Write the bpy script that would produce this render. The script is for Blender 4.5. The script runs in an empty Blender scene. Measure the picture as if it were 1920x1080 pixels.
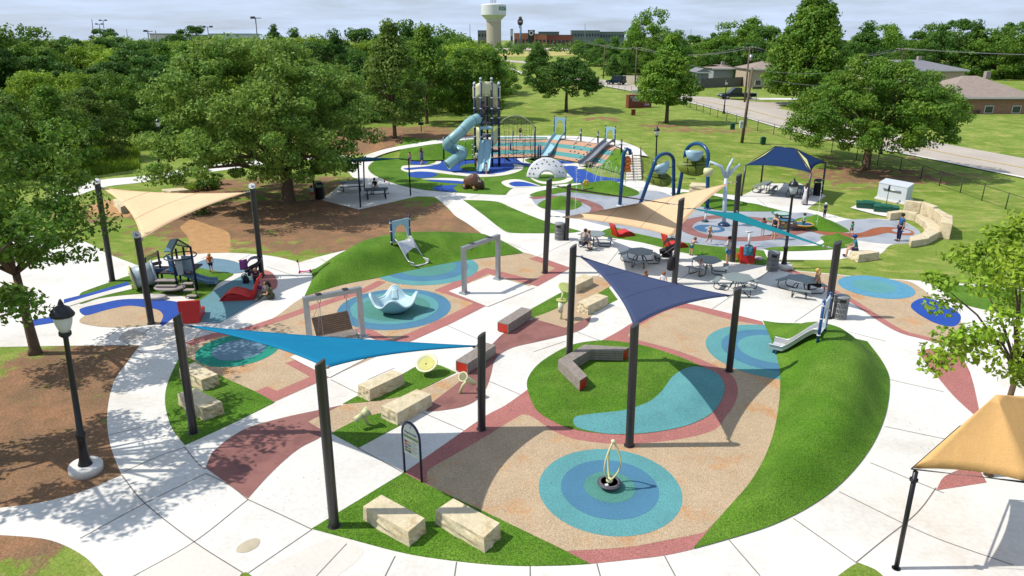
import bpy, bmesh, math, random
import numpy as np
from mathutils import Vector, Matrix
from mathutils.geometry import delaunay_2d_cdt
R = math.radians
sc = bpy.context.scene
COL = sc.collection
random.seed(7)
# ---------------------------------------------------------------- camera
CH = 12.0; PITCH = R(19.8); FPX = 1300.0
cam = bpy.data.cameras.new('camera'); cob = bpy.data.objects.new('camera', cam); COL.objects.link(cob)
cam.sensor_width = 36; cam.lens = FPX/1920*36; cam.clip_end = 6000; cam.clip_start = .1
cob.location = (0, 0, CH); cob.rotation_euler = (R(90)-PITCH, 0, 0); sc.camera = cob
cP, sP = math.cos(PITCH), math.sin(PITCH)
def ray(px, py):
    a = (px-960)/FPX; b = -(py-540)/FPX
    return Vector((a, cP+b*sP, -sP+b*cP))
def G(px, py, z=0.0):
    """point of the photograph (1920x1080) on the level z"""
    d = ray(px, py); t = (z-CH)/d.z
    return Vector((d.x*t, d.y*t, z))
def T(px, py, Y):
    """point of the photograph on the vertical plane y = Y"""
    d = ray(px, py); t = Y/d.y
    return Vector((d.x*t, Y, CH+d.z*t))
def lerp(a, b, t): return a+(b-a)*t
def ss(t): t = max(0., min(1., t)); return t*t*(3-2*t)
# ---- terrain: flat plaza, an embankment behind the play area, a gently raised lawn beyond
TX = [-60, -30, -16, -10, -5, -1, 3.5, 7.3, 10.4, 11.3, 13, 16, 40, 70]
TF = [95, 84, 76, 72, 72.5, 74, 74.6, 70.3, 64.2, 62.0, 61.6, 60, 60, 60]
TC = [125, 108, 82, 77, 76.5, 77.3, 77.3, 74.9, 72.2, 65.6, 67, 76, 95, 100]
def interp(x, xs, ys):
    if x <= xs[0]: return ys[0]
    for i in range(len(xs)-1):
        if x <= xs[i+1]: return lerp(ys[i], ys[i+1], (x-xs[i])/(xs[i+1]-xs[i]))
    return ys[-1]
def Hg(x, y):
    if y < 58: return 0.0
    f = interp(x, TX, TF); c = interp(x, TX, TC)
    return 1.5*ss((y-f)/(c-f)) + 1.0*ss((y-c)/70)*ss((x+20)/40)
def Gt(px, py):
    """point of the photograph on the terrain"""
    d = ray(px, py); t0 = 0
    if d.z >= -1e-4: return None
    t = 20.0; step = 1.0
    while t < 4000:
        p = d*t
        if CH+p.z <= Hg(p.x, p.y): break
        t += step
        if t > 300: step = 5
    lo, hi = t-step, t
    for _ in range(18):
        m = (lo+hi)/2; p = d*m
        if CH+p.z <= Hg(p.x, p.y): hi = m
        else: lo = m
    p = d*hi
    return Vector((p.x, p.y, Hg(p.x, p.y)))
# ---------------------------------------------------------------- materials
def lin(c):
    c /= 255.
    return c/12.92 if c <= .04045 else ((c+.055)/1.055)**2.4
GAIN = 1.55
def A(r, g, b, k=1.0):
    """base colour of a thing that shows as (r,g,b) in full sun"""
    return tuple(min(.85, max(.004, lin(v)/GAIN*k)) for v in (r, g, b))
MATS = {}
def mat(name, col, rough=.7, metal=0., var=.12, vs=3., fine=0., fs=60., bump=0., bs=40., trans=0., col2=None, c2s=1., c2lo=.5, c2hi=.62, spec=.4, rnd=0., coat=0., alpha=1.):
    if name in MATS: return MATS[name]
    m = bpy.data.materials.new(name); m.use_nodes = True; MATS[name] = m
    nt = m.node_tree; N = nt.nodes; L = nt.links
    bs_ = N['Principled BSDF']
    bs_.inputs['Roughness'].default_value = rough; bs_.inputs['Metallic'].default_value = metal
    bs_.inputs['Specular IOR Level'].default_value = spec
    if coat: bs_.inputs['Coat Weight'].default_value = coat; bs_.inputs['Coat Roughness'].default_value = .08
    tc = N.new('ShaderNodeTexCoord'); out = None
    def noise(scale, det=3.):
        n = N.new('ShaderNodeTexNoise'); n.inputs['Scale'].default_value = scale; n.inputs['Detail'].default_value = det
        L.new(tc.outputs['Object'], n.inputs['Vector']); return n
    def mix(t, a, b, f):
        x = N.new('ShaderNodeMix'); x.data_type = 'RGBA'; x.blend_type = t
        for s, v in ((x.inputs[6], a), (x.inputs[7], b), (x.inputs[0], f)):
            if hasattr(v, 'is_linked') or hasattr(v, 'links'): L.new(v, s)
            elif isinstance(v, tuple): s.default_value = (*v, 1)
            else: s.default_value = v
        return x.outputs[2]
    def rng(sock, a, b, lo, hi):
        r = N.new('ShaderNodeMapRange'); L.new(sock, r.inputs[0])
        r.inputs[1].default_value = a; r.inputs[2].default_value = b; r.inputs[3].default_value = lo; r.inputs[4].default_value = hi
        return r.outputs[0]
    cur = N.new('ShaderNodeRGB'); cur.outputs[0].default_value = (*col, 1); cur = cur.outputs[0]
    if col2:
        n = noise(c2s, 6.); n.inputs['Roughness'].default_value = .65
        cur = mix('MIX', cur, col2, rng(n.outputs[0], c2lo, c2hi, 0, 1))
    def mul(cur, sock):
        v = N.new('ShaderNodeVectorMath'); v.operation = 'SCALE'; L.new(cur, v.inputs[0]); L.new(sock, v.inputs[3]); return v.outputs[0]
    if var: cur = mul(cur, rng(noise(vs, 5.).outputs[0], .3, .7, 1-var, 1+var))
    if fine: cur = mul(cur, rng(noise(fs, 2.).outputs[0], .3, .7, 1-fine, 1+fine))
    if rnd:
        oi = N.new('ShaderNodeObjectInfo'); cur = mul(cur, rng(oi.outputs['Random'], 0, 1, 1-rnd, 1+rnd))
    L.new(cur, bs_.inputs['Base Color'])
    if bump:
        b = N.new('ShaderNodeBump'); b.inputs['Strength'].default_value = 1.; b.inputs['Distance'].default_value = bump
        L.new(noise(bs, 4.).outputs[0], b.inputs['Height']); L.new(b.outputs[0], bs_.inputs['Normal'])
    if trans:
        t = N.new('ShaderNodeBsdfTranslucent'); L.new(cur, t.inputs[0])
        mx = N.new('ShaderNodeMixShader'); mx.inputs[0].default_value = trans
        L.new(bs_.outputs[0], mx.inputs[1]); L.new(t.outputs[0], mx.inputs[2])
        L.new(mx.outputs[0], N['Material Output'].inputs[0])
    if alpha < 1: bs_.inputs['Alpha'].default_value = alpha
    return m
# ---------------------------------------------------------------- mesh builder
def _frame(d):
    d = d.normalized(); u = Vector((0, 0, 1)) if abs(d.z) < .95 else Vector((1, 0, 0))
    a = d.cross(u).normalized(); return a, a.cross(d).normalized()*-1
class MB:
    def __init__(s): s.v = []; s.f = []; s.sm = []
    def add(s, vs, fs, sm=False):
        o = len(s.v); s.v += [tuple(p) for p in vs]; s.f += [tuple(i+o for i in f) for f in fs]; s.sm += [sm]*len(fs); return s
    def box(s, c, d, rz=0., rx=0., ry=0.):
        M = Matrix.Rotation(rz, 3, 'Z') @ Matrix.Rotation(ry, 3, 'Y') @ Matrix.Rotation(rx, 3, 'X'); c = Vector(c)
        vs = [c + M @ Vector((x*d[0]/2, y*d[1]/2, z*d[2]/2)) for x in (-1, 1) for y in (-1, 1) for z in (-1, 1)]
        return s.add(vs, [(0,1,3,2), (4,6,7,5), (0,4,5,1), (2,3,7,6), (0,2,6,4), (1,5,7,3)])
    def hexa(s, b, t):
        """box from 4 bottom and 4 top points"""
        n = len(b)
        return s.add(list(b)+list(t), [tuple(range(n))[::-1], tuple(range(n, 2*n))]+[(i, (i+1) % n, n+(i+1) % n, n+i) for i in range(n)])
    def prism(s, poly, z0, z1, f=None):
        b = [Vector((p[0], p[1], z0)) for p in poly]; t = [Vector((p[0], p[1], z1)) for p in poly]
        if f: b = [f(p) for p in b]; t = [f(p) for p in t]
        return s.hexa(b, t)
    def cyl(s, a, b, r0, r1=None, n=12, cap=True):
        a = Vector(a); b = Vector(b); r1 = r0 if r1 is None else r1; u, w = _frame(b-a)
        vs = []
        for p, r in ((a, r0), (b, r1)):
            vs += [p+(u*math.cos(k*2*math.pi/n)+w*math.sin(k*2*math.pi/n))*r for k in range(n)]
        s.add(vs, [(k, (k+1) % n, n+(k+1) % n, n+k) for k in range(n)], True)
        if cap: s.add(vs, [tuple(range(n))[::-1], tuple(range(n, 2*n))])
        return s
    def tube(s, pts, r, n=8, closed=False, rs=None):
        pts = [Vector(p) for p in pts]; m = len(pts); vs = []; pu = None
        for i, p in enumerate(pts):
            q0 = pts[(i-1) % m] if (closed or i) else p; q1 = pts[(i+1) % m] if (closed or i < m-1) else p
            d = (q1-q0).normalized()
            if pu is None: u, w = _frame(d)
            else:
                u = (pu-d*pu.dot(d)).normalized(); w = d.cross(u)
            pu = u; w = d.cross(u); rr = rs[i] if rs else r
            vs += [p+(u*math.cos(k*2*math.pi/n)+w*math.sin(k*2*math.pi/n))*rr for k in range(n)]
        fs = []
        for i in range(m if closed else m-1):
            j = (i+1) % m
            fs += [(i*n+k, i*n+(k+1) % n, j*n+(k+1) % n, j*n+k) for k in range(n)]
        s.add(vs, fs, True)
        if not closed: s.add(vs, [tuple(range(n))[::-1], tuple((m-1)*n+k for k in range(n))])
        return s
    def ball(s, c, r, n=10, m=7):
        r = r if isinstance(r, tuple) else (r, r, r); c = Vector(c)
        return s.lathe(c, [(math.sin(math.pi*i/m), -math.cos(math.pi*i/m)*r[2]) for i in range(m+1)], n, (r[0], r[1]))
    def lathe(s, c, prof, n=16, sx=(1., 1.), sm=True):
        c = Vector(c); vs = []
        for r, z in prof: vs += [c+Vector((math.cos(k*2*math.pi/n)*r*sx[0], math.sin(k*2*math.pi/n)*r*sx[1], z)) for k in range(n)]
        fs = [(i*n+k, i*n+(k+1) % n, (i+1)*n+(k+1) % n, (i+1)*n+k) for i in range(len(prof)-1) for k in range(n)]
        s.add(vs, fs, sm); e = len(prof)-1
        if prof[0][0] > 1e-4 and not (prof[1][0] < prof[0][0] and abs(prof[1][1]-prof[0][1]) < 1e-6): s.add(vs[:n], [tuple(range(n))[::-1]])
        if prof[e][0] > 1e-4: s.add(vs[e*n:], [tuple(range(n))])
        return s
    def grid(s, f, nu, nv, sm=True):
        vs = [f(i/nu, j/nv) for i in range(nu+1) for j in range(nv+1)]
        return s.add(vs, [(i*(nv+1)+j, (i+1)*(nv+1)+j, (i+1)*(nv+1)+j+1, i*(nv+1)+j+1) for i in range(nu) for j in range(nv)], sm)
    def xf(s, M): s.v = [tuple(M @ Vector(p)) for p in s.v]; return s
    def obj(s, name, m, parent=None, world=False, bevel=0., solid=0., sub=0):
        if world and parent is not None:
            l = parent.location; s.v = [(x-l.x, y-l.y, z-l.z) for x, y, z in s.v]
        me = bpy.data.meshes.new(name); me.from_pydata(s.v, [], s.f); me.polygons.foreach_set('use_smooth', s.sm)
        bm = bmesh.new(); bm.from_mesh(me); bmesh.ops.remove_doubles(bm, verts=bm.verts, dist=1e-5)
        bmesh.ops.recalc_face_normals(bm, faces=bm.faces); bm.to_mesh(me); bm.free()
        if m: me.materials.append(m)
        o = bpy.data.objects.new(name, me); COL.objects.link(o)
        if parent: o.parent = parent
        if solid:
            q = o.modifiers.new('solid', 'SOLIDIFY'); q.thickness = solid; q.offset = 0
        if bevel:
            q = o.modifiers.new('bevel', 'BEVEL'); q.width = bevel; q.segments = 2; q.limit_method = 'ANGLE'; q.angle_limit = R(40)
        if sub:
            q = o.modifiers.new('sub', 'SUBSURF'); q.levels = sub; q.render_levels = sub
        return o
def tag(o, label=None, cat=None, group=None, kind=None):
    if label: o['label'] = label
    if cat: o['category'] = cat
    if group: o['group'] = group
    if kind: o['kind'] = kind
    return o
def thing(name, label, cat, loc=(0, 0, 0), rz=0., group=None):
    o = bpy.data.objects.new(name, None); COL.objects.link(o); o.empty_display_size = .2
    o.location = loc; o.rotation_euler = (0, 0, rz); return tag(o, label, cat, group)
def dup(root, loc, rz=0., label=None, scale=None):
    def cp(o, par):
        c = o.copy(); COL.objects.link(c); c.parent = par
        for ch in KIDS.get(o.name, ()): cp(ch, c)
        return c
    KIDS.clear()
    for o in COL.objects:
        if o.parent: KIDS.setdefault(o.parent.name, []).append(o)
    c = cp(root, None); c.location = loc; c.rotation_euler = (0, 0, rz)
    if label: c['label'] = label
    if scale: c.scale = scale if isinstance(scale, tuple) else (scale,)*3
    return c
KIDS = {}
def rot2(x, y, a): return (x*math.cos(a)-y*math.sin(a), x*math.sin(a)+y*math.cos(a))
# ---------------------------------------------------------------- colours
concrete = mat('concrete', A(240,236,228), .85, var=.06, vs=.35, fine=.06, fs=7, bump=.002, bs=60, col2=A(222,212,196), c2s=.3, c2lo=.5, c2hi=.75)
concrete_warm = mat('concrete_warm', A(236,228,216), .85, var=.05, vs=.7, fine=.04, fs=9)
joint_m = mat('joint_line', A(125,118,110), .9, var=.05)
splash_m = mat('splash_concrete', A(176,181,188), .6, var=.07, vs=.6, fine=.05, fs=12, spec=.5, col2=A(150,158,170), c2s=.35)
redcon = mat('red_concrete', A(156,104,96), .75, var=.08, vs=1.2, fine=.06, fs=14, col2=A(138,90,84), c2s=.8)
tan_m = mat('tan_rubber', A(198,173,140), .9, var=.07, vs=.9, fine=.42, fs=42, bump=.006, bs=45, col2=A(206,152,98), c2s=.6, c2lo=.54, c2hi=.7)
pink_m = mat('pink_rubber', A(184,118,110), .9, var=.07, vs=1., fine=.42, fs=42, bump=.006, bs=45, col2=A(190,104,90), c2s=.7, c2lo=.62, c2hi=.72)
teal_m = mat('teal_rubber', A(96,162,164), .9, var=.08, vs=.8, fine=.45, fs=42, bump=.006, bs=45)
teal2_m = mat('green_teal_rubber', A(84,148,136), .9, var=.08, vs=.8, fine=.45, fs=42, bump=.006, bs=45)
blue_m = mat('slate_blue_rubber', A(78,132,162), .9, var=.08, vs=.8, fine=.42, fs=42, bump=.006, bs=45)
royal_m = mat('royal_blue_rubber', A(22,76,170), .85, var=.1, vs=.8, fine=.25, fs=25, bump=.006, bs=45)
green_m = mat('emerald_rubber', A(0,146,122), .9, var=.08, vs=.8, fine=.26, fs=32)
greyblue_m = mat('grey_blue_rubber', A(112,146,164), .9, var=.07, vs=.8, fine=.28, fs=32)
cream_r = mat('cream_rubber', A(236,232,218), .9, var=.04, fine=.06, fs=30)
turf_m = mat('artificial_turf', A(84,128,26), .9, var=.16, vs=.7, fine=.55, fs=26, bump=.03, bs=28, col2=A(108,144,46), c2s=.5, c2lo=.42, c2hi=.7, spec=.2)
mulch_m = mat('mulch', A(196,150,98), .95, var=.15, vs=2, fine=.3, fs=18)
asphalt_m = mat('road_concrete', A(198,186,172), .9, var=.08, vs=.3, fine=.06, fs=6)
steel = mat('brushed_steel', A(225,226,228), .35, .45, var=.05)
galv = mat('galvanised_steel', A(190,194,198), .45, .8, var=.06)
darkpole = mat('charcoal_paint', A(50,46,50), .35, 0., var=.1, spec=.6)
black = mat('black_paint', A(28,28,32), .35, var=.1)
navy = mat('navy_paint', A(24,58,98), .35, var=.08)
bluep = mat('blue_paint', A(20,78,150), .3, var=.08, spec=.6)
ltblue = mat('pale_blue_plastic', A(172,214,226), .35, var=.05, spec=.5)
midblue = mat('mid_blue_plastic', A(84,152,178), .4, var=.05)
cream_p = mat('cream_plastic', A(226,226,172), .5, var=.05)
red_p = mat('red_plastic', A(222,40,34), .4, var=.05)
white_p = mat('white_paint', A(238,240,240), .4, var=.04)
lime_m = mat('limestone', A(230,214,178), .9, var=.12, vs=2.5, fine=.1, fs=14, bump=.03, bs=6, col2=A(196,168,118), c2s=1.6, c2lo=.52, c2hi=.7)
wood_m = mat('weathered_wood', A(162,150,140), .8, var=.18, vs=6, fine=.12, fs=40)
woodd_m = mat('brown_slat_wood', A(120,96,76), .8, var=.18, vs=6)
bark_m = mat('bark', A(108,88,68), .95, var=.25, vs=5, bump=.04, bs=9)
plas_grey = mat('coated_grey_metal', A(140,152,152), .55, var=.06)
SUN=5.0; SKY=.068; EXPO=.16; CLOUD=(8.9,10.8,14.2,1)
# ================================================================ GROUND
def smooth_closed(pts, k=5):
    """closed Catmull-Rom through pixel points; a point with a third item stays a corner"""
    n = len(pts); out = []
    for i in range(n):
        p0, p1, p2, p3 = pts[i-1], pts[i], pts[(i+1) % n], pts[(i+2) % n]
        a = Vector(p1[:2]); b = Vector(p2[:2])
        ta = Vector((0, 0)) if len(p1) > 2 else (b-Vector(p0[:2]))/2
        tb = Vector((0, 0)) if len(p2) > 2 else (Vector(p3[:2])-a)/2
        L_ = (b-a).length
        for t, lim in ((ta, L_*1.1), (tb, L_*1.1)):
            if t.length > lim: t *= lim/t.length
        if len(p1) > 2: ta = (b-a)*.5 if len(p2) > 2 else (b-a)*.6
        if len(p2) > 2: tb = (b-a)*.6
        for j in range(k):
            s = j/k; s2 = s*s; s3 = s2*s
            out.append(a*(2*s3-3*s2+1)+ta*(s3-2*s2+s)+b*(-2*s3+3*s2)+tb*(s3-s2))
    return out
def inside(x, y, P):
    c = False; j = len(P)-1
    for i in range(len(P)):
        if (P[i][1] > y) != (P[j][1] > y) and x < (P[j][0]-P[i][0])*(y-P[i][1])/(P[j][1]-P[i][1])+P[i][0]: c = not c
        j = i
    return c
def edist(x, y, P):
    m = 1e9
    for i in range(len(P)):
        ax, ay = P[i-1][0], P[i-1][1]; bx, by = P[i][0], P[i][1]; dx, dy = bx-ax, by-ay
        q = dx*dx+dy*dy
        t = 0 if q < 1e-12 else max(0, min(1, ((x-ax)*dx+(y-ay)*dy)/q))
        m = min(m, (ax+dx*t-x)**2+(ay+dy*t-y)**2)
    return math.sqrt(m)
def sheet(name, poly, m, z, hf=None, res=.5, kind='structure', skirt=0., label=None, cat=None):
    """a flat (or height-field) sheet from a world outline"""
    P = [(p[0], p[1]) for p in poly]
    Q = [P[i] for i in range(len(P)) if (Vector(P[i])-Vector(P[i-1])).length > .004]; P = Q
    pts = [Vector(p) for p in P]; n = len(pts); hts = None
    if hf:
        D = []
        for i in range(n):   # refine the outline as well
            a, b = Vector(P[i]), Vector(P[(i+1) % n]); q = max(1, int((b-a).length/res))
            D += [a+(b-a)*(k/q) for k in range(q)]
        pts = D; n = len(pts); P = [(p.x, p.y) for p in pts]
        xs = [p[0] for p in P]; ys = [p[1] for p in P]
        y = min(ys)+res/2
        while y < max(ys):
            x = min(xs)+res/2
            while x < max(xs):
                if inside(x, y, P) and edist(x, y, P) > res*.35: pts.append(Vector((x+random.uniform(-.1, .1)*res, y)))
                x += res
            y += res
    V, E, F, _, _, _ = delaunay_2d_cdt(pts, [(i, (i+1) % n) for i in range(n)], [], 1, 1e-5)
    b = MB(); vv = []
    for p in V:
        h = hf(p.x, p.y, P) if hf else 0
        vv.append((p.x, p.y, z+h))
    b.add(vv, [tuple(f) for f in F], bool(hf))
    if skirt:
        for i in range(n):
            a, c = pts[i], pts[(i+1) % n]; ha = hf(a.x, a.y, P) if hf else 0; hc = hf(c.x, c.y, P) if hf else 0
            b.add([(a.x, a.y, z+ha), (c.x, c.y, z+hc), (c.x, c.y, 0), (a.x, a.y, 0)], [(0, 1, 2, 3)])
    o = b.obj(name, m)
    me = o.data
    return tag(o, label, cat, kind=kind)
def reg(name, pts, m, lay, **kw):
    return sheet(name, [G(p.x, p.y) for p in smooth_closed(pts)], m, .004*lay, **kw)
def circ(name, cx, cy, rpx, m, lay):
    c = G(cx, cy); z = c.y*cP+CH*sP; r = rpx/FPX*z
    return sheet(name, [(c.x+r*math.cos(a*math.pi/36), c.y+r*math.sin(a*math.pi/36)) for a in range(72)], m, .004*lay)
def smooth_open(pts, k=6):
    pts = [Vector(p[:2]) for p in pts]; out = []
    for i in range(len(pts)-1):
        p0 = pts[i-1] if i else pts[i]*2-pts[i+1]; p1, p2 = pts[i], pts[i+1]; p3 = pts[i+2] if i+2 < len(pts) else p2*2-p1
        for j in range(k):
            s = j/k
            out.append(.5*((2*p1)+(p2-p0)*s+(2*p0-5*p1+4*p2-p3)*s*s+(-p0+3*p1-3*p2+p3)*s**3))
    return out+[pts[-1]]
def strip_world(P, w):
    L_, R_ = [], []
    for i, p in enumerate(P):
        d = (P[min(i+1, len(P)-1)]-P[max(i-1, 0)]); d = Vector((d.x, d.y)).normalized(); n = Vector((-d.y, d.x))*w/2
        L_.append((p.x+n.x, p.y+n.y)); R_.append((p.x-n.x, p.y-n.y))
    return L_, R_
def strip(name, pts, w, m, lay, sharp=False, zf=None, dz=0.):
    q = [Vector(p[:2]) for p in pts] if sharp else smooth_open(pts)
    P = [(Gt if zf else G)(p.x, p.y) for p in q]
    if sharp:   # mitred corners
        L_, R_ = [], []
        for i, p in enumerate(P):
            p2 = Vector((p.x, p.y)); a = Vector((P[i-1].x, P[i-1].y)) if i else None; c = Vector((P[i+1].x, P[i+1].y)) if i < len(P)-1 else None
            d1 = (p2-a).normalized() if a else (c-p2).normalized(); d2 = (c-p2).normalized() if c else d1
            n1 = Vector((-d1.y, d1.x)); n2 = Vector((-d2.y, d2.x)); nn = (n1+n2).normalized(); s = w/2/max(.35, nn.dot(n1))
            L_.append(p2+nn*s); R_.append(p2-nn*s)
    else: L_, R_ = strip_world(P, w)
    b = MB(); z = .004*lay
    for i in range(len(P)-1):
        k = 4 if zf else 1
        for j in range(k):
            q = []
            for s, t in ((L_, j/k), (L_, (j+1)/k), (R_, (j+1)/k), (R_, j/k)):
                x = lerp(s[i][0], s[i+1][0], t); y = lerp(s[i][1], s[i+1][1], t)
                q.append((x, y, z+(zf(x, y)+dz if zf else 0)))
            b.add(q, [(0, 1, 2, 3)])
    return tag(b.obj(name, m), kind='structure')
# ---- lawn: one sheet to the horizon, finer where it matters; worn soil stored as a real mask of bare earth
soil = []   # (px, py, rx m, ry m, strength)
for a in [(560,400,13,5,1.),(470,420,8,5,.9),(700,420,9,6,1.),(800,410,7,5,1.),(840,425,4,4,.9),(640,445,9,4,.8),(520,350,10,6,.6),
          (700,255,14,5,1.),(760,245,9,5,.8),(640,262,9,5,.8),(200,740,4,7,1.),(170,860,3,4,1.),(90,800,6,9,1.),(1240,236,3,2,.8),(1330,245,8,3,.5),(1290,238,6,2,.4),
          (1130,222,3,1.6,.8),(1150,228,2,1,.5),(1080,215,4,1.2,.5),(1620,330,7,4,.75),(1700,330,8,4,.5),(1540,300,5,3,.35),(1600,350,5,1.5,.4),(1060,160,4,4,.6),
          (230,395,5,4,.55),(600,500,3,1,.4),(300,475,4,1,.4),(1040,168,3,2,.7),(1380,245,6,2,.4),(500,470,8,2,.3),(1195,212,3,1,.5),(1690,300,3,2,.4)]:
    p = Gt(a[0], a[1]); soil.append((p.x, p.y, a[2], a[3], a[4]))
def lawn():
    def axis(segs):
        out = []
        for a, b, st in segs:
            n = int(round((b-a)/st)); out += [a+(b-a)*i/n for i in range(n)]
        return out+[segs[-1][1]]
    xs = axis([(-2500, -300, 220), (-300, -70, 23), (-70, -34, 2), (-34, 44, .7), (44, 90, 2), (90, 300, 21), (300, 2500, 220)])
    ys = axis([(-60, 8, 10), (8, 50, 1.), (50, 90, .6), (90, 140, 1.6), (140, 300, 8), (300, 4200, 195)])
    nx, ny = len(xs), len(ys)
    vs = [(x, y, Hg(x, y)) for x in xs for y in ys]
    fs = [(i*ny+j, (i+1)*ny+j, (i+1)*ny+j+1, i*ny+j+1) for i in range(nx-1) for j in range(ny-1)]
    me = bpy.data.meshes.new('lawn'); me.from_pydata(vs, [], fs); me.polygons.foreach_set('use_smooth', [True]*len(fs))
    at = me.attributes.new('bare', 'FLOAT', 'POINT'); V = np.array(vs); m = np.zeros(len(vs))
    for x, y, rx, ry, s in soil:
        d = ((V[:, 0]-x)/rx)**2+((V[:, 1]-y)/ry)**2
        m = np.maximum(m, s*np.clip(1.6-1.3*d, 0, 1))
    at.data.foreach_set('value', m)
    M = bpy.data.materials.new('mown_grass'); M.use_nodes = True; N = M.node_tree.nodes; L = M.node_tree.links; B = N['Principled BSDF']
    B.inputs['Roughness'].default_value = .95; B.inputs['Specular IOR Level'].default_value = .1
    tc = N.new('ShaderNodeTexCoord')
    def nz(s, d=5., sx=1.):
        mp = N.new('ShaderNodeMapping'); mp.inputs['Scale'].default_value = (s, s*sx, s); L.new(tc.outputs['Object'], mp.inputs[0])
        n = N.new('ShaderNodeTexNoise'); n.inputs['Scale'].default_value = 1.; n.inputs['Detail'].default_value = d; n.inputs['Roughness'].default_value = .62
        L.new(mp.outputs[0], n.inputs['Vector']); return n.outputs[0]
    def mr(s, a, b, c=0., d=1.):
        r = N.new('ShaderNodeMapRange'); L.new(s, r.inputs[0])
        for k, v in zip((1, 2, 3, 4), (a, b, c, d)): r.inputs[k].default_value = v
        return r.outputs[0]
    def mx(a, b, f):
        x = N.new('ShaderNodeMix'); x.data_type = 'RGBA'
        for s, v in ((x.inputs[6], a), (x.inputs[7], b), (x.inputs[0], f)):
            if isinstance(v, tuple): s.default_value = (*v, 1)
            else: L.new(v, s)
        return x.outputs[2]
    g = mx(A(146,164,76), A(120,146,54), mr(nz(.22), .38, .6))
    g = mx(g, A(186,182,104), mr(nz(.55, 6., 1.6), .5, .72))
    g = mx(g, A(90,128,36), mr(nz(1.7, 5.), .52, .75, 0, .7))
    e = mx(A(142,114,88), A(170,128,96), mr(nz(.5), .42, .62)); e = mx(e, A(140,110,76), mr(nz(2.2), .5, .7))
    ab = N.new('ShaderNodeAttribute'); ab.attribute_name = 'bare'
    ad = N.new('ShaderNodeMath'); ad.operation = 'ADD'; L.new(ab.outputs['Fac'], ad.inputs[0]); L.new(mr(nz(.8, 7.), .3, .7, -.62, .62), ad.inputs[1])
    c = mx(g, e, mr(ad.outputs[0], .38, .68))
    sc_ = N.new('ShaderNodeVectorMath'); sc_.operation = 'SCALE'; L.new(c, sc_.inputs[0]); L.new(mr(nz(14., 3.), .3, .7, .72, 1.28), sc_.inputs[3])
    L.new(sc_.outputs[0], B.inputs['Base Color'])
    bp = N.new('ShaderNodeBump'); bp.inputs['Distance'].default_value = .05; L.new(nz(9., 4.), bp.inputs['Height']); L.new(bp.outputs[0], B.inputs['Normal'])
    me.materials.append(M); o = bpy.data.objects.new('ground', me); COL.objects.link(o); tag(o, kind='structure'); MATS['grass'] = M
lawn()
# ---- concrete plaza
C = 'c'
reg('plaza_pavement', [(-80,960,C),(60,945),(150,923),(228,891,C),(207,835),(201,780),(212,720),(238,680),(262,648,C),(150,648),(-80,652,C),(-80,425,C),(150,451),(200,475),(249,494,C),
  (259,497),(300,485),(359,477),(390,475),(428,474),(483,477),(525,483),(561,492,C),(588,484),(636,472),(684,461),(728,453),(771,448),(829,442),(903,438,C),(875,418),(854,405),(838,388),(815,369,C),
  (782,368,C),(673,393,C),(603,375,C),(640,345,C),(671,338),(660,331),(651,316),(655,304),(690,290),(736,281),(760,279),(770,300,C),(900,330,C),(1100,330,C),(1172,338,C),(1208,339,C),(1213,345),(1250,351),(1297,357),(1345,363),(1391,367,C),(1437,344,C),(1500,344,C),
  (1549,367,C),(1513,392,C),(1550,400),(1594,411),(1640,410),(1691,415),(1724,433),(1722,447),(1703,456,C),(1671,459),(1655,473),(1642,480,C),(1595,483),(1564,487),(1462,487,C),(1460,493),(1484,498,C),
  (1489,507,C),(1555,513),(1627,520),(1734,527),(1990,545,C),(2050,1180,C),(900,1180,C),(300,1200,C),(194,1080),(150,1038),(80,1010),(-80,1000,C)], concrete, 1)
reg('bottom_lawn_patch', [(1545,1100,C),(1590,1066),(1608,1055,C),(1640,1068),(1660,1085),(1680,1110,C)], MATS['grass'], 3)
reg('mulch_spot', [(440,1100,C),(452,1076,C),(462,1073,C),(500,1100,C)], MATS['grass'], 3)
reg('warm_slab', [(365,1017,C),(470,1088,C),(440,1130,C),(230,1130,C),(262,1075,C)], concrete_warm, 2)
reg('warm_slab', [(480,1078,C),(620,1010),(680,1040),(560,1130,C),(470,1120,C)], concrete_warm, 2)
# stains
reg('concrete_stain', [(443,1034),(452,1020),(475,1010),(487,1012),(483,1025),(462,1036)], mat('patch_stain', A(205,192,165), .9), 3)
reg('concrete_stain', [(222,638),(232,625),(245,619),(265,622),(276,628),(268,636),(245,640)], mat('patch_stain2', A(212,202,188), .9), 3)
# ---- front teardrop
TD = [(757,887,C),(824,840),(909,781),(948,760),(986,733),(1060,680),(1128,639),(1159,622),(1183,607),(1210,592),(1240,578),(1280,569),(1332,579),(1429,603,C),(1450,650),(1462,700),(1460,760),(1445,830),(1410,900),(1350,970),(1298,1031,C),
      (1240,1043),(1105,1058,C),(1060,1034),(1010,1009),(886,950),(791,905)]
reg('pink_rubber_surface', TD, pink_m, 3)
reg('tan_rubber_surface', [(800,893),(806,880),(886,834),(975,780),(990,779),(1010,790),(1036,808),(1077,824),(1147,833),(1216,831),(1286,822),(1341,806),(1363,779),(1376,761),(1383,738),(1381,719),(1367,700),(1320,677),(1263,656),(1193,637),(1178,630),(1186,620),(1240,588),(1280,578),(1370,600),(1433,611,C),
  (1450,650),(1462,700),(1460,760),(1445,830),(1410,900),(1350,970),(1322,998,C),(1308,1002),(1258,1012),(1174,1027),(1062,1034,C),(1010,1009),(886,950),(806,911)], tan_m, 4)
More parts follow.
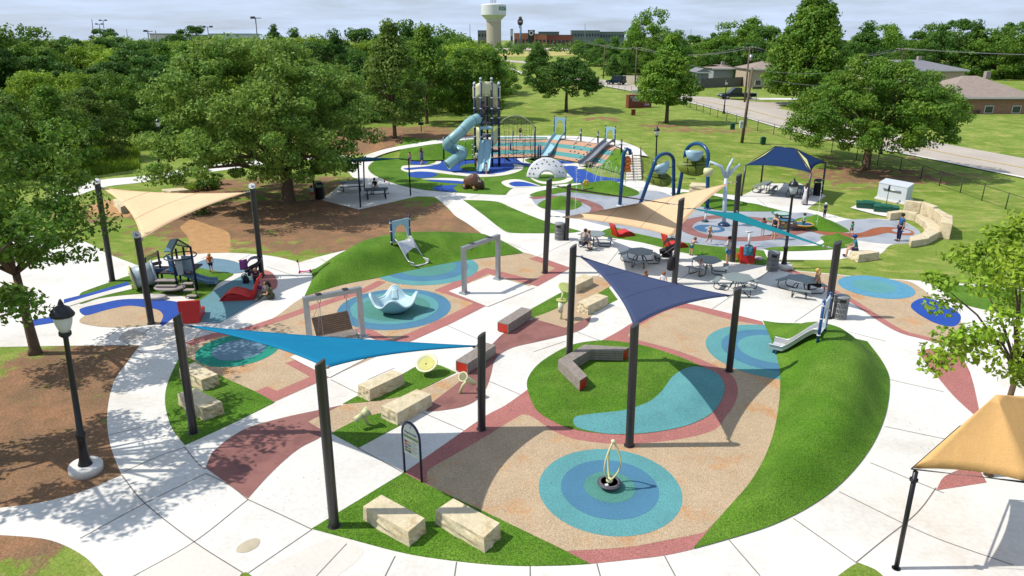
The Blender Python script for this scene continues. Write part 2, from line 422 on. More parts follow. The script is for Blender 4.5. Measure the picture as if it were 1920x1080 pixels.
reg('turf_disc', [(988,725),(1005,768),(1040,792),(1077,806),(1150,815),(1220,812),(1290,798),(1335,775),(1355,745),(1358,725),(1345,705),(1320,690),(1280,672),(1220,652),(1170,642),(1125,639),(1070,648),(1020,675),(995,700)], turf_m, 6, skirt=.02)
def low(h, w):
    return lambda x, y, P: h*ss(edist(x, y, P)/w)
reg('teal_rubber_hump', [(1077,784),(1080,801),(1110,810),(1150,815),(1220,812),(1290,798),(1335,775),(1355,745),(1358,722),(1345,702),(1318,690),(1290,690),(1262,706),(1240,735),(1215,755),(1170,770),(1110,777)], teal_m, 7, hf=low(.22, 1.2), res=.25)
circ('teal_ring', 1450, 657, 123, teal_m, 5); circ('blue_ring', 1450, 656, 94, blue_m, 6); circ('teal_ring', 1450, 655, 64, teal_m, 7)
circ('teal_ring', 1143, 917, 133, teal_m, 5); circ('blue_ring', 1143, 916, 91, blue_m, 6); circ('teal_ring', 1143, 914, 48, teal2_m, 7)
reg('front_turf', [(585,992,C),(757,887,C),(791,905),(886,950),(980,995),(1060,1034),(1106,1058,C),(1050,1061),(950,1061),(850,1052),(760,1038),(670,1015)], turf_m, 6, skirt=.02)
# ---- swing strip
reg('tan_rubber_surface', [(571,556,C),(549,570),(523,590),(492,607),(455,617),(422,623),(363,635),(349,651,C),(353,674),(409,703),(481,736),(515,754,C),(617,708),(753,648),(838,609),(913,572),(1011,528),(1064,502,C),(1005,480),(980,474),(864,486),(706,515)], tan_m, 3)
strip('pink_stripe', [(352,646),(400,630),(455,620),(510,603),(560,586),(620,565),(680,546),(716,528)], .55, pink_m, 4)
strip('pink_stripe', [(487,731),(515,744),(602,706),(548,677)], .6, pink_m, 4, sharp=True)
strip('pink_stripe', [(672,616),(733,648),(838,602),(906,568),(832,544),(914,508),(1004,531),(1056,503),(1000,483)], .7, pink_m, 4, sharp=True)
circ('blue_ring', 740, 578, 105, blue_m, 5); circ('teal_ring', 740, 577, 82, teal_m, 6); circ('teal_ring', 740, 577, 66, teal2_m, 7)
circ('teal_ring', 800, 503, 97, teal_m, 5); circ('blue_ring', 800, 502, 78, blue_m, 6); circ('teal_ring', 800, 501, 55, teal2_m, 7)
circ('emerald_ring', 446, 656, 74, green_m, 5); circ('grey_blue_disc', 449, 656, 48, greyblue_m, 6)
reg('swing_pad', [(544,671,C),(655,618,C),(731,650,C),(618,709,C)], concrete, 8)
reg('swing_pad', [(841,547,C),(919,517,C),(1002,540,C),(914,576,C)], concrete, 8)
# ---- island
reg('red_concrete_leaf', [(465,935,C),(386,878,C),(396,852),(409,839),(430,822),(468,801),(533,783),(593,770),(640,760,C),(578,791,C),(603,806,C),(601,820),(565,839),(534,863),(500,896)], redcon, 3)
reg('tan_rubber_surface', [(578,791,C),(642,760),(697,753),(762,742),(793,729),(864,699,C),(872,735),(826,757),(800,768),(715,778),(687,783),(653,797),(603,819,C),(603,806,C)], tan_m, 3)
reg('red_concrete_walk', [(798,772,C),(809,756,C),(880,700),(866,690,C),(918,650),(941,628),(965,612),(1001,598,C),(1059,615,C),(1095,600),(1107,589,C),(1107,599),(1100,612),(1079,623),(1043,633),(1004,642),(965,651),(940,663),(926,680),(921,700),(911,729),(893,751),(864,764),(820,771)], redcon, 4)
reg('tan_rubber_surface', [(996,597,C),(1030,585),(1062,568),(1075,548),(1100,522),(1125,519),(1145,535),(1125,550),(1116,585),(1095,600),(1059,615,C)], tan_m, 5)
reg('island_turf', [(643,758,C),(670,743),(758,700),(784,687),(818,684),(855,699,C),(793,729),(762,742),(697,753)], turf_m, 6, skirt=.02)
reg('island_turf', [(622,813,C),(655,795),(687,782),(716,775,C),(750,798,C),(672,840,C)], turf_m, 6, skirt=.02)
reg('island_turf', [(992,582,C),(1050,550,C),(1085,540,C),(1062,568),(1030,585),(996,597,C)], turf_m, 6, skirt=.02)
reg('island_turf', [(1112,556,C),(1141,539,C),(1158,562,C),(1125,578,C)], turf_m, 6, skirt=.02)
reg('left_turf', [(335,674),(345,669),(359,674),(409,703),(481,736),(515,755,C),(430,797),(347,835,C),(323,804),(311,767),(310,740),(316,715)], turf_m, 6, skirt=.02)
# ---- left play area
reg('play_turf', [(150,552),(168,543),(208,529),(240,518),(300,502),(350,498),(400,508),(437,513),(425,523),(408,533),(395,550),(372,565,C),(345,556),(290,551),(240,553),(185,560),(150,570)], turf_m, 5)
reg('royal_blue_band', [(120,562,C),(179,547),(239,529,C),(244,535,C),(185,551),(120,570,C)], royal_m, 6)
reg('white_band', [(120,570,C),(185,551),(244,535,C),(250,542,C),(188,557),(120,578,C)], concrete, 7)
reg('royal_blue_band', [(150,580),(192,569),(228,562),(272,561),(306,563),(341,569),(346,582),(323,598),(306,611,C),(300,608),(306,593),(297,582),(272,577),(239,574),(199,582),(160,592)], royal_m, 5)
reg('tan_rubber_surface', [(160,592),(199,582),(239,574),(272,577),(297,582),(307,593),(302,607),(285,609),(239,614),(190,613),(150,605)], tan_m, 4)
reg('grey_teal_surface', [(360,500,C),(372,492),(395,485),(428,488),(450,495),(463,510,C),(437,513),(400,508)], greyblue_m, 6)
reg('grey_teal_surface', [(323,601,C),(345,582),(372,564),(405,543),(440,524),(470,511),(497,513),(505,540),(490,560),(450,584),(412,606,C),(370,604),(340,607)], mat('muted_teal', A(104,150,160), .9, var=.07, fine=.2, fs=32), 4)
reg('pink_rubber_disc', [(480,511),(495,507),(510,512),(520,527),(517,541),(500,545),(486,530)], pink_m, 6)
reg('royal_blue_band', [(60,600,C),(130,590),(128,600),(60,612,C)], royal_m, 4)
# ---- right small rubber zone
reg('tan_rubber_surface', [(1488,508,C),(1627,521),(1700,527),(1728,541),(1750,560),(1800,600),(1810,660),(1760,640),(1715,630),(1680,618),(1590,559),(1540,530)], tan_m, 3)
strip('pink_stripe', [(1466,506),(1500,515),(1560,545),(1600,566),(1680,617),(1730,633),(1800,650)], .38, pink_m, 4)
circ('blue_ring', 1642, 538, 65, mat('sky_blue_rubber', A(92,158,186), .9, var=.07, fine=.2, fs=32), 5); circ('teal_ring', 1638, 537, 38, teal_m, 6)
reg('royal_blue_band', [(1708,577),(1727,560),(1760,566),(1800,590),(1790,612),(1750,605)], royal_m, 5)
reg('pink_rubber_surface', [(1720,661,C),(1745,655),(1810,680),(1840,790,C),(1790,745),(1748,695)], pink_m, 3)
reg('pink_rubber_surface', [(1755,920,C),(1772,893),(1830,870,C),(1850,905,C)], pink_m, 3)
reg('side_turf', [(1745,530,C),(1765,545),(1800,570),(1990,610,C),(1990,552,C)], turf_m, 4)
# ---- centre turfs
reg('centre_turf', [(868,375,C),(930,378),(960,390),(1020,414),(1090,434,C),(1066,437),(960,437),(938,428),(905,402)], turf_m, 4, skirt=.02)
reg('strip_turf', [(1118,439,C),(1150,427),(1190,437),(1245,449),(1320,460),(1387,466),(1432,470,C),(1440,490),(1434,498,C),(1375,492),(1273,472),(1204,455),(1134,444)], turf_m, 5, skirt=.02)
reg('red_concrete_corner', [(1466,500,C),(1480,503,C),(1500,512,C),(1478,508,C)], redcon, 4)
# ---- splash pad
reg('splash_pad', [(994,369,C),(1010,388),(1050,398),(1097,414),(1190,436),(1245,449),(1320,460),(1387,466),(1430,468),(1470,462),(1520,458),(1541,449),(1545,443),(1570,444),(1610,451),(1660,457),(1703,456),(1722,447),(1724,433),(1691,416),(1640,411),(1594,412),(1571,416),(1560,418),(1520,400),(1489,399),(1430,396),(1340,392),(1290,378),(1262,368),(1240,360),(1205,357),(1195,362),(1100,360),(1040,358),(1005,362)], splash_m, 3)
strip('red_stream', [(1283,425),(1295,415),(1330,408),(1370,407),(1420,411),(1465,419),(1505,431)], .95, redcon, 4)
strip('red_stream', [(1283,425),(1300,437),(1340,446),(1400,449),(1446,445),(1480,438),(1507,431)], .95, redcon, 5)
strip('red_stream', [(996,372),(1030,369),(1075,373),(1105,381),(1120,391),(1112,404)], .95, redcon, 4)
reg('brown_stream', [(1504,428),(1536,432),(1580,437),(1613,437),(1636,429),(1658,426),(1691,428),(1713,435),(1711,441),(1690,441),(1664,437),(1636,443),(1602,446),(1546,441)], mat('rust_concrete', A(172,96,58), .5, var=.12, vs=1, fine=.06, fs=10), 6)
circ('blue_pool', 1330, 429, 28, mat('pool_blue', A(60,110,150), .4), 6); circ('pool_centre', 1336, 429, 14, splash_m, 7)
circ('stream_head', 1690, 434, 16, splash_m, 7); circ('stream_eye', 1690, 434, 5, royal_m, 8)
def mound(name, pts, h, w, res=.4, off=7):
    return reg(name, pts, turf_m, off, hf=lambda x, y, P: h*ss(edist(x, y, P)/w), res=res)
mound('turf_mound', [(1008,384),(1025,374),(1060,371),(1085,377),(1091,385),(1075,393),(1040,394),(1018,391)], .55, 1.6)
mound('turf_mound', [(993,366),(1010,359),(1045,353),(1090,350),(1130,347),(1170,349),(1195,358),(1198,364),(1185,368),(1150,369),(1100,363),(1060,361),(1030,366),(1005,369)], .75, 1.9)
mound('turf_mound', [(1256,362,C),(1300,363),(1340,369),(1390,380),(1440,389),(1467,396,C),(1420,397),(1350,395),(1300,383),(1275,371)], .35, 1.2)
mound('turf_mound', [(1490,414),(1500,409),(1525,406),(1555,413),(1580,425),(1592,435),(1560,436),(1520,431),(1500,424)], .7, 1.8)
mound('turf_mound', [(1431,467,C),(1450,464),(1490,462),(1530,461),(1545,455),(1538,445),(1560,441),(1590,445),(1603,452),(1595,463),(1560,468),(1500,471),(1450,471)], .6, 1.5)
# ---- big mounds with a slide on each
def ridge(axis, hs, wid):
    AX = [G(*a) for a in axis]
    def f(x, y, P):
        best = (1e9, 0)
        for i in range(len(AX)-1):
            a, b = AX[i], AX[i+1]; dx, dy = b.x-a.x, b.y-a.y; t = max(0, min(1, ((x-a.x)*dx+(y-a.y)*dy)/(dx*dx+dy*dy)))
            d = math.hypot(a.x+dx*t-x, a.y+dy*t-y)
            if d < best[0]: best = (d, lerp(hs[i], hs[i+1], t))
        d, h = best; e = edist(x, y, P)
        k = e/(e+math.sqrt(d*d+.5)+1e-6); return h*ss(min(1, k*1.45))
    return f
RM = [(1430,602,C),(1450,650),(1462,700),(1460,760),(1445,830),(1410,900),(1350,970),(1298,1031,C),(1380,1008),(1450,985),(1520,950),(1580,905),(1630,845),(1660,780),(1668,715),(1655,680),(1626,641,C),(1594,633),(1565,620),(1526,609),(1459,606)]
ridR = ridge([(1548,672),(1570,700),(1575,750),(1560,810),(1500,880),(1400,960),(1330,1005)], [1.1, 1.1, .95, .8, .6, .35, .1], 1)
reg('turf_hill', RM, turf_m, 8, hf=ridR, res=.3)
LM = [(571,556,C),(586,522),(584,507),(610,500),(648,479),(684,469),(728,461),(771,455),(829,448),(901,442),(930,447),(960,462),(982,475,C),(960,478),(864,490),(770,508),(706,522),(640,535)]
ridL = ridge([(605,530),(650,505),(700,487),(760,474),(830,464),(900,458),(950,468)], [.55, .95, 1.1, 1.15, .9, .55, .2], 1)
reg('turf_hill', LM, turf_m, 8, hf=ridL, res=.35)
HL = lambda x, y: ridL(x, y, PL); HR = lambda x, y: ridR(x, y, PR)
PL = [tuple(G(p.x, p.y)[:2]) for p in smooth_closed(LM)]; PR = [tuple(G(p.x, p.y)[:2]) for p in smooth_closed(RM)]
# ---- far play area
reg('far_turf', [(690,314),(705,300),(736,287),(832,273),(884,270),(925,282),(935,296),(1020,297),(1060,302),(1090,309),(1100,320),(1130,332),(1172,340,C),(1100,343),(1060,345),(1020,349),(985,352),(962,353),(948,366,C),(900,364),(801,357),(745,346),(701,328)], turf_m, 3)
reg('white_swirl', [(752,318),(756,311),(800,309),(817,304),(812,298),(790,294),(840,288),(900,285),(950,291),(978,305),(979,318),(950,328),(900,332),(850,328),(800,322),(765,323)], cream_r, 4)
reg('royal_blue_swirl', [(757,316),(800,312),(826,306),(824,298),(800,294),(840,291),(900,288),(945,294),(963,308),(962,317),(940,324),(900,327),(850,323),(800,317),(765,319)], royal_m, 5)
reg('turf_oval', [(862,314),(875,308),(905,307),(918,313),(905,321),(880,321)], turf_m, 6)
reg('royal_blue_oval', [(766,304),(785,300),(803,303),(795,308),(775,309)], royal_m, 6)
reg('royal_blue_oval', [(764,327),(780,322),(810,323),(820,328),(805,333),(775,333)], royal_m, 5)
reg('white_wave', [(789,336),(830,334),(869,336),(872,341),(830,338)], cream_r, 5)
reg('royal_blue_wave', [(800,339),(830,338),(872,341),(874,345),(835,343)], royal_m, 6)
reg('royal_blue_fish', [(811,354),(820,349),(859,347,C),(850,353),(857,360,C),(830,359)], royal_m, 5)
reg('white_swirl', [(936,292),(985,291),(1040,299),(1092,308),(1097,316),(1060,317),(1010,314),(960,306)], cream_r, 4)
reg('royal_blue_swirl', [(945,293),(972,293),(968,301),(1000,309),(1060,311),(1000,313),(955,303)], royal_m, 5)
reg('royal_blue_swirl', [(990,298),(1010,297),(1050,301),(1080,306),(1040,307),(1005,303)], royal_m, 6)
reg('turf_oval', [(984,300),(1000,296),(1015,297),(1000,303),(1015,307),(995,306)], turf_m, 6)
reg('royal_blue_oval', [(1052,314),(1068,311),(1083,313),(1080,318),(1060,319)], royal_m, 6)
reg('white_swirl', [(990,325),(1020,322),(1062,325),(1075,334),(1060,343),(1020,345),(1000,338)], cream_r, 4)
reg('turf_oval', [(995,331),(1020,327),(1055,330),(1062,335),(1045,340),(1015,340)], turf_m, 5)
reg('royal_blue_pool', [(1063,321),(1088,318),(1100,321),(1118,329),(1140,333),(1163,336),(1166,341),(1100,342),(1078,342),(1073,334)], royal_m, 5)
reg('white_drop', [(940,343),(950,338),(975,337),(1014,349,C),(985,352),(955,352)], cream_r, 6)
reg('royal_blue_drop', [(954,345),(965,341),(985,342),(1010,349,C),(985,350),(965,350)], royal_m, 7)
# ---- paths, roads, embankment on the raised ground
def band(name, near, far, m, dz, n=40, rows=6):
    """a strip between two photo polylines, laid on the terrain"""
    a = smooth_open(near, 8); b = smooth_open(far, 8)
    def at(P, t):
        k = t*(len(P)-1); i = min(int(k), len(P)-2); return P[i].lerp(P[i+1], k-i)
    A_ = [Gt(*at(a, i/n)) for i in range(n+1)]; B_ = [Gt(*at(b, i/n)) for i in range(n+1)]
    o = MB(); vs = []
    for i in range(n+1):
        for j in range(rows+1):
            p = A_[i].lerp(B_[i], j/rows); vs.append((p.x, p.y, Hg(p.x, p.y)+dz))
    o.add(vs, [(i*(rows+1)+j, (i+1)*(rows+1)+j, (i+1)*(rows+1)+j+1, i*(rows+1)+j+1) for i in range(n) for j in range(rows)], True)
    return tag(o.obj(name, m), kind='structure')
band('upper_path', [(100,385),(187,353),(268,342),(400,322),(520,306),(600,298),(650,300)], [(100,362),(187,338),(268,330),(400,309),(520,296),(600,290),(660,292)], concrete, .02)
band('ring_path', [(690,302),(736,286),(790,276),(832,270.5),(884,263.5),(942,263),(1004,262.5),(1057,264),(1121,271.5),(1150,275.5),(1168,283),(1181,296)], [(680,295),(727,281),(790,269.5),(830,264),(884,258.5),(942,257.5),(1004,257),(1077,257.5),(1123,261.5),(1158,266),(1195,279),(1215,296)], concrete, .15, 90, 4)
emb = bpy.data.materials.new('striped_rubber'); emb.use_nodes = True
def _emb():
    N = emb.node_tree.nodes; L = emb.node_tree.links; B = N['Principled BSDF']; B.inputs['Roughness'].default_value = .9
    tc = N.new('ShaderNodeTexCoord'); sp = N.new('ShaderNodeSeparateXYZ'); L.new(tc.outputs['Object'], sp.inputs[0])
    nn = N.new('ShaderNodeTexNoise'); nn.inputs['Scale'].default_value = 16; L.new(tc.outputs['Object'], nn.inputs['Vector'])
    cr = N.new('ShaderNodeValToRGB'); cr.color_ramp.interpolation = 'CONSTANT'
    dv = N.new('ShaderNodeMath'); dv.operation = 'DIVIDE'; dv.inputs[1].default_value = 1.6; L.new(sp.outputs[2], dv.inputs[0]); L.new(dv.outputs[0], cr.inputs[0])
    t, g = (*A(205,160,128), 1), (*A(88,160,158), 1); e = cr.color_ramp.elements
    e[0].position = 0; e[0].color = t; e[1].position = .2; e[1].color = g
    for p, c in ((.42, t), (.63, g), (.84, t)): q = e.new(p); q.color = c
    s = N.new('ShaderNodeVectorMath'); s.operation = 'SCALE'; L.new(cr.outputs[0], s.inputs[0])
    mr = N.new('ShaderNodeMapRange'); L.new(nn.outputs[0], mr.inputs[0]); mr.inputs[1].default_value = .3; mr.inputs[2].default_value = .7; mr.inputs[3].default_value = .8; mr.inputs[4].default_value = 1.2
    L.new(mr.outputs[0], s.inputs[3]); L.new(s.outputs[0], B.inputs['Base Color'])
_emb()
def emb_grid(name, x0, x1, m, dz, skew0=0, skew1=0, n=60):
    o = MB()
    def f(u, v):
        x = lerp(x0, x1, u)+lerp(0, lerp(skew0, skew1, u), v); a = interp(x, TX, TF)-.05; c = interp(x, TX, TC)+.05
        y = lerp(a, c, v); return (x, y, Hg(x, y)+dz)
    o.grid(f, n, 16); return tag(o.obj(name, m), kind='structure')
emb_grid('striped_slope', -2.6, 8.3, emb, .14, 0, 2.6)
emb_grid('turf_slope', -12, -2.6, turf_m, .13)
emb_grid('turf_slope', 8.0, 10.9, turf_m, .12, 2.0, 0)
band('teal_slope_edge', [(938,267),(985,266),(1026,264)], [(938,260),(985,259.5),(1026,260)], teal2_m, .18, 12, 2)
# road, kerb, side street
band('road', [(1060,147),(1126,160),(1196,173),(1299,194),(1399,221),(1497,249),(1652,280),(1770,303),(2100,370)], [(1060,144),(1135,150.5),(1200,162),(1300,181),(1385,192),(1455,203),(1515,216),(1640,243),(1770,270),(2100,330)], asphalt_m, .05, 70, 6)
band('road_kerb', [(1060,147.7),(1126,160.7),(1196,174),(1299,195),(1399,222.5),(1497,250.5),(1652,282),(1770,305),(2100,373)], [(1060,147),(1126,160),(1196,173),(1299,194),(1399,221),(1497,249),(1652,280),(1770,303),(2100,370)], concrete, .1, 70, 1)
band('side_street', [(1300,190),(1400,199),(1462,203),(1470,197.5),(1600,200),(1770,204),(1990,210)], [(1300,181),(1330,182.5),(1400,190),(1465,192.5),(1600,194),(1770,197),(1990,202)], asphalt_m, .045, 40, 3)
band('sidewalk', [(1405,187.5),(1500,188),(1600,188.5),(1990,195)], [(1405,184),(1500,184.5),(1600,185),(1990,190)], concrete, .06, 30, 2)
yel = mat('yellow_road_paint', A(222,196,120), .8)
for d in (0, .7):
    band('road_centre_line', [(1196,166.7+d),(1299,186.7+d),(1399,206+d),(1497,231+d),(1652,262+d),(1770,287+d),(2100,350+d)], [(1196,166.4+d),(1299,186.4+d),(1399,205.6+d),(1497,230.6+d),(1652,261.5+d),(1770,286.5+d),(2100,349.4+d)], yel, .07, 60, 1)
band('far_drive', [(925,113),(960,117),(1000,120)], [(925,110.5),(960,113.5),(1000,116)], asphalt_m, .1, 12, 2)
band('far_path', [(935,122),(955,130),(978,139)], [(940,121),(960,128.5),(985,138)], concrete, .1, 12, 2)
band('far_meadow', [(900,107),(960,107),(1080,104)], [(900,97),(960,97),(1080,96)], mat('dry_grass', A(190,178,98), .95, var=.15, vs=.05), .12, 12, 3)
band('highway_verge', [(800,96),(960,95.6),(1080,95),(1200,94)], [(800,91.5),(960,91),(1080,91),(1200,91)], mat('pale_concrete', A(226,212,190), .9), .5, 12, 2)
# mulch path by the playset
reg('mulch_path', [(346,478,C),(354,462),(352,445),(338,427),(345,420),(360,412),(400,425),(428,436),(432,455),(430,474,C),(390,475)], mulch_m, 1)
reg('mulch_bed', [(167,392),(178,382),(205,375),(230,378),(246,395),(240,407),(200,406),(175,401)], mulch_m, 1)
reg('mulch_bed', [(330,372),(360,350),(420,340),(455,345),(440,352),(390,360),(360,375)], mat('garden_soil', A(150,112,80), .95, var=.2), 1)
# ---- sawn joints of the pavement
def joint(*pts): strip('pavement_joint', list(pts), .028, joint_m, 2.6 if True else 3)
for j in [((150,1010),(272,944),(386,888)),((228,891),(272,944),(365,1017),(461,1078)),((252,1080),(363,1017),(465,937)),((386,888),(430,910),(465,937)),((465,937),(530,967),(585,993)),((461,1078),(585,993)),
          ((204,816),(258,803),(268,801)),((232,885),(300,855),(346,839)),((346,839),(372,870),(386,880)),((150,1120),(252,1080)),
          ((650,1020),(592,1082)),((741,1043),(720,1085)),((856,1054),(851,1090)),((994,1061),(994,1090)),((1119,1057),(1128,1090)),((1246,1043),(1268,1084)),((1367,1013),(1425,1080)),((1487,972),(1605,1055)),((1573,922),(1700,985)),((1632,868),(1770,925)),((1660,800),(1850,840)),((1668,712),(1770,735)),
          ((1605,1055),(1660,1010),(1705,975),(1730,950),(1755,915)),((1700,985),(1770,1015),(1900,1060)),((671,840),(757,887)),
          ((788,772),(880,812)),((910,712),(975,740)),((690,712),(740,690)),((820,602),(918,646)),((620,712),(672,738)),((1000,660),(1060,640)),
          ((1128,640),(1075,620)),((1330,583),(1440,510)),((1490,604),(1600,530)),((1590,622),(1660,640)),((270,665),(232,640)),((236,646),(320,590)),((180,648),(230,612)),((260,648),(205,648)),
          ((350,650),(405,590)),((448,640),(380,620)),((560,520),(500,500)),((520,560),(480,566)),((395,478),(378,486)),((470,477),(445,490)),((628,500),(600,485)),((990,470),(900,438)),((915,420),(960,440)),((1010,480),(1100,440)),((1120,520),(1160,470)),
          ((1180,500),(1290,470)),((1240,545),(1330,490)),((1330,560),(1250,520)),((1450,500),(1400,545)),((735,365),(700,345)),((745,352),(800,365)),((880,372),(900,364)),((1100,342),(1098,360)),((940,372),(985,362)),((1215,345),(1195,362)),((1420,372),(1440,390))]:
    joint(*j)
# ================================================================ SHADE SAILS, POLES, FURNITURE
V = Vector
def part(mb, name, m, root, **k): return mb.obj(name, m, root, world=True, **k)
def tube_fab(m): return m
def fabric(n, c, tr=.28): return mat(n, c, .8, var=.05, vs=.8, fine=.1, fs=50, trans=tr, spec=.15, bump=.03, bs=1.6)
teal_f = fabric('teal_fabric', A(6,150,196), .25); navy_f = fabric('navy_fabric', A(80,92,128), .1); cream_f = fabric('cream_fabric', (.85,.62,.38), .3)
aqua_f = fabric('aqua_fabric', A(0,158,170), .25); orange_f = fabric('orange_fabric', (.8,.5,.2), .3); brown_f = fabric('brown_fabric', A(80,60,66), .1); blue_f = fabric('royal_blue_fabric', A(26,58,104), .12)
def pole(bx, by, tx, ty, label, r=.13, cap=darkpole, group='poles holding up the shade sails'):
    b = G(bx, by); t = T(tx, ty, b.y); root = thing('shade_pole', label, 'pole', b, 0, group)
    o = MB(); n = 20; d = (t-b).normalized(); u, w_ = _frame(d); vs = []
    for p, s in ((b, 0), (t, .09)):
        for k in range(n):
            a = k*2*math.pi/n; q = p+u*math.cos(a)*r+w_*math.sin(a)*r
            if s: q = q+d*(s*(q.x-p.x)/r)
            vs.append(q)
    o.add(vs, [(k, (k+1) % n, n+(k+1) % n, n+k) for k in range(n)], True); part(o, 'shaft', darkpole, root)
    c = MB(); ctr = t+d*.002; c.add([v+d*.012 for v in vs[n:]]+[v for v in vs[n:]], [tuple(range(n))]+[(k, (k+1) % n, n+(k+1) % n, n+k) for k in range(n)])
    cp = part(c, 'cap', cap, root)
    if cap is not darkpole: f = V((.1, -.8, .6)).normalized(); part(MB().cyl(t-f*.02, t+f*.1, r*1.15, n=24), 'cap_plate', cap, root); part(MB().cyl(t+f*.1, t+f*.14, .025, n=8), 'bolt', black, root)
    part(MB().cyl(b+V((0, 0, .004)), b+V((0, 0, .03)), r*1.35, n=20), 'base_collar', darkpole, root)
    return b, t
P1 = pole(363, 812, 332, 592, 'dark steel pole standing in the left turf wedge beside two stone blocks')
P2 = pole(627, 987, 600, 680, 'tall dark steel pole at the left corner of the front turf wedge')
P3 = pole(903, 805, 903, 628, 'dark steel pole in front of the slatted bench, right end of the teal sail')
P4 = pole(1067, 678, 1075, 462, 'dark steel pole behind the angled wooden bench on the turf disc')
P5 = pole(1180, 836, 1190, 610, 'dark steel pole at the turf disc front edge, at the navy sail front corner')
P6 = pole(1367, 696, 1384, 541, 'dark steel pole beside the blue rings below the metal hill slide')
P7 = pole(1022, 512, 1030, 336, 'dark steel pole right of the empty metal swing frame', .15)
P8 = pole(1264, 532, 1278, 374, 'dark steel pole between the picnic tables where cream and aqua sails meet', .15)
P9 = pole(1373, 490, 1386, 328, 'dark steel pole beside the woman in the white jacket', .15)
P10 = pole(1062, 450, 1067, 346, 'dark steel pole next to the grey bin by the splash pad', .14)
P11 = pole(1551, 596, 1571, 455, 'dark steel pole beside the front grey bin and the hill slide', .16)
P12 = pole(211, 527, 182, 341, 'dark steel pole with a white cap, farthest left, beyond the tunnel playhouse', .14, white_p)
P13 = pole(284, 607, 257, 441, 'white capped dark pole standing in the tan patch left of the red cube seat', .14, white_p)
P14 = pole(491, 517, 473, 350, 'dark steel pole with a white cap behind the pushchair', .14, white_p)
def sail(label, cs, ties, m, pull=.16, seams=2, name='shade_sail', belly=0.):
    a, b, c = [V(x) for x in cs]; g = (a+b+c)/3; root = thing(name, label, 'shade sail', V((g.x, g.y, min(a.z, b.z, c.z))), 0, 'triangular shade sails')
    def pos(x, y, z):
        p = a*x+b*y+c*z
        for (p0, p1, w_) in ((a, b, x*y), (b, c, y*z), (c, a, z*x)): p = p+(g-(p0+p1)/2)*pull*4*w_
        p.z -= belly*27*x*y*z
        return p
    n = 22; vs = []; ix = {}
    for i in range(n+1):
        for j in range(n+1-i): ix[i, j] = len(vs); vs.append(pos(i/n, j/n, 1-(i+j)/n))
    fs = []
    for i in range(n):
        for j in range(n-i):
            fs.append((ix[i, j], ix[i+1, j], ix[i, j+1]))
            if i+j < n-1: fs.append((ix[i+1, j], ix[i+1, j+1], ix[i, j+1]))
    o = MB(); o.add(vs, fs, True); part(o, 'fabric', m, root, solid=.012)
    h = MB(); 
    for (p, q) in ((0, 1), (1, 2), (2, 0)):
        pts = []
        for k in range(n+1):
            bc = [0., 0., 0.]; bc[p] = 1-k/n; bc[q] = k/n; pts.append(pos(*bc))
        h.tube(pts, .022, 6)
    part(h, 'hem', m, root)
    dk = MB()
    for s in range(1, seams+1):
        t = s/(seams+1); pts = [pos(t, (1-t)*k/n, (1-t)*(1-k/n)) for k in range(n+1)]
        dk.tube([p+V((0, 0, .008)) for p in pts], .008, 4)
    if seams: part(dk, 'seam', mat(m.name+'_seam', A(90,90,110), .8), root)
    for p, q in zip((a, b, c), ties):
        q = V(q); d = q-p; L_ = d.length; t = MB()
        t.cyl(p, q, .012, n=6); t.cyl(p+d*.25, p+d*.6, .028, n=8); t.cyl(q-d.normalized()*.05, q, .045, n=8); t.cyl(p-d.normalized()*.1, p+d.normalized()*.04, .05, .03, n=8)
        part(t, 'turnbuckle', galv, root)
    return root
def near(P, c, dz=0.):   # tie point on the pole surface nearest the corner
    b, t = P; k = (c.z+dz-b.z)/(t.z-b.z); k = min(k, .985); p = b.lerp(t, k); d = V((c.x-p.x, c.y-p.y, 0)).normalized(); return p+d*.13
def mk_sail(label, spec, m, **k):
    cs = []; ts = []
    for P, px, py, dy in spec:
        c = T(px, py, P[0].y+dy); cs.append(c); ts.append(near(P, c, .05))
    return sail(label, cs, ts, m, **k)
mk_sail('bright teal triangular sail low over the front of the plaza', [(P1, 354, 611, .1), (P2, 612, 689, .3), (P3, 892, 649, .1)], teal_f, pull=.2, seams=0)
mk_sail('navy blue triangular sail with dark seams above the stone blocks', [(P4, 1088, 481, .2), (P6, 1368, 554, .0), (P5, 1189, 611, .25)], navy_f, pull=.2, seams=2)
mk_sail('large cream sail stretched over the right picnic tables', [(P7, 1056, 407, .0), (P9, 1366, 344, -.2), (P8, 1262, 443, .3)], cream_f, pull=.13, seams=2)
mk_sail('aqua sail seen nearly edge on beside the tall street lamp', [(P8, 1300, 391, .3), (P9, 1383, 399, -.35), (P11, 1545, 462, .6)], aqua_f, pull=.14, seams=0)
mk_sail('cream sail above the small tunnel playhouse on the left', [(P12, 192, 353, .1), (P14, 461, 361, .0), (P13, 264, 449, .25)], cream_f, pull=.2, seams=2)
mk_sail('dark brown sail seen edge on above the splash pad mounds', [(P7, 1044, 349, .2), (P10, 1070, 355.5, -.2), (P8, 1255, 382, .5)], brown_f, pull=.1, seams=0)
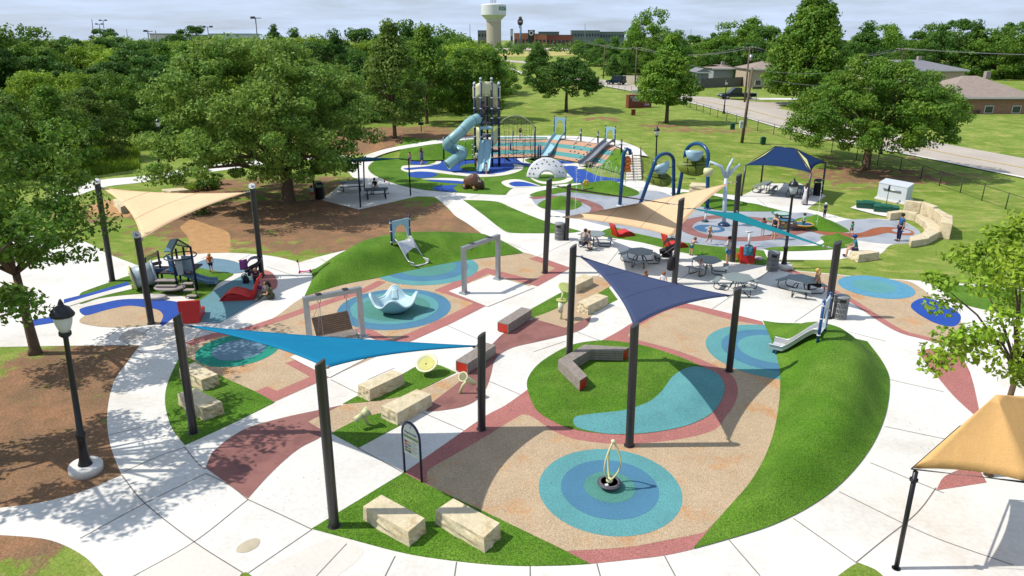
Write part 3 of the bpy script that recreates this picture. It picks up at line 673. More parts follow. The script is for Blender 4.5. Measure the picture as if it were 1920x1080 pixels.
# orange umbrella-like canopy at the right edge
def orange_shade():
    b = G(1680, 1066); t = T(1717, 884, b.y)
    r = thing('canopy_pole', 'slim leaning black pole with a collar under the orange canopy', 'pole', b)
    part(MB().cyl(b, t, .055, n=14), 'shaft', black, r); part(MB().cyl(t-V((0, 0, .25)), t-V((0, 0, .19)), .09, n=14), 'collar', black, r); part(MB().cyl(b, b+V((0, 0, .02)), .1, n=14), 'base_plate', black, r)
    q = thing('shade_canopy', 'bright orange fabric canopy at the right edge above the pavement', 'canopy', t)
    c = [T(1710, 879, b.y), T(1930, 905, b.y-.2), T(2010, 750, b.y+2.2), T(1800, 800, b.y+2.6)]; top = T(1868, 740, b.y+1.1)
    o = MB(); 
    for i in range(4):
        p, s = c[i], c[(i+1) % 4]; mid = (p+s)/2; ctr = (c[0]+c[2])/2
        def f(u, v, p=p, s=s):
            e = p.lerp(s, u); e = e+(ctr-(p+s)/2)*.1*4*u*(1-u); return e.lerp(top, v)
        o.grid(f, 10, 8)
    part(o, 'fabric', orange_f, q, solid=.01)
    part(MB().tube([c[0], c[1], c[2], c[3]], .03, 6, closed=True), 'cable_frame', black, q)
orange_shade()
# ---------------------------------------------------------------- stone blocks
def stone(label, top, h=.45, group='sawn limestone seat blocks', name='stone_block', rough=.03, hf=None):
    T4 = [G(x, y, h) for x, y in top]; c = sum(T4, V())/len(T4); root_z = 0
    n = 7; o = MB(); random.seed(int(top[0][0]*7))
    def side(i, u, v):
        a, b = T4[i], T4[(i+1) % len(T4)]; p = a.lerp(b, u); p = V((p.x, p.y, h*v)); d = V((p.x-c.x, p.y-c.y, 0)).normalized()
        e = 0 if v > .98 or u in (0, 1) else random.uniform(-rough, rough)*1.2
        return p+d*((1-v)*.04+e)
    for i in range(len(T4)): o.grid(lambda u, v, i=i: side(i, u, v), n, 5, sm=False)
    o.add([V((p.x, p.y, h)) for p in T4], [tuple(range(len(T4)))])
    me = o.obj(name, lime_m); me.location = (0, 0, 0)
    me.data.transform(Matrix.Translation((-c.x, -c.y, 0))); me.location = (c.x, c.y, .01)
    return tag(me, label, 'stone block', group)
stone('limestone block on the left turf wedge, farther of the pair behind the pole', [(365,679),(408,702),(377,713),(336,691)])
stone('limestone block on the left turf wedge, nearer of the pair beside the pole foot', [(363,727),(416,754),(379,767),(333,739)])
stone('limestone block in the middle island between the teal sail and the dish', [(671,722),(736,694),(756,701),(693,731)])
stone('limestone block in the middle island beside the small leaning telescope', [(715,762),(781,730),(808,740),(745,775)])
stone('limestone block on the front turf, left one crossed by a pole shadow', [(715,928),(796,972),(765,998),(681,950)])
stone('limestone block on the front turf, right one with a chipped corner', [(850,935),(937,981),(907,1009),(817,957)])
stone('limestone block half hidden behind the pole left of the navy sail', [(1095,514),(1112,520),(1081,535),(1061,531)])
stone('rough ended limestone block just left of the navy sail', [(1119,550),(1140,556),(1103,574),(1083,567)], rough=.06)
stone('low pale limestone block the man in the blue cap sits on', [(1594,471),(1631,469),(1649,473),(1611,478)])
stone('long rough limestone block on the lawn behind the bucket arches', [(1297,342),(1328,344),(1329,350),(1293,348)], .5, rough=.08)
stone('small flat limestone block on the lawn right of the stairs', [(1221,338),(1233,339),(1232,342),(1218,341)], .2, rough=.05)
stone('limestone boulder in the mulch bed below the left cream sail', [(211,374),(221,372),(237,384),(226,389)], .5, rough=.08)
stone('long low limestone slab beside the garden bed', [(303,355),(342,352),(354,356),(320,359)], .35, rough=.06)
def seatwall():
    def arc(pts, h, th, label, grp):
        P = [G(p[0], p[1]) for p in pts]; c = G(1692, 434)
        for i in range(len(P)-1):
            a, b = P[i], P[i+1]; oa = (a-c).normalized()*th; ob = (b-c).normalized()*th; d = (b-a)*.006
            o = MB(); hh = h*(1+.06*math.sin(i*2.3)); rr = .03
            B = [a+d, b-d, b-d+ob, a+d+oa]; o.hexa([V((p.x, p.y, 0)) for p in B], [V((p.x, p.y, hh-rr*k)) for k, p in enumerate(B)])
            q = o.obj('wall_stone', lime_m, bevel=.04); m_ = (a+b+oa+ob)/4; q.data.transform(Matrix.Translation((-m_.x, -m_.y, 0))); q.location = (m_.x, m_.y, 0)
            tag(q, label[i], 'stone block', grp)
    arc([(1668,414),(1690,411),(1714,416),(1729,427),(1737,440),(1725,452),(1703,458)], .55, .9, ['low seat stone at the far end of the curved seating wall','low seat stone below the tall curved backrest stones','low seat stone in the bend of the curved wall, left part','low seat stone in the bend of the curved wall, right part','low seat stone of the curved wall facing the standing man','low seat stone nearest the camera in the curved wall'], 'limestone blocks of the curved seating wall')
    arc([(1692,404),(1722,408),(1745,418),(1761,433),(1757,446)], 1.1, .7, ['tall backrest stone at the far left of the curved wall','tall backrest stone second along the curved wall','tall backrest stone on the right of the curved wall','tall backrest stone nearest the camera in the curved wall'], 'tall limestone blocks of the curved seating wall')
seatwall()
# ---------------------------------------------------------------- slatted benches
def slat_seg(root, a, b, c, d, h=.47, ends=(True, False)):
    """a-d left long edge, b-c right long edge (world, ground)"""
    w = MB(); K = MB(); n = 5
    up = lambda p, z: V((p.x, p.y, z))
    for k in range(n):
        t0, t1 = (k+.06)/n, (k+.94)/n
        q = [a.lerp(b, t0), a.lerp(b, t1), d.lerp(c, t1), d.lerp(c, t0)]
        w.hexa([up(p, h-.04) for p in q], [up(p, h) for p in q])
    for (p, q, o) in ((a, d, (a-b).normalized()), (b, c, (b-a).normalized())):
        for k in range(4):
            z0 = .05+k*.1; w.hexa([up(p, z0), up(q, z0), up(q-o*.03, z0), up(p-o*.03, z0)], [up(p, z0+.085), up(q, z0+.085), up(q-o*.03, z0+.085), up(p-o*.03, z0+.085)])
    part(w, 'slats', wood_m, root)
    u = (b-a).normalized()*.045; l = (d-a).normalized()*.03; q = [a+u+l, b-u+l, c-u-l, d+u-l]
    K.hexa([up(p, .03) for p in q], [up(p, h-.05) for p in q]); part(K, 'core', mat('dark_frame', A(60,54,50), .8), root)
    for on, (p, s, f) in zip(ends, ((a, b, (d-a)), (d, c, (a-d)))):
        if on:
            f = f.normalized(); u = (s-p).normalized()*.04; e = MB(); q = [p+u+f*.012, s-u+f*.012, s-u+f*.03, p+u+f*.03]
            e.hexa([up(x, .04) for x in q], [up(x, h-.05) for x in q]); part(e, 'end_panel', mat('red_end', A(214,52,34), .45), root)
def bench(label, near_c, far_c, w=.55):
    a = G(*near_c); b = G(*far_c); d = (b-a).normalized(); n = V((-d.y, d.x, 0))*w
    root = thing('slatted_bench', label, 'bench', (a+b+n)/2, 0, 'straight slatted benches'); slat_seg(root, a+n, a, b, b+n, ends=(True, True))
bench('straight slatted bench with a red end, the farther one, near the cream toy', (953,627), (997,598))
bench('straight slatted wooden bench with a red end, half behind a dark pole', (877,703), (930,667))
h_ = .47; Z = [G(x, y, h_) for x, y in [(1046.5,674.5),(1073.7,676),(1101,704.5),(1087,713.5),(1107.4,656.3),(1095.8,646),(1168.3,658),(1180,651)]]
zb = thing('angled_bench', 'zigzag three part slatted bench with red ends on the turf disc', 'bench', V((Z[0].x, Z[0].y, 0)))
fl = lambda p: V((p.x, p.y, 0))
slat_seg(zb, fl(Z[3]), fl(Z[2]), fl(Z[1]), fl(Z[0])); slat_seg(zb, fl(Z[0]), fl(Z[1]), fl(Z[4]), fl(Z[5]), ends=(False, False)); slat_seg(zb, fl(Z[7]), fl(Z[6]), fl(Z[4]), fl(Z[5]))
# ---------------------------------------------------------------- picnic tables
def hex_table(label, px, py, rz, m=plas_grey, group='grey metal picnic tables on the plaza'):
    r = thing('picnic_table', label, 'picnic table', G(px, py), rz, group)
    r.scale = (.86, .86, .97); t = MB(); pts = [(.9*math.cos(R(60*k+30)), .9*math.sin(R(60*k+30))) for k in range(6)]
    t.prism(pts, .72, .76); t.obj('tabletop', m, r, bevel=.01)
    e = MB(); e.tube([V((x*1.0, y*1.0, .735)) for x, y in pts], .025, 6, closed=True); e.obj('edge', m, r)
    for k in range(3):
        a = R(120*k+90); ca, sa = math.cos(a), math.sin(a)
        def L2(x, y, z): return V((x*ca-y*sa, x*sa+y*ca, z))
        b = MB(); b.hexa([L2(*p) for p in [(1.0,-.5,.43),(1.34,-.62,.43),(1.34,.62,.43),(1.02,.5,.43)]], [L2(*p) for p in [(1.02,-.5,.465),(1.34,-.62,.465),(1.34,.62,.465),(1.02,.5,.465)]]); b.obj('bench_seat', m, r)
        for s in (-1, 1):
            l = MB(); l.tube([L2(.0, s*.05, .66), L2(.3, s*.2, .4), L2(.42, s*.3, .08), L2(.55, s*.34, .03), L2(1.12, s*.38, .03), L2(1.25, s*.38, .12), L2(1.22, s*.38, .43)], .026, 8); l.obj('leg', black, r)
    return r
tb = []
hex_table('metal picnic table where the man in the grey shirt sits', 1112, 459, R(20))
hex_table('metal picnic table in sail shade with a clear bottle on its bench', 1199, 494, R(45))
hex_table('metal picnic table where the toddler in white stands', 1323, 510, R(10))
hex_table('metal picnic table in the middle right, half in sail shade', 1381, 545, R(60), group='grey metal picnic tables on the plaza')
hex_table('metal picnic table in teal shade where the blonde woman sits', 1500, 548, R(35))
def rect_table(label, px, py, rz, m, group):
    r = thing('picnic_table', label, 'picnic table', G(px, py), rz, group)
    t = MB(); t.box((0, 0, .74), (1.9, .75, .04)); t.obj('tabletop', m, r, bevel=.015)
    for s in (-1, 1):
        b = MB(); b.box((0, s*.72, .45), (1.9, .28, .035)); b.obj('bench_seat', m, r, bevel=.01)
        l = MB(); x = s*.7
        l.tube([(x, -.72, .44), (x, -.86, .3), (x, -.86, .1), (x, -.7, .03), (x, .7, .03), (x, .86, .1), (x, .86, .3), (x, .72, .44)], .028, 8)
        l.tube([(x, -.25, .72), (x, -.2, .03)], .028, 8); l.tube([(x, .25, .72), (x, .2, .03)], .028, 8); l.tube([(x, -.72, .43), (x, .72, .43)], .02, 6); l.obj('leg_frame', black, r)
    return r
dk = mat('dark_green_coated', A(62,88,96), .5)
rect_table('dark rectangular picnic table under the teal canopy, farther one', 660, 357, R(14), dk, 'picnic tables under the teal canopy')
rect_table('dark rectangular picnic table under the teal canopy where a person sits', 706, 371, R(14), dk, 'picnic tables under the teal canopy')
rect_table('rectangular picnic table under the blue hip canopy, in the sun at left', 1434, 360, R(60), plas_grey, 'picnic tables under the blue canopy')
rect_table('rectangular picnic table under the blue hip canopy behind the woman in white', 1497, 368, R(60), plas_grey, 'picnic tables under the blue canopy')
# ---------------------------------------------------------------- bins
def bin_grey(label, px, py, sc_=1.):
    r = thing('litter_bin', label, 'litter bin', G(px, py), 0, 'grey slatted litter bins')
    b = MB(); b.lathe((0, 0, 0), [(.25, .03), (.27, .05), (.27, .8), (.25, .8)], 24); b.obj('liner', mat('bin_dark', A(70,72,76), .6), r)
    s = MB()
    for k in range(30):
        a = k*2*math.pi/30; c, q = math.cos(a), math.sin(a)
        for z0, z1 in ((.06, .28), (.3, .5), (.52, .74)): s.box((c*.3, q*.3, (z0+z1)/2), (.02, .036, z1-z0), rz=a)
    for z in (.04, .29, .51, .76): s.lathe((0, 0, z), [(.295, -.02), (.312, -.02), (.312, .02), (.295, .02)], 30)
    s.obj('slats', mat('bin_grey', A(158,160,162), .45, .3), r)
    l = MB(); l.lathe((0, 0, 0), [(.32, .8), (.32, 1.0), (.335, 1.01), (.335, 1.05), (.3, 1.08), (.12, 1.12), (0, 1.125)], 28); l.obj('lid', mat('bin_lid', A(150,152,154), .5, .2), r)
    for a in (-105, 75): o = MB(); o.box((math.cos(R(a))*.312, math.sin(R(a))*.312, .9), (.03, .26, .13), rz=R(a)); o.obj('opening', black, r)
    r.scale = (sc_,)*3
bin_grey('grey slatted litter bin nearest the camera, beside the hill slide pole', 1573, 596, 1.0)
bin_grey('grey slatted litter bin beside the tall street lamp', 1447, 507, 1.0)
bin_grey('grey slatted litter bin beside a dark pole left of the splash pad', 1049, 449, 1.0)
def bin_black(label, px, py):
    r = thing('litter_bin', label, 'litter bin', G(px, py), R(10), 'black covered litter bins')
    b = MB(); b.lathe((0, 0, 0), [(.36, .03), (.36, .95), (.38, .97)], 8); b.obj('body', black, r, bevel=.01)
    l = MB(); l.lathe((0, 0, 0), [(.4, 1.15), (.4, 1.22), (.3, 1.3), (0, 1.32)], 8); l.obj('lid', mat('bin_top', A(50,66,70), .5), r)
    p = MB(); [p.box((x, y, 1.06), (.05, .05, .22)) for x in (-.25, .25) for y in (-.25, .25)]; p.obj('lid_posts', black, r)
bin_black('black covered litter bin beside the child under the oak', 600, 373)
bin_black('black covered litter bin under the blue hip canopy', 1532, 366)
# ---------------------------------------------------------------- street lamps
def lamp(label, base, top, s=1., plinth=False, terr=True, lean=True):
    b = Gt(*base); t = T(top[0], top[1], b.y); Hh = t.z-b.z; r = thing('street_lamp', label, 'street lamp', b, 0, 'black acorn street lamps')
    r.rotation_euler = (0, math.atan2(t.x-b.x, Hh) if lean else 0, 0)
    k = Hh/4.6; q = lambda prof: [(x*s, z*Hh/4.6) for x, z in prof]
    o = MB(); o.lathe((0, 0, 0), q([(.2, 0), (.2, .12), (.17, .2), (.12, .36), (.1, .6), (.095, 1.0), (.115, 1.02), (.115, 1.12), (.075, 1.16), (.055, 3.6), (.06, 3.7)]), 12); o.obj('post', black, r)
    g = MB(); g.lathe((0, 0, 0), q([(.1, 3.78), (.17, 4.0), (.2, 4.2), (.2, 4.22)]), 12); g.obj('globe', mat('lamp_glass', A(225,228,225), .25, var=.03), r)
    c = MB(); c.lathe((0, 0, 0), q([(.25, 4.2), (.25, 4.25), (.17, 4.38), (.07, 4.45), (.05, 4.52), (.02, 4.6), (0, 4.6)]), 12)
    c.obj('lantern_cap', black, r); c = MB(); c.lathe((0, 0, 0), q([(.07, 3.66), (.13, 3.72), (.13, 3.8), (.07, 3.82)]), 12); c.obj('lantern_collar', black, r)
    if plinth: p = MB(); p.lathe((0, 0, 0), [(.45, 0), (.45, .22), (.42, .26), (0, .26)], 24); p.obj('plinth', concrete, r)
    return r
lamp('tall black street lamp on a round concrete plinth by the middle bin', (1469, 503), (1490, 333), 1.1, True)
lamp('black street lamp on the lawn behind the bucket arches', (1229, 336), (1232, 236), 1.1)
lamp('black street lamp across the road fence beside the parked pickup', (1357, 213), (1363, 148), 1.1)
lamp('black street lamp in front of the woods at far left', (298, 316), (296, 219), 1.1)
lamp('black street lamp half hidden in the woods above the teal canopy', (664, 250), (663, 197), 1.1)
lamp('black street lamp hidden behind the spreading tree by the fence', (1651, 289), (1664, 200), 1.1)
lamp('black street lamp in the dark bed at the left edge, nearest the camera', (162, 884), (112, 560), 1.2, True)
# ---------------------------------------------------------------- canopies on posts
def teal_canopy():
    pts = [((590,362),(583,302)), ((683,352),(682,302)), ((770,367),(766,297)), ((676,389),(671,300))]
    B = [G(*p[0]) for p in pts]; Tt = [T(p[1][0], p[1][1], b.y) for p, b in zip(pts, B)]
    hs = [3.2, 2.9, 3.1, 3.0]; r = thing('shade_canopy', 'teal canopy on four slim posts partly hidden by the big oak', 'canopy', (B[0]+B[2])/2)
    Tt = [V((t.x, t.y, max(2.6, t.z))) for t in Tt]
    for b, t in zip(B, Tt): part(MB().cyl(b, t, .06, n=10), 'post', black, r)
    def f(u, v):
        p = Tt[0].lerp(Tt[1], u).lerp(Tt[3].lerp(Tt[2], u), v); c = (Tt[0]+Tt[1]+Tt[2]+Tt[3])/4
        e = max(4*u*(1-u)*(1-4*v*(1-v)), 4*v*(1-v)*(1-4*u*(1-u))); p = p.lerp(c, .12*e); p.z += -.35*16*u*(1-u)*v*(1-v)*.6; return p
    part(MB().grid(f, 14, 14), 'fabric', fabric('teal_canopy_fabric', A(50,140,165), .35), r, solid=.01)
teal_canopy()
sheetp = [G(603,375), G(672,393), G(783,368), G(690,340), G(640,345)]
def hip_canopy():
    bs = [((1390,368),(1399,303)), ((1427,342),(1431,303)), ((1541,362),(1549,302)), ((1512,385),(1521,319))]
    B = [G(*p[0]) for p in bs]; Tt = [T(p[1][0], p[1][1], b.y) for p, b in zip(bs, B)]
    z = sum(t.z for t in Tt)/4
    r = thing('hip_canopy', 'royal blue hip roofed fabric canopy on four dark posts', 'canopy', (B[0]+B[2])/2)
    for b, t in zip(B, Tt): part(MB().cyl(b, V((t.x, t.y, z)), .075, n=10), 'post', darkpole, r)
    E = [V((t.x, t.y, z)) for t in Tt]; c = sum(E, V())/4; ax = ((E[2]+E[3])/2-(E[0]+E[1])/2)
    p1 = c-ax*.2+V((0, 0, 1.25)); p2 = c+ax*.1+V((0, 0, 1.25)); o = MB()
    def pan(a, b, q, p, pull=.12):
        def f(u, v):
            e = a.lerp(b, u)+((p+q)/2-(a+b)/2)*pull*4*u*(1-u); return e.lerp(p.lerp(q, u), v)
        o.grid(f, 10, 8)
    pan(E[0], E[3], p2, p1); pan(E[3], E[2], p2, p2); pan(E[2], E[1], p1, p2); pan(E[1], E[0], p1, p1)
    part(o, 'fabric', blue_f, r, solid=.01)
    f = MB(); [f.cyl(e, p, .045, n=8) for e, p in ((E[0], p1), (E[1], p1), (E[2], p2), (E[3], p2), (p1, p2))]; part(f, 'rafters', darkpole, r)
    y = MB(); 
    for e, p in ((E[3], p2), (E[0], p1)):
        d = V((.09, -.05, .03)); y.hexa([e.lerp(p, .1)+d, e.lerp(p, .9)+d, e.lerp(p, .5)+d*3], [q+V((0, 0, .01)) for q in (e.lerp(p, .1)+d, e.lerp(p, .9)+d, e.lerp(p, .5)+d*3)])
    part(y, 'edge_trim', mat('yellowed_trim', A(196,196,130), .7), r)
hip_canopy()
# ================================================================ PLAY EQUIPMENT
# --- arched information board
def board():
    a = G(759, 886); b = G(791, 905); t = T(755, 810, a.y).z; h = 1.75
    r = thing('information_board', 'arched navy framed board with rules and pictures beside the front turf', 'sign', (a+b)/2)
    d = (b-a); L_ = d.length; u = d.normalized(); mid = (a+b)/2; rad = L_/2
    pts = [a, a+V((0, 0, h-rad))]+[mid-u*math.cos(R(k*15))*rad+V((0, 0, h-rad+math.sin(R(k*15))*rad*1.15)) for k in range(1, 12)]+[b+V((0, 0, h-rad)), b]
    part(MB().tube(pts, .035, 10), 'frame', mat('navy_tube', A(22,36,84), .3), r)
    n = V((u.y, -u.x, 0)); 
    def face(x, z, o=0.): return mid+u*x+V((0, 0, z))+n*o
    prof = [(-rad+.04, .72), (rad-.04, .72), (rad-.04, h-rad)]+[(math.cos(R(k*15))*(rad-.04), h-rad+math.sin(R(k*15))*(rad-.04)*1.1) for k in range(1, 12)]+[(-rad+.04, h-rad)]
    p = MB(); p.hexa([face(x, z, -.008) for x, z in prof], [face(x, z, .008) for x, z in prof]); part(p, 'panel', mat('board_white', A(226,232,226), .35), r)
    W = rad-.06
    def rc(name, x0, x1, z0, z1, m, o=.011):
        q = MB(); q.hexa([face(x0, z0, .008), face(x1, z0, .008), face(x1, z1, .008), face(x0, z1, .008)], [face(x0, z0, o), face(x1, z0, o), face(x1, z1, o), face(x0, z1, o)]); part(q, name, m, r)
    rc('green_banner', -W, W, 1.28, 1.36, mat('board_green', A(120,160,90), .5))
    cs = [(150,70,80),(210,190,90),(200,90,120),(110,150,190),(120,120,120),(200,170,90),(90,140,120),(90,90,100)]
    for i, c in enumerate(cs):
        x = -W+.02+(i % 2)*W*.48; z = 1.18-(i//2)*.1; rc('picture', x, x+W*.42, z-.075, z, mat('pic%d' % i, A(*c), .5))
    for k in range(9): rc('text_line', .02, W-.03-.05*(k % 3), 1.2-k*.045, 1.212-k*.045, mat('board_ink', A(150,155,165), .6))
    rc('arrow_mark', -.012, .012, 1.62, 1.7, mat('board_dark', A(40,60,90), .5))
    txt(r, 'Playground Rules', mid+n*.013+V((0, 0, 1.44)), .075, u, mat('board_dark', A(40,60,90), .5), 'title_text')
def txt(root, s, pos, size, u, m, name, up=V((0, 0, 1)), ext=.003, align='CENTER'):
    c = bpy.data.curves.new(name, 'FONT'); c.body = s; c.size = size; c.align_x = align; c.extrude = ext; c.resolution_u = 2
    o = bpy.data.objects.new(name, c); COL.objects.link(o); dg = bpy.context.evaluated_depsgraph_get()
    me = bpy.data.meshes.new_from_object(o.evaluated_get(dg)); bpy.data.objects.remove(o)
    n = u.cross(up).normalized(); M = Matrix((( u.x, up.x, n.x), (u.y, up.y, n.y), (u.z, up.z, n.z))).to_4x4(); M.translation = pos-root.location
    me.transform(M); me.materials.clear(); me.materials.append(m); o = bpy.data.objects.new(name, me); COL.objects.link(o); o.parent = root; return o
board()
# --- spinner with three bowed bars
def spinner():
    c = G(1142, 914); r = thing('standing_spinner', 'cream wire spinner on a round black disc in the middle of the front rings', 'play spinner', c)
    d = MB(); d.lathe((0, 0, 0), [(.1, .0), (.1, .1), (.3, .12), (.34, .15), (.34, .18), (.3, .2), (.0, .2)], 28); d.obj('disc', mat('spinner_disc', A(84,80,90), .6), r)
    g = MB(); g.lathe((0, 0, .203), [(.29, 0), (.29, .008), (.24, .008), (.24, 0)], 28); g.obj('grip_ring', mat('disc_grey', A(110,110,115), .6), r)
    top = T(1150, 828, c.y)-c
    h = MB(); h.ball((0, 0, .24), (.1, .1, .09), 14); h.obj('hub', cream_p, r); h = MB(); h.ball(top, .07, 12); h.obj('top_ball', cream_p, r)
    for k in range(3):
        a = R(100+120*k); pts = [V((0, 0, .24))+(top-V((0, 0, .24)))*t+V((math.cos(a), math.sin(a), 0))*.3*math.sin(math.pi*t)**.8*(1-.25*t) for t in [i/14 for i in range(15)]]
        b = MB(); b.tube(pts, .027, 8); b.obj('bar', cream_p, r)
    l = MB(); l.box((-.1, -.17, .215), (.09, .09, .01), rz=.3); l.obj('label_plate', white_p, r)
spinner()
# --- science toys
def dish():
    b = G(798, 702); r = thing('listening_dish', 'round pale yellow dish on a short post in the island turf', 'play dish', b)
    part(MB().cyl(b, b+V((0, 0, .5)), .03, n=10), 'post', cream_p, r)
    c = T(800, 681, b.y); o = MB(); 
    n_ = V((-.12, -.45, .85)).normalized(); M = n_.to_track_quat('Z', 'Y').to_matrix().to_4x4(); M.translation = c-r.location
    o.lathe((0, 0, 0), [(.0, -.16), (.2, -.13), (.33, -.06), (.4, .0), (.43, .01), (.43, .03), (.38, .03), (.3, -.03), (.18, -.09), (0, -.12)], 28); o.xf(M); o.obj('dish_bowl', mat('dish_yellow', A(240,238,190), .4), r)
    i = MB(); i.lathe((0, 0, 0), [(0, -.105), (.17, -.08), (.29, -.02)], 28); i.xf(M); i.obj('inner_face', mat('dish_inner', A(222,216,120), .4), r)
dish()
def scope(label, base, tip, low, m=cream_p, r0=.17):
    b = G(*base); r = thing('play_telescope', label, 'play telescope', b, 0, 'cream play telescopes')
    t = T(tip[0], tip[1], b.y+tip[2]); l = T(low[0], low[1], b.y+low[2]); mid = t.lerp(l, .45)
    part(MB().tube([b, b+(mid-b)*.4+V((0, 0, .12)), mid], .045, 8, rs=[.06, .05, .05]), 'stand', m, r)
    o = MB(); d = (l-t).normalized(); o.cyl(t, t+d*.22, r0, r0*.62, 18); o.cyl(t+d*.2, l, r0*.52, r0*.6, 16); part(o, 'barrel', m, r)
    part(MB().cyl(t-d*.012, t+d*.01, r0*1.08, n=20), 'lens_rim', m, r); part(MB().cyl(t-d*.018, t-d*.013, r0*.85, n=20), 'lens', mat('lens_tint', A(150,146,110), .15), r)
scope('leaning cream telescope toy on the small front turf patch', (690, 797), (690, 770, -.05), (665, 788, -.35))
scope('cream telescope toy beside the bench end, behind the dark pole', (862, 738), (868, 706, -.3), (889, 718, .35))
def stand3():
    b = G(1052, 599); r = thing('listening_post', 'cream and green stacked cup toy beside the dark pole', 'play post', b)
    part(MB().cyl(b, b+V((0, 0, .5)), .05, n=10), 'post', cream_p, r)
    c = T(1051, 585, b.y-.1); part(MB().cyl(c, T(1052, 566, b.y-.1), .11, .13, 16), 'cylinder', mat('cream_bright', A(244,242,214), .45), r)
    c2 = T(1053, 563, b.y); o = MB(); o.lathe(c2, [(.05, -.06), (.24, .0), (.25, .03), (.2, .03), (.1, .02), (0, .02)], 20); part(o, 'collar_plate', mat('lime_plastic', A(200,206,120), .45), r)
    c3 = T(1056, 548, b.y); part(MB().cyl(c2, c3, .05, n=10), 'neck', cream_p, r)
    o = MB(); M = Matrix.Translation(c3)@V((.25, -.35, .85)).to_track_quat('Z', 'Y').to_matrix().to_4x4(); o.lathe((0, 0, 0), [(.04, 0), (.12, .08), (.3, .26), (.33, .3), (.29, .3)], 22); o.xf(M); part(o, 'cup', mat('lime_plastic', A(200,206,120), .45), r)
    o = MB(); o.lathe((0, 0, 0), [(.29, .285), (0, .285)], 22); o.xf(M); part(o, 'mirror', mat('mirror_grey', A(150,165,180), .2, .5), r)
stand3()
# --- spinning bowl
def bowl():
    c = G(740, 584); r = thing('spinning_bowl', 'pale blue three pointed spinner bowl with seats in the blue rings', 'play spinner', c, R(6))
    n = 72; k = 16; H_ = lambda a: .62+.34*max(0, math.cos(3*a/2*2*.5*2))  # three peaks
    Hh = lambda a: .46+.46*(.5+.5*math.cos(4*a))**1.5
    Rr = lambda a: .98+.14*(.5+.5*math.cos(4*a))**1.5
    def out(u, v):
        a = u*2*math.pi; rr = lerp(.55, Rr(a), v**.75); return V((math.cos(a)*rr, math.sin(a)*rr, .1+v*(Hh(a)-.1)))
    o = MB(); o.grid(out, n, 8); o.obj('outer_shell', mat('bowl_blue', A(150,200,214), .35, var=.03), r)
    def rim(u, v):
        a = u*2*math.pi; p = out(u, 1); q = R(360*v); d = V((math.cos(a), math.sin(a), 0)); return p-d*.05+d*.07*math.cos(q)+V((0, 0, .05*math.sin(q)))
    o = MB(); o.grid(rim, n, 8); o.obj('rim', mat('bowl_rim', A(206,232,236), .35, var=.03), r)
    def inn(u, v):
        a = u*2*math.pi; rr = lerp(.05, Rr(a)-.1, v); fl_ = .28+.03*math.cos(3*a); z = lerp(fl_, Hh(a)-.0, ss(max(0, (v-.45)/.55))**1.3) if v > .45 else fl_; return V((math.cos(a)*rr, math.sin(a)*rr, z))
    o = MB(); o.grid(inn, n, 12); o.obj('seat_well', mat('bowl_in', A(190,222,230), .4, var=.03), r)
    for q in range(2):
        a = R(90+180*q); d = V((math.cos(a), math.sin(a), 0)); t = V((-d.y, d.x, 0)); o = MB()
        o.grid(lambda u, v: d*(.62+.26*v+.02)+t*((u-.5)*.34*(1-.35*v))+V((0, 0, .36+.42*v+.03*math.sin(u*math.pi))), 6, 6); o.obj('backrest', mat('bowl_rim', A(206,232,236), .35), r, solid=.05)
    o = MB(); o.lathe((0, 0, 0), [(.4, .01), (.4, .1), (.56, .12), (.56, .1), (.4, .02)], 30); o.obj('base', mat('bowl_base', A(40,90,110), .5), r)
bowl()
# --- swing frames
def frame(label, l0, l1, r0, r1, seat=False):
    """bases and tops of the two legs in the photo"""
    a = G(*l0); b = G(*r0); ta = T(l1[0], l1[1], a.y); tb_ = T(r1[0], r1[1], b.y); z = (ta.z+tb_.z)/2
    r = thing('swing_frame', label, 'swing frame', (a+b)/2, 0, 'square tube steel swing frames'); u = (b-a).normalized(); ang = math.atan2(u.y, u.x); w_ = .2
    for p in (a, b):
        part(MB().box((p.x, p.y, z/2-.08), (w_, w_, z-.16), rz=ang), 'leg', galv, r, bevel=.01)
        part(MB().box((p.x, p.y, .05), (.42, .42, .1), rz=ang), 'foot', galv, r, bevel=.02)
    m = (a+b)/2; part(MB().box((m.x, m.y, z-.1), ((b-a).length+w_+.004, w_+.004, w_), rz=ang), 'beam', galv, r, bevel=.01)
    hang = []
    for t in (.24, .74):
        p = a.lerp(b, t); o = MB()
        for s in (-.05, .05): o.cyl((p.x+u.x*s, p.y+u.y*s, z+.03), (p.x+u.x*s, p.y+u.y*s, z-.35), .012, n=6)
        o.box((p.x, p.y, z+.015), (.22, .26, .03), rz=ang); part(o, 'hanger', black, r); hang.append(V((p.x, p.y, z-.35)))
    return a, b, z, u, hang, r
frame('empty square steel swing frame with no seat on the white pad', (871, 551), (868, 462), (934, 524), (936, 440))
a, b, z, u, hang, fr = frame('square steel swing frame holding the wooden lounger swing', (583, 655), (566, 563), (680, 633), (667, 532))
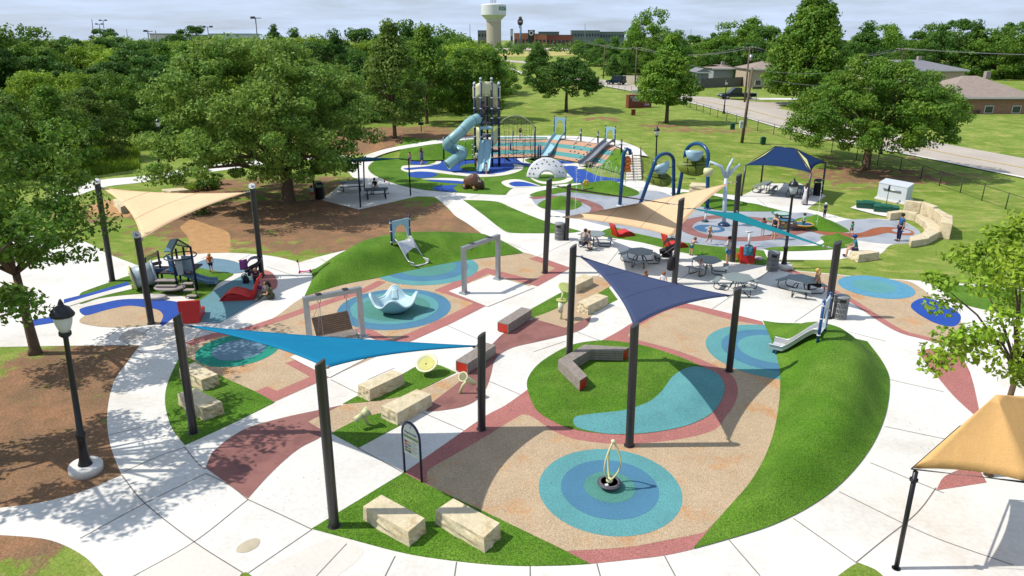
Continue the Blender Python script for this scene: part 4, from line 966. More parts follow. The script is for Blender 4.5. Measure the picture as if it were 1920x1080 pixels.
def swing():
    c = (hang[0]+hang[1])/2; n = V((u.y, -u.x, 0)); r = thing('wooden_swing', 'wide slatted wooden lounger swing hanging from cables', 'swing', V((c.x, c.y, .3)))
    W = 1.55
    def pf(t):  # profile: back to seat; s along -n is back
        if t < .48: k = t/.48; return (-.62+.5*k, 1.12-.68*k)
        k = (t-.48)/.52; return (-.12+.85*k, .44+.1*math.sin(k*math.pi*.9)-.04*k)
    B_ = MB(); S_ = MB()
    ns = 20
    for i in range(ns):
        t0, t1 = i/ns+.006, (i+.8)/ns; p0, p1 = pf(t0), pf(t1)
        q = [c+u*s*W/2+n*p[0]+V((0, 0, p[1]-c.z)) for p, s in ((p0, -1), (p0, 1), (p1, 1), (p1, -1))]; q = [V((x.x, x.y, x.z)) for x in q]
        (B_ if i < ns*.48 else S_).hexa([x-V((0, 0, .03)) for x in q], q)
    part(B_, 'backrest', woodd_m, r); part(S_, 'seat', wood_m, r)
    for s in (-.46, .46):
        pts = [c+u*s*W+n*pf(t)[0]+V((0, 0, pf(t)[1]-.045-c.z)) for t in [k/12 for k in range(13)]]; part(MB().tube(pts, .025, 6), 'rail', black, r)
    for h, s in zip(hang, (-1, 1)):
        for t in (.03, .5, .97):
            e = c+u*s*W*.46+n*pf(t)[0]+V((0, 0, pf(t)[1]-c.z)); part(MB().cyl(h, e, .009, n=5), 'cable', galv, r)
swing()
# --- slides
def slide(name, label, top, bot, width, bed_m, rail_m, side=.2, flat=.3, posts=None, hood=None, group=None, lanes=1, post_h=1.4, hood_m=None, post_m=None, exit_=.5):
    d = V((bot.x-top.x, bot.y-top.y, 0)); L_ = d.length; u = d.normalized(); n = V((-u.y, u.x, 0)); r = thing(name, label, 'slide', V((bot.x, bot.y, min(bot.z, top.z))), 0, group)
    def zt(s):
        if s < flat: return top.z
        k = (s-flat)/(L_-flat-exit_)
        if k < 1: return lerp(top.z, bot.z, ss(.12+.76*k)*1.0 if False else (k if 0 else (k*k*(3-2*k))*.35+k*.65))
        return bot.z
    N_ = 18; ds = [L_*i/N_ for i in range(N_+1)]
    def row(s, o, h): return top+u*s+n*o+V((0, 0, zt(s)-top.z+h))
    for ln in range(lanes):
        w = width/lanes; c0 = -width/2+w*(ln+.5); o = MB()
        prof = [(-w/2, side), (-w/2+.03, side), (-w/2+.05, .04), (-w*.25, .0), (w*.25, .0), (w/2-.05, .04), (w/2-.03, side), (w/2, side)]
        o.grid(lambda a_, b_: row(a_*L_, c0+prof[round(b_*7)][0], prof[round(b_*7)][1]), N_, 7, sm=False); part(o, 'chute', bed_m, r, solid=.02)
    for s in (-1, 1):
        part(MB().tube([row(x, s*width/2, side) for x in ds], .025, 6), 'side_rail', rail_m, r)
    if bot.z > .02: 
        [part(MB().cyl(row(L_-.3, s*width*.4, 0), V((*row(L_-.3, s*width*.4, 0)[:2], 0)), .03, n=8), 'exit_leg', post_m or navy, r) for s in (-1, 1)]
    if hood:
        hm = hood_m or ltblue; base = top.z
        for s in (-1, 1):
            p = top+n*s*(width/2+.12); part(MB().cyl(V((p.x, p.y, base-.5)), V((p.x, p.y, base+post_h)), .055, n=12), 'post', post_m or navy, r)
            o = MB(); o.ball((p.x, p.y, base+post_h), .07, 10); part(o, 'post_cap', post_m or navy, r)
            [part(MB().cyl((p.x, p.y, base+h), (p.x, p.y, base+h+.05), .075, n=10), 'clamp', white_p, r) for h in (.05, post_h*.5, post_h-.2)]
        o = MB(); W = width/2+.06; th = .06; hh = post_h-.1
        def arch(x): return .12+(hh-.42)*max(0, 1-(abs(x)/(W-.13))**3)**.5 if abs(x) < W-.13 else 0
        xs = [-W+2*W*i/24 for i in range(25)]
        for i in range(24):
            q = []
            for x in (xs[i], xs[i+1]): q.append((x, arch(x)))
            bq = [top+n*q[0][0]+V((0, 0, q[0][1])), top+n*q[1][0]+V((0, 0, q[1][1])), top+n*q[1][0]+V((0, 0, hh)), top+n*q[0][0]+V((0, 0, hh))]
            o.hexa([p-u*th/2+V((0, 0, .0)) for p in bq], [p+u*th/2 for p in bq])
        part(o, 'hood', hm, r)
    return r
# left hill slide
tp = G(752, 452, 1.15); slide('hill_slide', 'stainless slide with a pale blue hood on the left turf hill', tp, G(791, 497, .12), 1.05, steel, steel, .22, .25, hood=True, post_h=1.35)
tp = G(1541, 623, 1.25); slide('hill_slide', 'stainless slide with blue posts on the big right turf hill', tp, G(1446, 648, .2), .85, steel, steel, .24, .2, hood=True, post_h=1.45, post_m=bluep, hood_m=mat('pale_hood', A(206,228,240), .35))
# embankment slides
tp = T(1041, 262, 77.2); tp.z = 1.6
slide('embankment_slide', 'pale blue plastic slide with an oval hood on the striped slope', V((5.25, 77.4, 2.0)), G(1019, 292, .35), 1.1, ltblue, midblue, .3, .2, hood=True, post_h=2.0)
slide('embankment_slide', 'long grey steel slide with a box hood on the striped slope', V((10.1, 72.4, 1.95)), G(1090, 308, .3), .95, mat('dull_steel', A(176,178,184), .4, .6), mat('slate_rail', A(96,100,118), .5), .3, .3, hood=True, post_h=1.6)
# --- post helper on the crest, climbing ropes
def crest_post(label, px, py, ty, cy=None, grp='navy posts along the crest of the striped slope'):
    b = Gt(px, py); t = T(px+.5, ty, b.y); r = thing('climbing_post', label, 'post', b, 0, grp)
    part(MB().cyl(b, t, .085, n=12), 'shaft', navy, r); o = MB(); o.ball(t, .09, 10); part(o, 'cap', navy, r); part(MB().cyl(t-V((0, 0, .4)), t-V((0, 0, .28)), .11, n=12), 'clamp', white_p, r)
    return b, t
q1 = crest_post('navy post with a knotted rope, first right of the pale blue slide', 1089, 267, 243); q2 = crest_post('navy post with a knotted rope, second right of the pale blue slide', 1121, 271, 247); q3 = crest_post('navy post with a rope at the right end of the striped slope', 1165, 288, 262)
def rope(label, a, b, m=5):
    a = V(a); b = V(b); r = thing('climbing_rope', label, 'rope', b, 0, 'knotted climbing ropes')
    part(MB().cyl(a, b, .022, n=6), 'cord', mat('rope_cord', A(90,84,84), .8), r); 
    for k in range(m): o = MB(); o.ball(a.lerp(b, (k+1)/(m+.6)), (.11, .11, .08), 8, 5); part(o, 'knot', mat('knot_white', A(214,214,216), .5), r)
rope('knotted rope from the first post down the striped slope', q1[1]-V((0, 0, .35)), G(1060, 299, .05)); rope('knotted rope from the second post down the striped slope', q2[1]-V((0, 0, .35)), G(1067, 300, .05)); rope('knotted rope at the turf edge of the striped slope', q3[1]-V((0, 0, .35)), G(1108, 315, .05))
random.seed(3)
for k, (px, py) in enumerate([(1077,279),(1078,287),(1070,286),(1107,275),(1114,280),(1115,283),(1108,284),(1108,287),(1101,288),(1102,291),(1095,292),(1089,297),(1096,296),(1081,302),(1143,285),(1148,292),(1090,283),(1085,290)]):
    p = Gt(px, py); o = MB(); o.ball((0, 0, .06), (.13, .09, .1), 7, 5); h = o.obj('climbing_hold', mat('hold_dark', A(60,70,76), .6)); h.location = p+V((0, 0, .05)); tag(h, 'small dark climbing hold fixed on the striped slope, one of many alike', 'climbing hold', 'dark climbing holds on the striped slope')
# --- climbing dome wall
def dome():
    c = G(1025, 333); r = thing('climbing_arch', 'white perforated half dome climbing wall with an arched opening', 'climbing wall', c)
    W, Hh = 1.85, 1.75
    def f(u, v):
        a = math.pi*u; ro, ri = 1., .38; k = lerp(ri, ro, v); bow = .75*math.sin(v*math.pi/2)
        return V((-math.cos(a)*W*k, .9*(1-(v))*0+.5*math.sin(a)*v-.6*(1-v)*0-.5*math.cos(a)**2*.2-.35*(1-v), math.sin(a)*Hh*k*1.0))
    o = MB(); o.grid(f, 30, 8); o.obj('panel', mat('arch_white', A(228,230,232), .4, var=.03), r, solid=.09)
    h = MB()
    for u_, v_ in [(.1,.5),(.18,.8),(.28,.45),(.3,.75),(.4,.6),(.45,.85),(.55,.5),(.62,.8),(.7,.6),(.78,.85),(.85,.5),(.9,.75),(.08,.8),(.5,.68),(.22,.6)]:
        p = f(u_, v_); h.ball(p+V((0, -.07, .02)), (.065, .05, .065), 6, 4)
    h.obj('grip_holes', black, r)
dome()
# --- stairs
def stairs():
    a = G(1172, 339); b = G(1203, 338); top = V((11.35, 65.4, 1.55)); n = 9; base = (a+b)/2; dirv = V((.35, 3.3, 0)); wv = (b-a).normalized()*(b-a).length
    r = thing('park_stairs', 'pale concrete stairs climbing from the blue pool to the ring path', 'stairs', base)
    for k in range(n):
        p0 = a+dirv*(k/n); p1 = b+dirv*(k/n); q0 = a+dirv*((k+1)/n); q1 = b+dirv*((k+1)/n); o = MB(); z0, z1 = k*1.55/n, (k+1)*1.55/n
        o.hexa([V((p.x, p.y, z0)) for p in (p0, p1, q1, q0)], [V((p.x, p.y, z1)) for p in (p0, p1, q1, q0)]); part(o, 'step', mat('step_concrete', (.72,.66,.56), .85), r)
    for s, e in ((0, a), (1, b)):
        for off in ((0,), (0,)):
            h = MB(); s0 = e+V((0, 0, .95)); s1 = e+dirv+V((0, 0, 2.5)); h.tube([s0-dirv*.08-V((0, 0, .95)), s0-dirv*.08, s1, s1+V((0, .05, -1.0))], .035, 6)
            for t in (.25, .5, .75): p = e+dirv*t; h.cyl(V((p.x, p.y, 1.55*t)), V((p.x, p.y, .95+1.55*t)), .025, n=6)
        part(h, 'handrail', mat('rail_brown', A(86,72,74), .5), r)
    h = MB(); m = (a+b)/2
    h.tube([m-dirv*.03, m+V((0, 0, .5)), m+dirv+V((0, 0, 2.05)), m+dirv+V((0, 0, 1.55))], .02, 6); 
    for k in range(n): p = m+dirv*((k+.5)/n); h.ball((p.x, p.y, 1.55*(k+1)/n+.12), (.07, .07, .12), 6, 4)
    part(h, 'centre_rail', mat('rail_brown', A(86,72,74), .5), r)
    part(MB().hexa([V((p.x, p.y, 0)) for p in (a+dirv, b+dirv, b+dirv*1.4, a+dirv*1.4)], [V((p.x, p.y, 1.56)) for p in (a+dirv, b+dirv, b+dirv*1.4, a+dirv*1.4)]), 'landing', concrete, r)
stairs()
# --- tower
def tower():
    Y = G(0, 312).y; c = T(913.5, 300, Y); c = V((c.x, Y+.6, 0)); r = thing('play_tower', 'tall navy and cream play tower with netted sides and spiral tube slide', 'play tower', c)
    Rr = 1.38; posts = []
    Htop = T(900, 147, Y).z
    angs = [-148, -112, -68, -32, 30, 90, 150]
    for k, a in enumerate(angs):
        p = c+V((math.cos(R(a))*Rr, math.sin(R(a))*Rr*.8, 0)); h = Htop+(.0 if k in (1, 2) else -.5); posts.append(p)
        part(MB().cyl(p, p+V((0, 0, h)), .1, n=10), 'post', mat('tower_navy', A(26,52,82), .4), r)
        o = MB(); o.ball(p+V((0, 0, h)), .13, 10); [o.cyl(p+V((0, 0, z)), p+V((0, 0, z+.09)), .135, n=8) for z in (.9, 1.9, 2.9, 3.8, 4.7, 5.6, 6.6, h-.35)]; part(o, 'clamp', mat('clamp_white', A(222,230,236), .45), r)
    def wallseg(name, a0, a1, z0f, z1f, m, rr=Rr*.97, solid=.03):
        o = MB(); o.grid(lambda u, v: c+V((math.cos(R(lerp(a0, a1, u)))*rr, math.sin(R(lerp(a0, a1, u)))*rr*.8, lerp(z0f(u), z1f(u), v))), 20, 4); part(o, name, m, r, solid=solid)
    cr = mat('cream_panel', A(226,224,176), .5, var=.03)
    wallseg('upper_panel', -150, -30, lambda u: 6.35+.5*math.sin(math.pi*u), lambda u: 7.7+.45*math.sin(math.pi*u), cr)
    wallseg('rear_panel', 30, 150, lambda u: 5.3, lambda u: 6.9, cr); wallseg('side_panel', -30, 30, lambda u: 6.5, lambda u: 7.6, cr)
    wallseg('side_panel', -210, -150, lambda u: 6.5, lambda u: 7.6, cr)
    net = MB(); 
    for k in range(37):
        a = -150+k*300/36/1.0*.8; p = c+V((math.cos(R(a))*Rr*.96, math.sin(R(a))*Rr*.77, 0)); net.cyl(p+V((0, 0, 4.2)), p+V((0, 0, 6.8)), .012, n=4, cap=False)
    for k in range(24):
        z_ = 4.2+k*2.6/23; net.tube([c+V((math.cos(R(a))*Rr*.96, math.sin(R(a))*Rr*.77, z_)) for a in range(-150, 95, 15)], .012, 4)
    part(net, 'safety_net', mat('net_dark', A(60,60,62), .8), r)
    for z_, f in ((4.12, 1.), (2.9, .98), (1.4, .95)): part(MB().lathe((c.x, c.y, z_), [(Rr*.95*f, 0), (Rr*.95*f, .08), (0, .08)], 8, (1, .8)), 'deck', mat('deck_slate', A(70,76,90), .7), r)
    wallseg('lower_panel', -72, -28, lambda u: 2.0+1.0*u**2, lambda u: 3.2+.8*u, cr); wallseg('lower_panel', -152, -118, lambda u: 2.3-.9*u, lambda u: 3.9-.1*u, cr)
    # rungs and inner climb
    cl = MB(); [cl.cyl(c+V((-.5, .2, z_)), c+V((.5, .2, z_)), .03, n=6) for z_ in [.4+.4*k for k in range(14)]]; [cl.cyl(c+V((x, .2, 0)), c+V((x, .2, 6.2)), .05, n=6) for x in (-.45, .45)]; part(cl, 'ladder', navy, r)
    # tube slide: from upper left deck, spiralling down to the left
    S = [(893,232),(880,240),(862,256),(846,268),(838,276)]
    pts = [T(896,222, Y-1.0), T(880,231, Y-1.8), T(865,246, Y-2.3), T(848,261, Y-2.6), T(839,271, Y-2.0), T(850,279, Y-1.0), T(864,283, Y-1.2), T(866,291, Y-2.0), T(852,300, Y-2.8), T(838,310, Y-3.2)]
    P_ = []
    for i in range(len(pts)-1):
        p0 = pts[max(i-1, 0)]; p1, p2 = pts[i], pts[i+1]; p3 = pts[min(i+2, len(pts)-1)]
        for j in range(5):
            s = j/5; P_.append(.5*((2*p1)+(p2-p0)*s+(2*p0-5*p1+4*p2-p3)*s*s+(-p0+3*p1-3*p2+p3)*s**3))
    P_.append(pts[-1])
    o = MB(); o.tube(P_, .48, 16); fs = [i for i, f in enumerate(o.f) if len(f) > 8]
    for i in reversed(fs): o.f.pop(i); o.sm.pop(i)
    tm = mat('tube_blue', A(150,196,200), .35, var=.03); part(o, 'tube_slide', tm, r, solid=.04)
    j = MB()
    for i in range(3, len(P_)-2, 6):
        d = (P_[i+1]-P_[i]).normalized(); j.cyl(P_[i]-d*.03, P_[i]+d*.03, .52, n=18, cap=False)
    part(j, 'tube_joint', mat('joint_blue', A(118,168,178), .4), r, solid=.02)
    b = G(832, 301); part(MB().cyl(b, T(832, 256, b.y), .09, n=10), 'tube_support', navy, r)
    b = G(862, 306); part(MB().cyl(b, b+V((0, 0, 2.2)), .05, n=8), 'tube_support', navy, r)
    # front double slide
    return c, Y, posts
tc_, tY, tposts = tower()
slide('double_slide', 'pale blue two lane slide at the front of the play tower', T(912, 262, tY-.9), G(905, 321, .25), 1.2, mat('slide_sky', A(166,208,222), .35, var=.03), ltblue, .22, .2, lanes=2)
def slide_gate():
    p = T(911, 240, tY-1.0); r = thing('slide_hood', 'pale blue rounded hood bar above the double slide', 'slide hood', p)
    part(MB().box((p.x, p.y, p.z), (1.3, .3, .28)), 'hood', ltblue, r, bevel=.08); part(MB().box((p.x-.58, p.y, p.z-.6), (.1, .2, .95)), 'hood_side', ltblue, r); part(MB().box((p.x+.58, p.y, p.z-.6), (.1, .2, .95)), 'hood_side', ltblue, r)
slide_gate()
# --- rope net climber right of tower
def net_climber():
    a = V((tc_.x+1.3, tY-.4, 0)); b = G(1003, 304); r = thing('net_climber', 'rope net climber with a cream arch between tower and navy post', 'climbing net', (a+b)/2)
    posts = [((1003,304),237), ((962,281),246), ((957,293),265), ((1009,303),271), ((1013,303),273)]
    for p, t in posts:
        q = G(*p); part(MB().cyl(q, T(p[0]+.3, t, q.y), .085, n=10), 'post', navy, r)
    top = T(1003, 240, b.y); ta = V((a.x, a.y, 4.3)); arch = [ta.lerp(top, k/14)+V((0, 0, .95*math.sin(math.pi*k/14)**.8)) for k in range(15)]
    part(MB().tube(arch, .06, 8), 'arch', cream_p, r)
    n = MB(); m = 12
    for k in range(m+1):
        t = k/m; i = t*14; p = arch[int(min(i, 13))].lerp(arch[int(min(i, 13))+1], i-int(min(i, 13))); q = V((p.x+.3*math.sin(k*2), p.y+(1.2 if k % 2 else -1.0), .02)); n.tube([p, p.lerp(q, .5)+V((.12*math.sin(k), 0, 0)), q], .016, 4)
    for z_ in (.6, 1.2, 1.7, 2.2, 2.7, 3.3, 3.9): n.tube([V((lerp(a.x, b.x, k/12), lerp(a.y, b.y, k/12)+.3*math.sin(k*1.7), z_+.12*math.sin(k*2.1+z_))) for k in range(13)], .016, 4)
    part(n, 'net', mat('net_rope', A(64,62,66), .8), r)
    h = MB(); 
    for k in range(10): 
        i = k/9; q = V((lerp(a.x, b.x, i), lerp(a.y, b.y, i)+1.6, .9+.25*math.sin(i*6))); h.tube([q, q+V((.5, -.9, -.15)), q+V((.9, -1.8, .2))], .018, 4)
    part(h, 'hammock_net', mat('net_rope', A(64,62,66), .8), r)
net_climber()
def wall_net():
    r = thing('rope_curtain', 'hanging ropes with grip balls between tube slide and tower', 'climbing ropes', G(870, 304))
    o = MB(); k_ = MB()
    for px, py, ty in [(873,309,250),(861,312,282),(886,300,262),(893,303,262),(850,300,290)]:
        b = G(px, py); t = T(px, ty, b.y); o.cyl(b, t, .02, n=5)
        for z in (.25, .5, .75): k_ = MB(); k_.ball(b.lerp(t, z), .09, 6, 4); part(k_, 'grip_ball', mat('knot_white', A(214,214,216), .5), r)
    part(o, 'rope', mat('net_rope', A(64,62,66), .8), r)
wall_net()
# --- bison sculpture
def bison():
    c = G(886, 354); r = thing('bison_sculpture', 'brown bison sculpture lying on the turf with a pale patch', 'sculpture', c, R(-32)); r.scale = (.72, .8, .86)
    br = mat('bison_brown', A(108,76,58), .35, var=.2, vs=2.5, bump=.03, bs=7, col2=A(136,100,66), c2s=1.5); ck = mat('pale_patch', A(226,214,190), .6)
    bm = MB(); prof = [(-1.15, .55, .3), (-1.0, .62, .52), (-.55, .72, .62), (0, .85, .72), (.35, .98, .78), (.75, .85, .62), (1.0, .68, .45), (1.2, .5, .26)]
    def f(u, v):
        i = u*(len(prof)-1); k = min(int(i), len(prof)-2); t = i-k; x, zc, rr = [lerp(prof[k][q], prof[k+1][q], t) for q in range(3)]
        a = 2*math.pi*v; return V((x, math.cos(a)*rr*.8, max(.02, zc*.85+math.sin(a)*rr*(1.05 if math.sin(a) > 0 else .95))))
    bm.grid(f, 28, 20); n0 = 21; bm.add([f(0, v/20) for v in range(20)], [tuple(range(20))]); bm.add([f(1, v/20) for v in range(20)], [tuple(range(20))])
    bm.obj('body', br, r)
    hd = MB(); hd.ball((1.15, .1, .52), (.42, .34, .45), 14, 10); hd.ball((1.38, .12, .3), (.24, .22, .24), 12, 8); hd.obj('head', mat('bison_dark', A(72,48,40), .35, var=.15), r)
    for s in (-1, 1):
        o = MB(); o.tube([(1.1, .1+s*.3, .8), (1.12, .1+s*.46, .92), (1.16, .1+s*.42, 1.1)], .05, 8, rs=[.07, .05, .02]); o.obj('horn', ck, r)
        l = MB(); l.tube([(.6, s*.55, .3), (.85, s*.72, .16), (1.05, s*.6, .08)], .13, 8, rs=[.2, .14, .1]); l.tube([(-.8, s*.5, .35), (-.55, s*.74, .16), (-.3, s*.66, .08)], .14, 8, rs=[.24, .15, .1]); l.obj('folded_legs', br, r)
        e = MB(); e.ball((1.42, .1+s*.22, .6), .035, 8); e.obj('eye', black, r)
    p = MB(); p.grid(lambda u, v: V((.45+.4*u, (v-.5)*.5*(1-.4*u), 1.45-.22*u**2-.5*(v-.5)**2+.02)), 6, 6); p.obj('pale_hump_patch', ck, r, solid=.03)
    t = MB(); t.tube([(-1.15, 0, .7), (-1.28, .05, .5), (-1.25, .1, .25)], .04, 6); t.obj('tail', br, r)
bison()
# --- splash pad features
def arch(label, l0, l1, r0, r1, ty, by=None):
    a = G(*l0); b = G(*r0); s1 = T(l1[0], l1[1], a.y); s2 = T(r1[0], r1[1], b.y); m = (s1+s2)/2; top = T((l1[0]+r1[0])/2, ty, m.y)
    r = thing('bucket_arch', label, 'splash feature', (a+b)/2, 0, 'blue arches with tipping buckets')
    pts = [a, a.lerp(s1, .5), s1]; rz = top.z-m.z
    for k in range(1, 12):
        t = math.pi*k/12; q = m-(s2-s1)/2*math.cos(t); pts.append(V((q.x, q.y, lerp(s1.z, s2.z, (1-math.cos(t))/2)+rz*math.sin(t))))
    pts += [s2, s2.lerp(b, .5), b]; part(MB().tube(pts, .14, 12), 'arch_tube', mat('arch_blue', A(14,80,128), .3), r)
    o = MB(); [o.cyl(p, p+V((0, 0, .12)), .24, n=14) for p in (a, b)]; part(o, 'foot', mat('foot_blue', A(20,84,130), .4), r)
    return r, a, b, s1, s2, m
def bucket(r, c, w, tilt=0., open_=False):
    M = Matrix.Translation(c-r.location)@Matrix.Rotation(tilt, 4, 'Y')@Matrix.Rotation(R(-15), 4, 'X')
    o = MB(); o.lathe((0, 0, 0), [(0, -.55), (.25, -.5), (.45, -.3), (.56, 0), (.6, .22), (.57, .22), (.5, -.02), (.38, -.26), (0, -.42)], 20, (w, .8)); o.xf(M); o.obj('bucket', mat('bucket_blue', A(180,218,232), .3), r)
def leafnet(r, c, w, tilt):
    lf = mat('leaf_green', A(118,136,30), .6, var=.1, vs=4)
    M = Matrix.Translation(c-r.location)@tilt.to_4x4()
    o = MB(); n = 28; rim = [V((w*(.5*math.cos(R(a*360/n))*(1-.18*math.cos(R(a*360/n)))), w*.36*math.sin(R(a*360/n)), .06*math.cos(R(2*a*360/n)))) for a in range(n)]
    o.add(rim+[V((0, 0, -.05))], [(i, (i+1) % n, n) for i in range(n)], True); o.xf(M); o.obj('leaf_panel', lf, r, solid=.04)
    k = MB(); [k.tube([V((x, -w*.3*math.sqrt(max(.05, 1-(2*x/w)**2)), .04)), V((x*1.1, 0, 0)), V((x, w*.3*math.sqrt(max(.05, 1-(2*x/w)**2)), .04))], .022, 5) for x in (-w*.25, 0, w*.25)]
    k.tube([V((-w*.6, 0, .03)), V((0, .02, .03)), V((w*.6, 0, .03))], .03, 6); k.tube([V((-w*.4, w*.12, .04)), V((w*.4, w*.12, .04))], .018, 5); k.xf(M); k.obj('leaf_ribs', black, r)
r, a_, b_, s1, s2, m = arch('blue bucket arch in the middle with a tipped pale bucket', (1198,389), (1226,310), (1263,376), (1263,305), 288)
bucket(r, T(1240,313, m.y), 1.15, R(-25)); part(MB().cyl(s1.lerp(a_, .15), s2.lerp(b_, .1), .03, n=6), 'pivot_bar', black, r); leafnet(r, T(1237,334, m.y), 2.3, Matrix.Rotation(R(35), 3, 'X')@Matrix.Rotation(R(12), 3, 'Y'))
r, a_, b_, s1, s2, m = arch('blue bucket arch farthest right with an upright pale bucket', (1269,378), (1285,290), (1326,392), (1328,295), 269)
bucket(r, T(1302,289, m.y), 1.15, R(4)); part(MB().cyl(T(1287,290, m.y), T(1323,293, m.y), .03, n=6), 'pivot_bar', black, r); leafnet(r, T(1304,310, m.y), 2.3, Matrix.Rotation(R(60), 3, 'X')@Matrix.Rotation(R(-6), 3, 'Y'))
def cane():
    a = G(1162, 387); r = thing('water_cane', 'hooked blue splash pole with orange bells hanging from it', 'splash feature', a)
    s = T(1169, 296, a.y); t = T(1176, 279, a.y); e = T(1182, 290, a.y)
    part(MB().tube([a, a.lerp(s, .5), s, T(1170, 286, a.y), t, T(1181, 282, a.y), e], .14, 12), 'pole', mat('arch_blue', A(14,80,128), .3), r)
    part(MB().cyl(a, a+V((0, 0, .14)), .3, .22, 14), 'foot', mat('foot_white', A(214,224,230), .4), r)
    og = mat('orange_plastic', A(250,120,36), .45)
    for k, (px, py) in enumerate([(1177,296),(1178,303),(1176,310),(1177,316)]):
        c = T(px, py, a.y+.1); o = MB(); o.lathe(c, [(.28, -.22), (.24, -.05), (.12, .12), (0, .16)], 12); part(o, 'bell', og if k % 2 == 0 else mat('amber_plastic', A(250,150,40), .45), r)
cane()
def ytree():
    a = G(1357, 423); r = thing('water_tree', 'pale blue three armed splash tree with a cream bucket', 'splash feature', a)
    j = T(1361, 334, a.y); wm = mat('tree_white', A(206,222,240), .3)
    part(MB().tube([a, a.lerp(j, .5), j], .14, 12), 'trunk', wm, r)
    for tip, mid in (((1331,303),(1352,312)), ((1375,297),(1366,314)), ((1388,308),(1376,317))):
        part(MB().tube([j, T(mid[0], mid[1], a.y), T(tip[0], tip[1], a.y)], .09, 10, rs=[.12, .1, .07]), 'arm', wm, r)
    part(MB().lathe(a, [(.4, 0), (.4, .1), (.25, .22), (0, .24)], 16), 'foot', navy, r)
    c = T(1328, 323, a.y); o = MB(); o.lathe(c, [(0, -.3), (.2, -.26), (.34, 0), (.3, .24), (.24, .26)], 14); part(o, 'cream_bucket', cream_p, r); part(MB().cyl(c+V((0, 0, .2)), T(1331, 304, a.y), .02, n=5), 'bucket_hanger', wm, r)
ytree()
def flower(label, base, top):
    a = G(*base); t = T(top[0], top[1], a.y); r = thing('spray_flower', label, 'splash feature', a)
    part(MB().tube([a, a.lerp(t, .6), t], .07, 8), 'stem', cream_p, r)
    o = MB(); [o.ball(t+V((.3+.16*math.cos(R(k*60)), 0, .1+.16*math.sin(R(k*60)))), (.12, .07, .12), 8, 5) for k in range(6)]; part(o, 'petals', mat('petal_yellow', A(230,196,40), .45), r)
    o = MB(); o.tube([t, t+V((-.22, 0, .25)), t+V((-.36, 0, .1))], .08, 7, rs=[.05, .1, .03]); part(o, 'leaf', mat('leaf_teal', A(40,150,170), .45), r)
flower('cream stemmed spray flower with a yellow bloom between two turf mounds', (1093,360), (1092,345))
def nozzle(label, base, top, s=1.):
    a = G(*base); t = T(top[0], top[1], a.y); r = thing('water_nozzle', label, 'splash feature', a, 0, 'short white splash cannons')
    part(MB().cyl(a, t, .075*s, n=10), 'stem', white_p, r); part(MB().lathe(a, [(.24, 0), (.24, .08), (.12, .14), (0, .15)], 14), 'foot', mat('foot_dark', A(30,60,84), .4), r)
    o = MB(); o.tube([t+V((-.2, 0, .08)), t, t+V((.2, 0, .08))], .04, 6); o.cyl(t+V((-.24, 0, .08)), t+V((.24, 0, .08)), .035, n=6); part(o, 'spout', white_p, r)
nozzle('white splash cannon in front of the turf strip by the red seat', (1404,463), (1405,437)); nozzle('white splash cannon behind the cream sail edge', (1322,416), (1323,400), .9)
def water_table():
    a = G(1472, 427); r = thing('water_play_table', 'green and blue tiered water play table with round basins', 'water table', a); r.scale = (.68, .68, .8)
    for x, y, z, rad, m, nm in ((-.3, .6, 1.1, .95, mat('basin_green', A(40,140,110), .4), 'upper_basin'), (-1.3, -.2, .75, .7, mat('basin_lime', A(150,180,80), .4), 'side_basin'), (1.5, -.6, .45, 1.0, mat('basin_amber', A(230,170,40), .4), 'lower_basin'), (-.2, -.6, .8, .8, mat('basin_dark', A(60,90,80), .4), 'middle_basin')):
        o = MB(); o.lathe((x, y, z), [(.1, -.14), (rad*.8, -.1), (rad, 0), (rad, .05), (rad*.88, .05), (rad*.75, -.03), (0, -.06)], 22); o.obj(nm, m, r)
        w_ = MB(); w_.lathe((x, y, z), [(rad*.86, .02), (0, .02)], 22); w_.obj('water', mat('basin_water_'+nm, A(215,232,222) if z > 1 else A(90,140,180), .1, spec=.6, var=.2, vs=5), r)
        p = MB(); p.cyl((x, y, 0), (x, y, z-.1), .12, n=10); p.obj('pedestal', mat('pedestal_yellow', A(214,190,60), .4), r)
water_table()
wj = mat('falling_water', (.9, .93, .95), .15, alpha=.5, var=0)
def jets():
    random.seed(5)
    specs = [('thin arc of water spraying in front of the blue pool', [(1113,338)], 1.6, .5), ('fan of water arcs over the middle turf mound', [(1150,352),(1128,350),(1172,352)], 2.2, 1.6), ('single vertical water jet on the right turf mound', [(1531,428)], 3.2, .1), ('water jet at the left mound of the splash pad', [(1078,400)], 2.6, .1), ('pink tinged water jet at the edge of the blue pool', [(1081,340)], 1.6, .1)]
    for lb, pts, h, sp in specs:
        a = G(*pts[0]); r = thing('water_jet', lb, 'water jet', a)
        o = MB()
        for p in pts:
            b = G(*p)
            for k in range(3 if sp > .2 else 1):
                dx = random.uniform(-sp, sp)*1.4; arc = [b+V((dx*t, 0, h*4*t*(1-t)*(.8+.1*k) if sp > .2 else h*t)) for t in [i/12 for i in range(13)]]
                o.tube(arc, .012, 4)
                for q in range(26): c = arc[random.randint(2, 12)]; o.ball(c+V((random.gauss(0, .09), random.gauss(0, .09), random.gauss(0, .1))), random.uniform(.012, .026), 5, 3)
        part(o, 'droplets', wj, r)
jets()
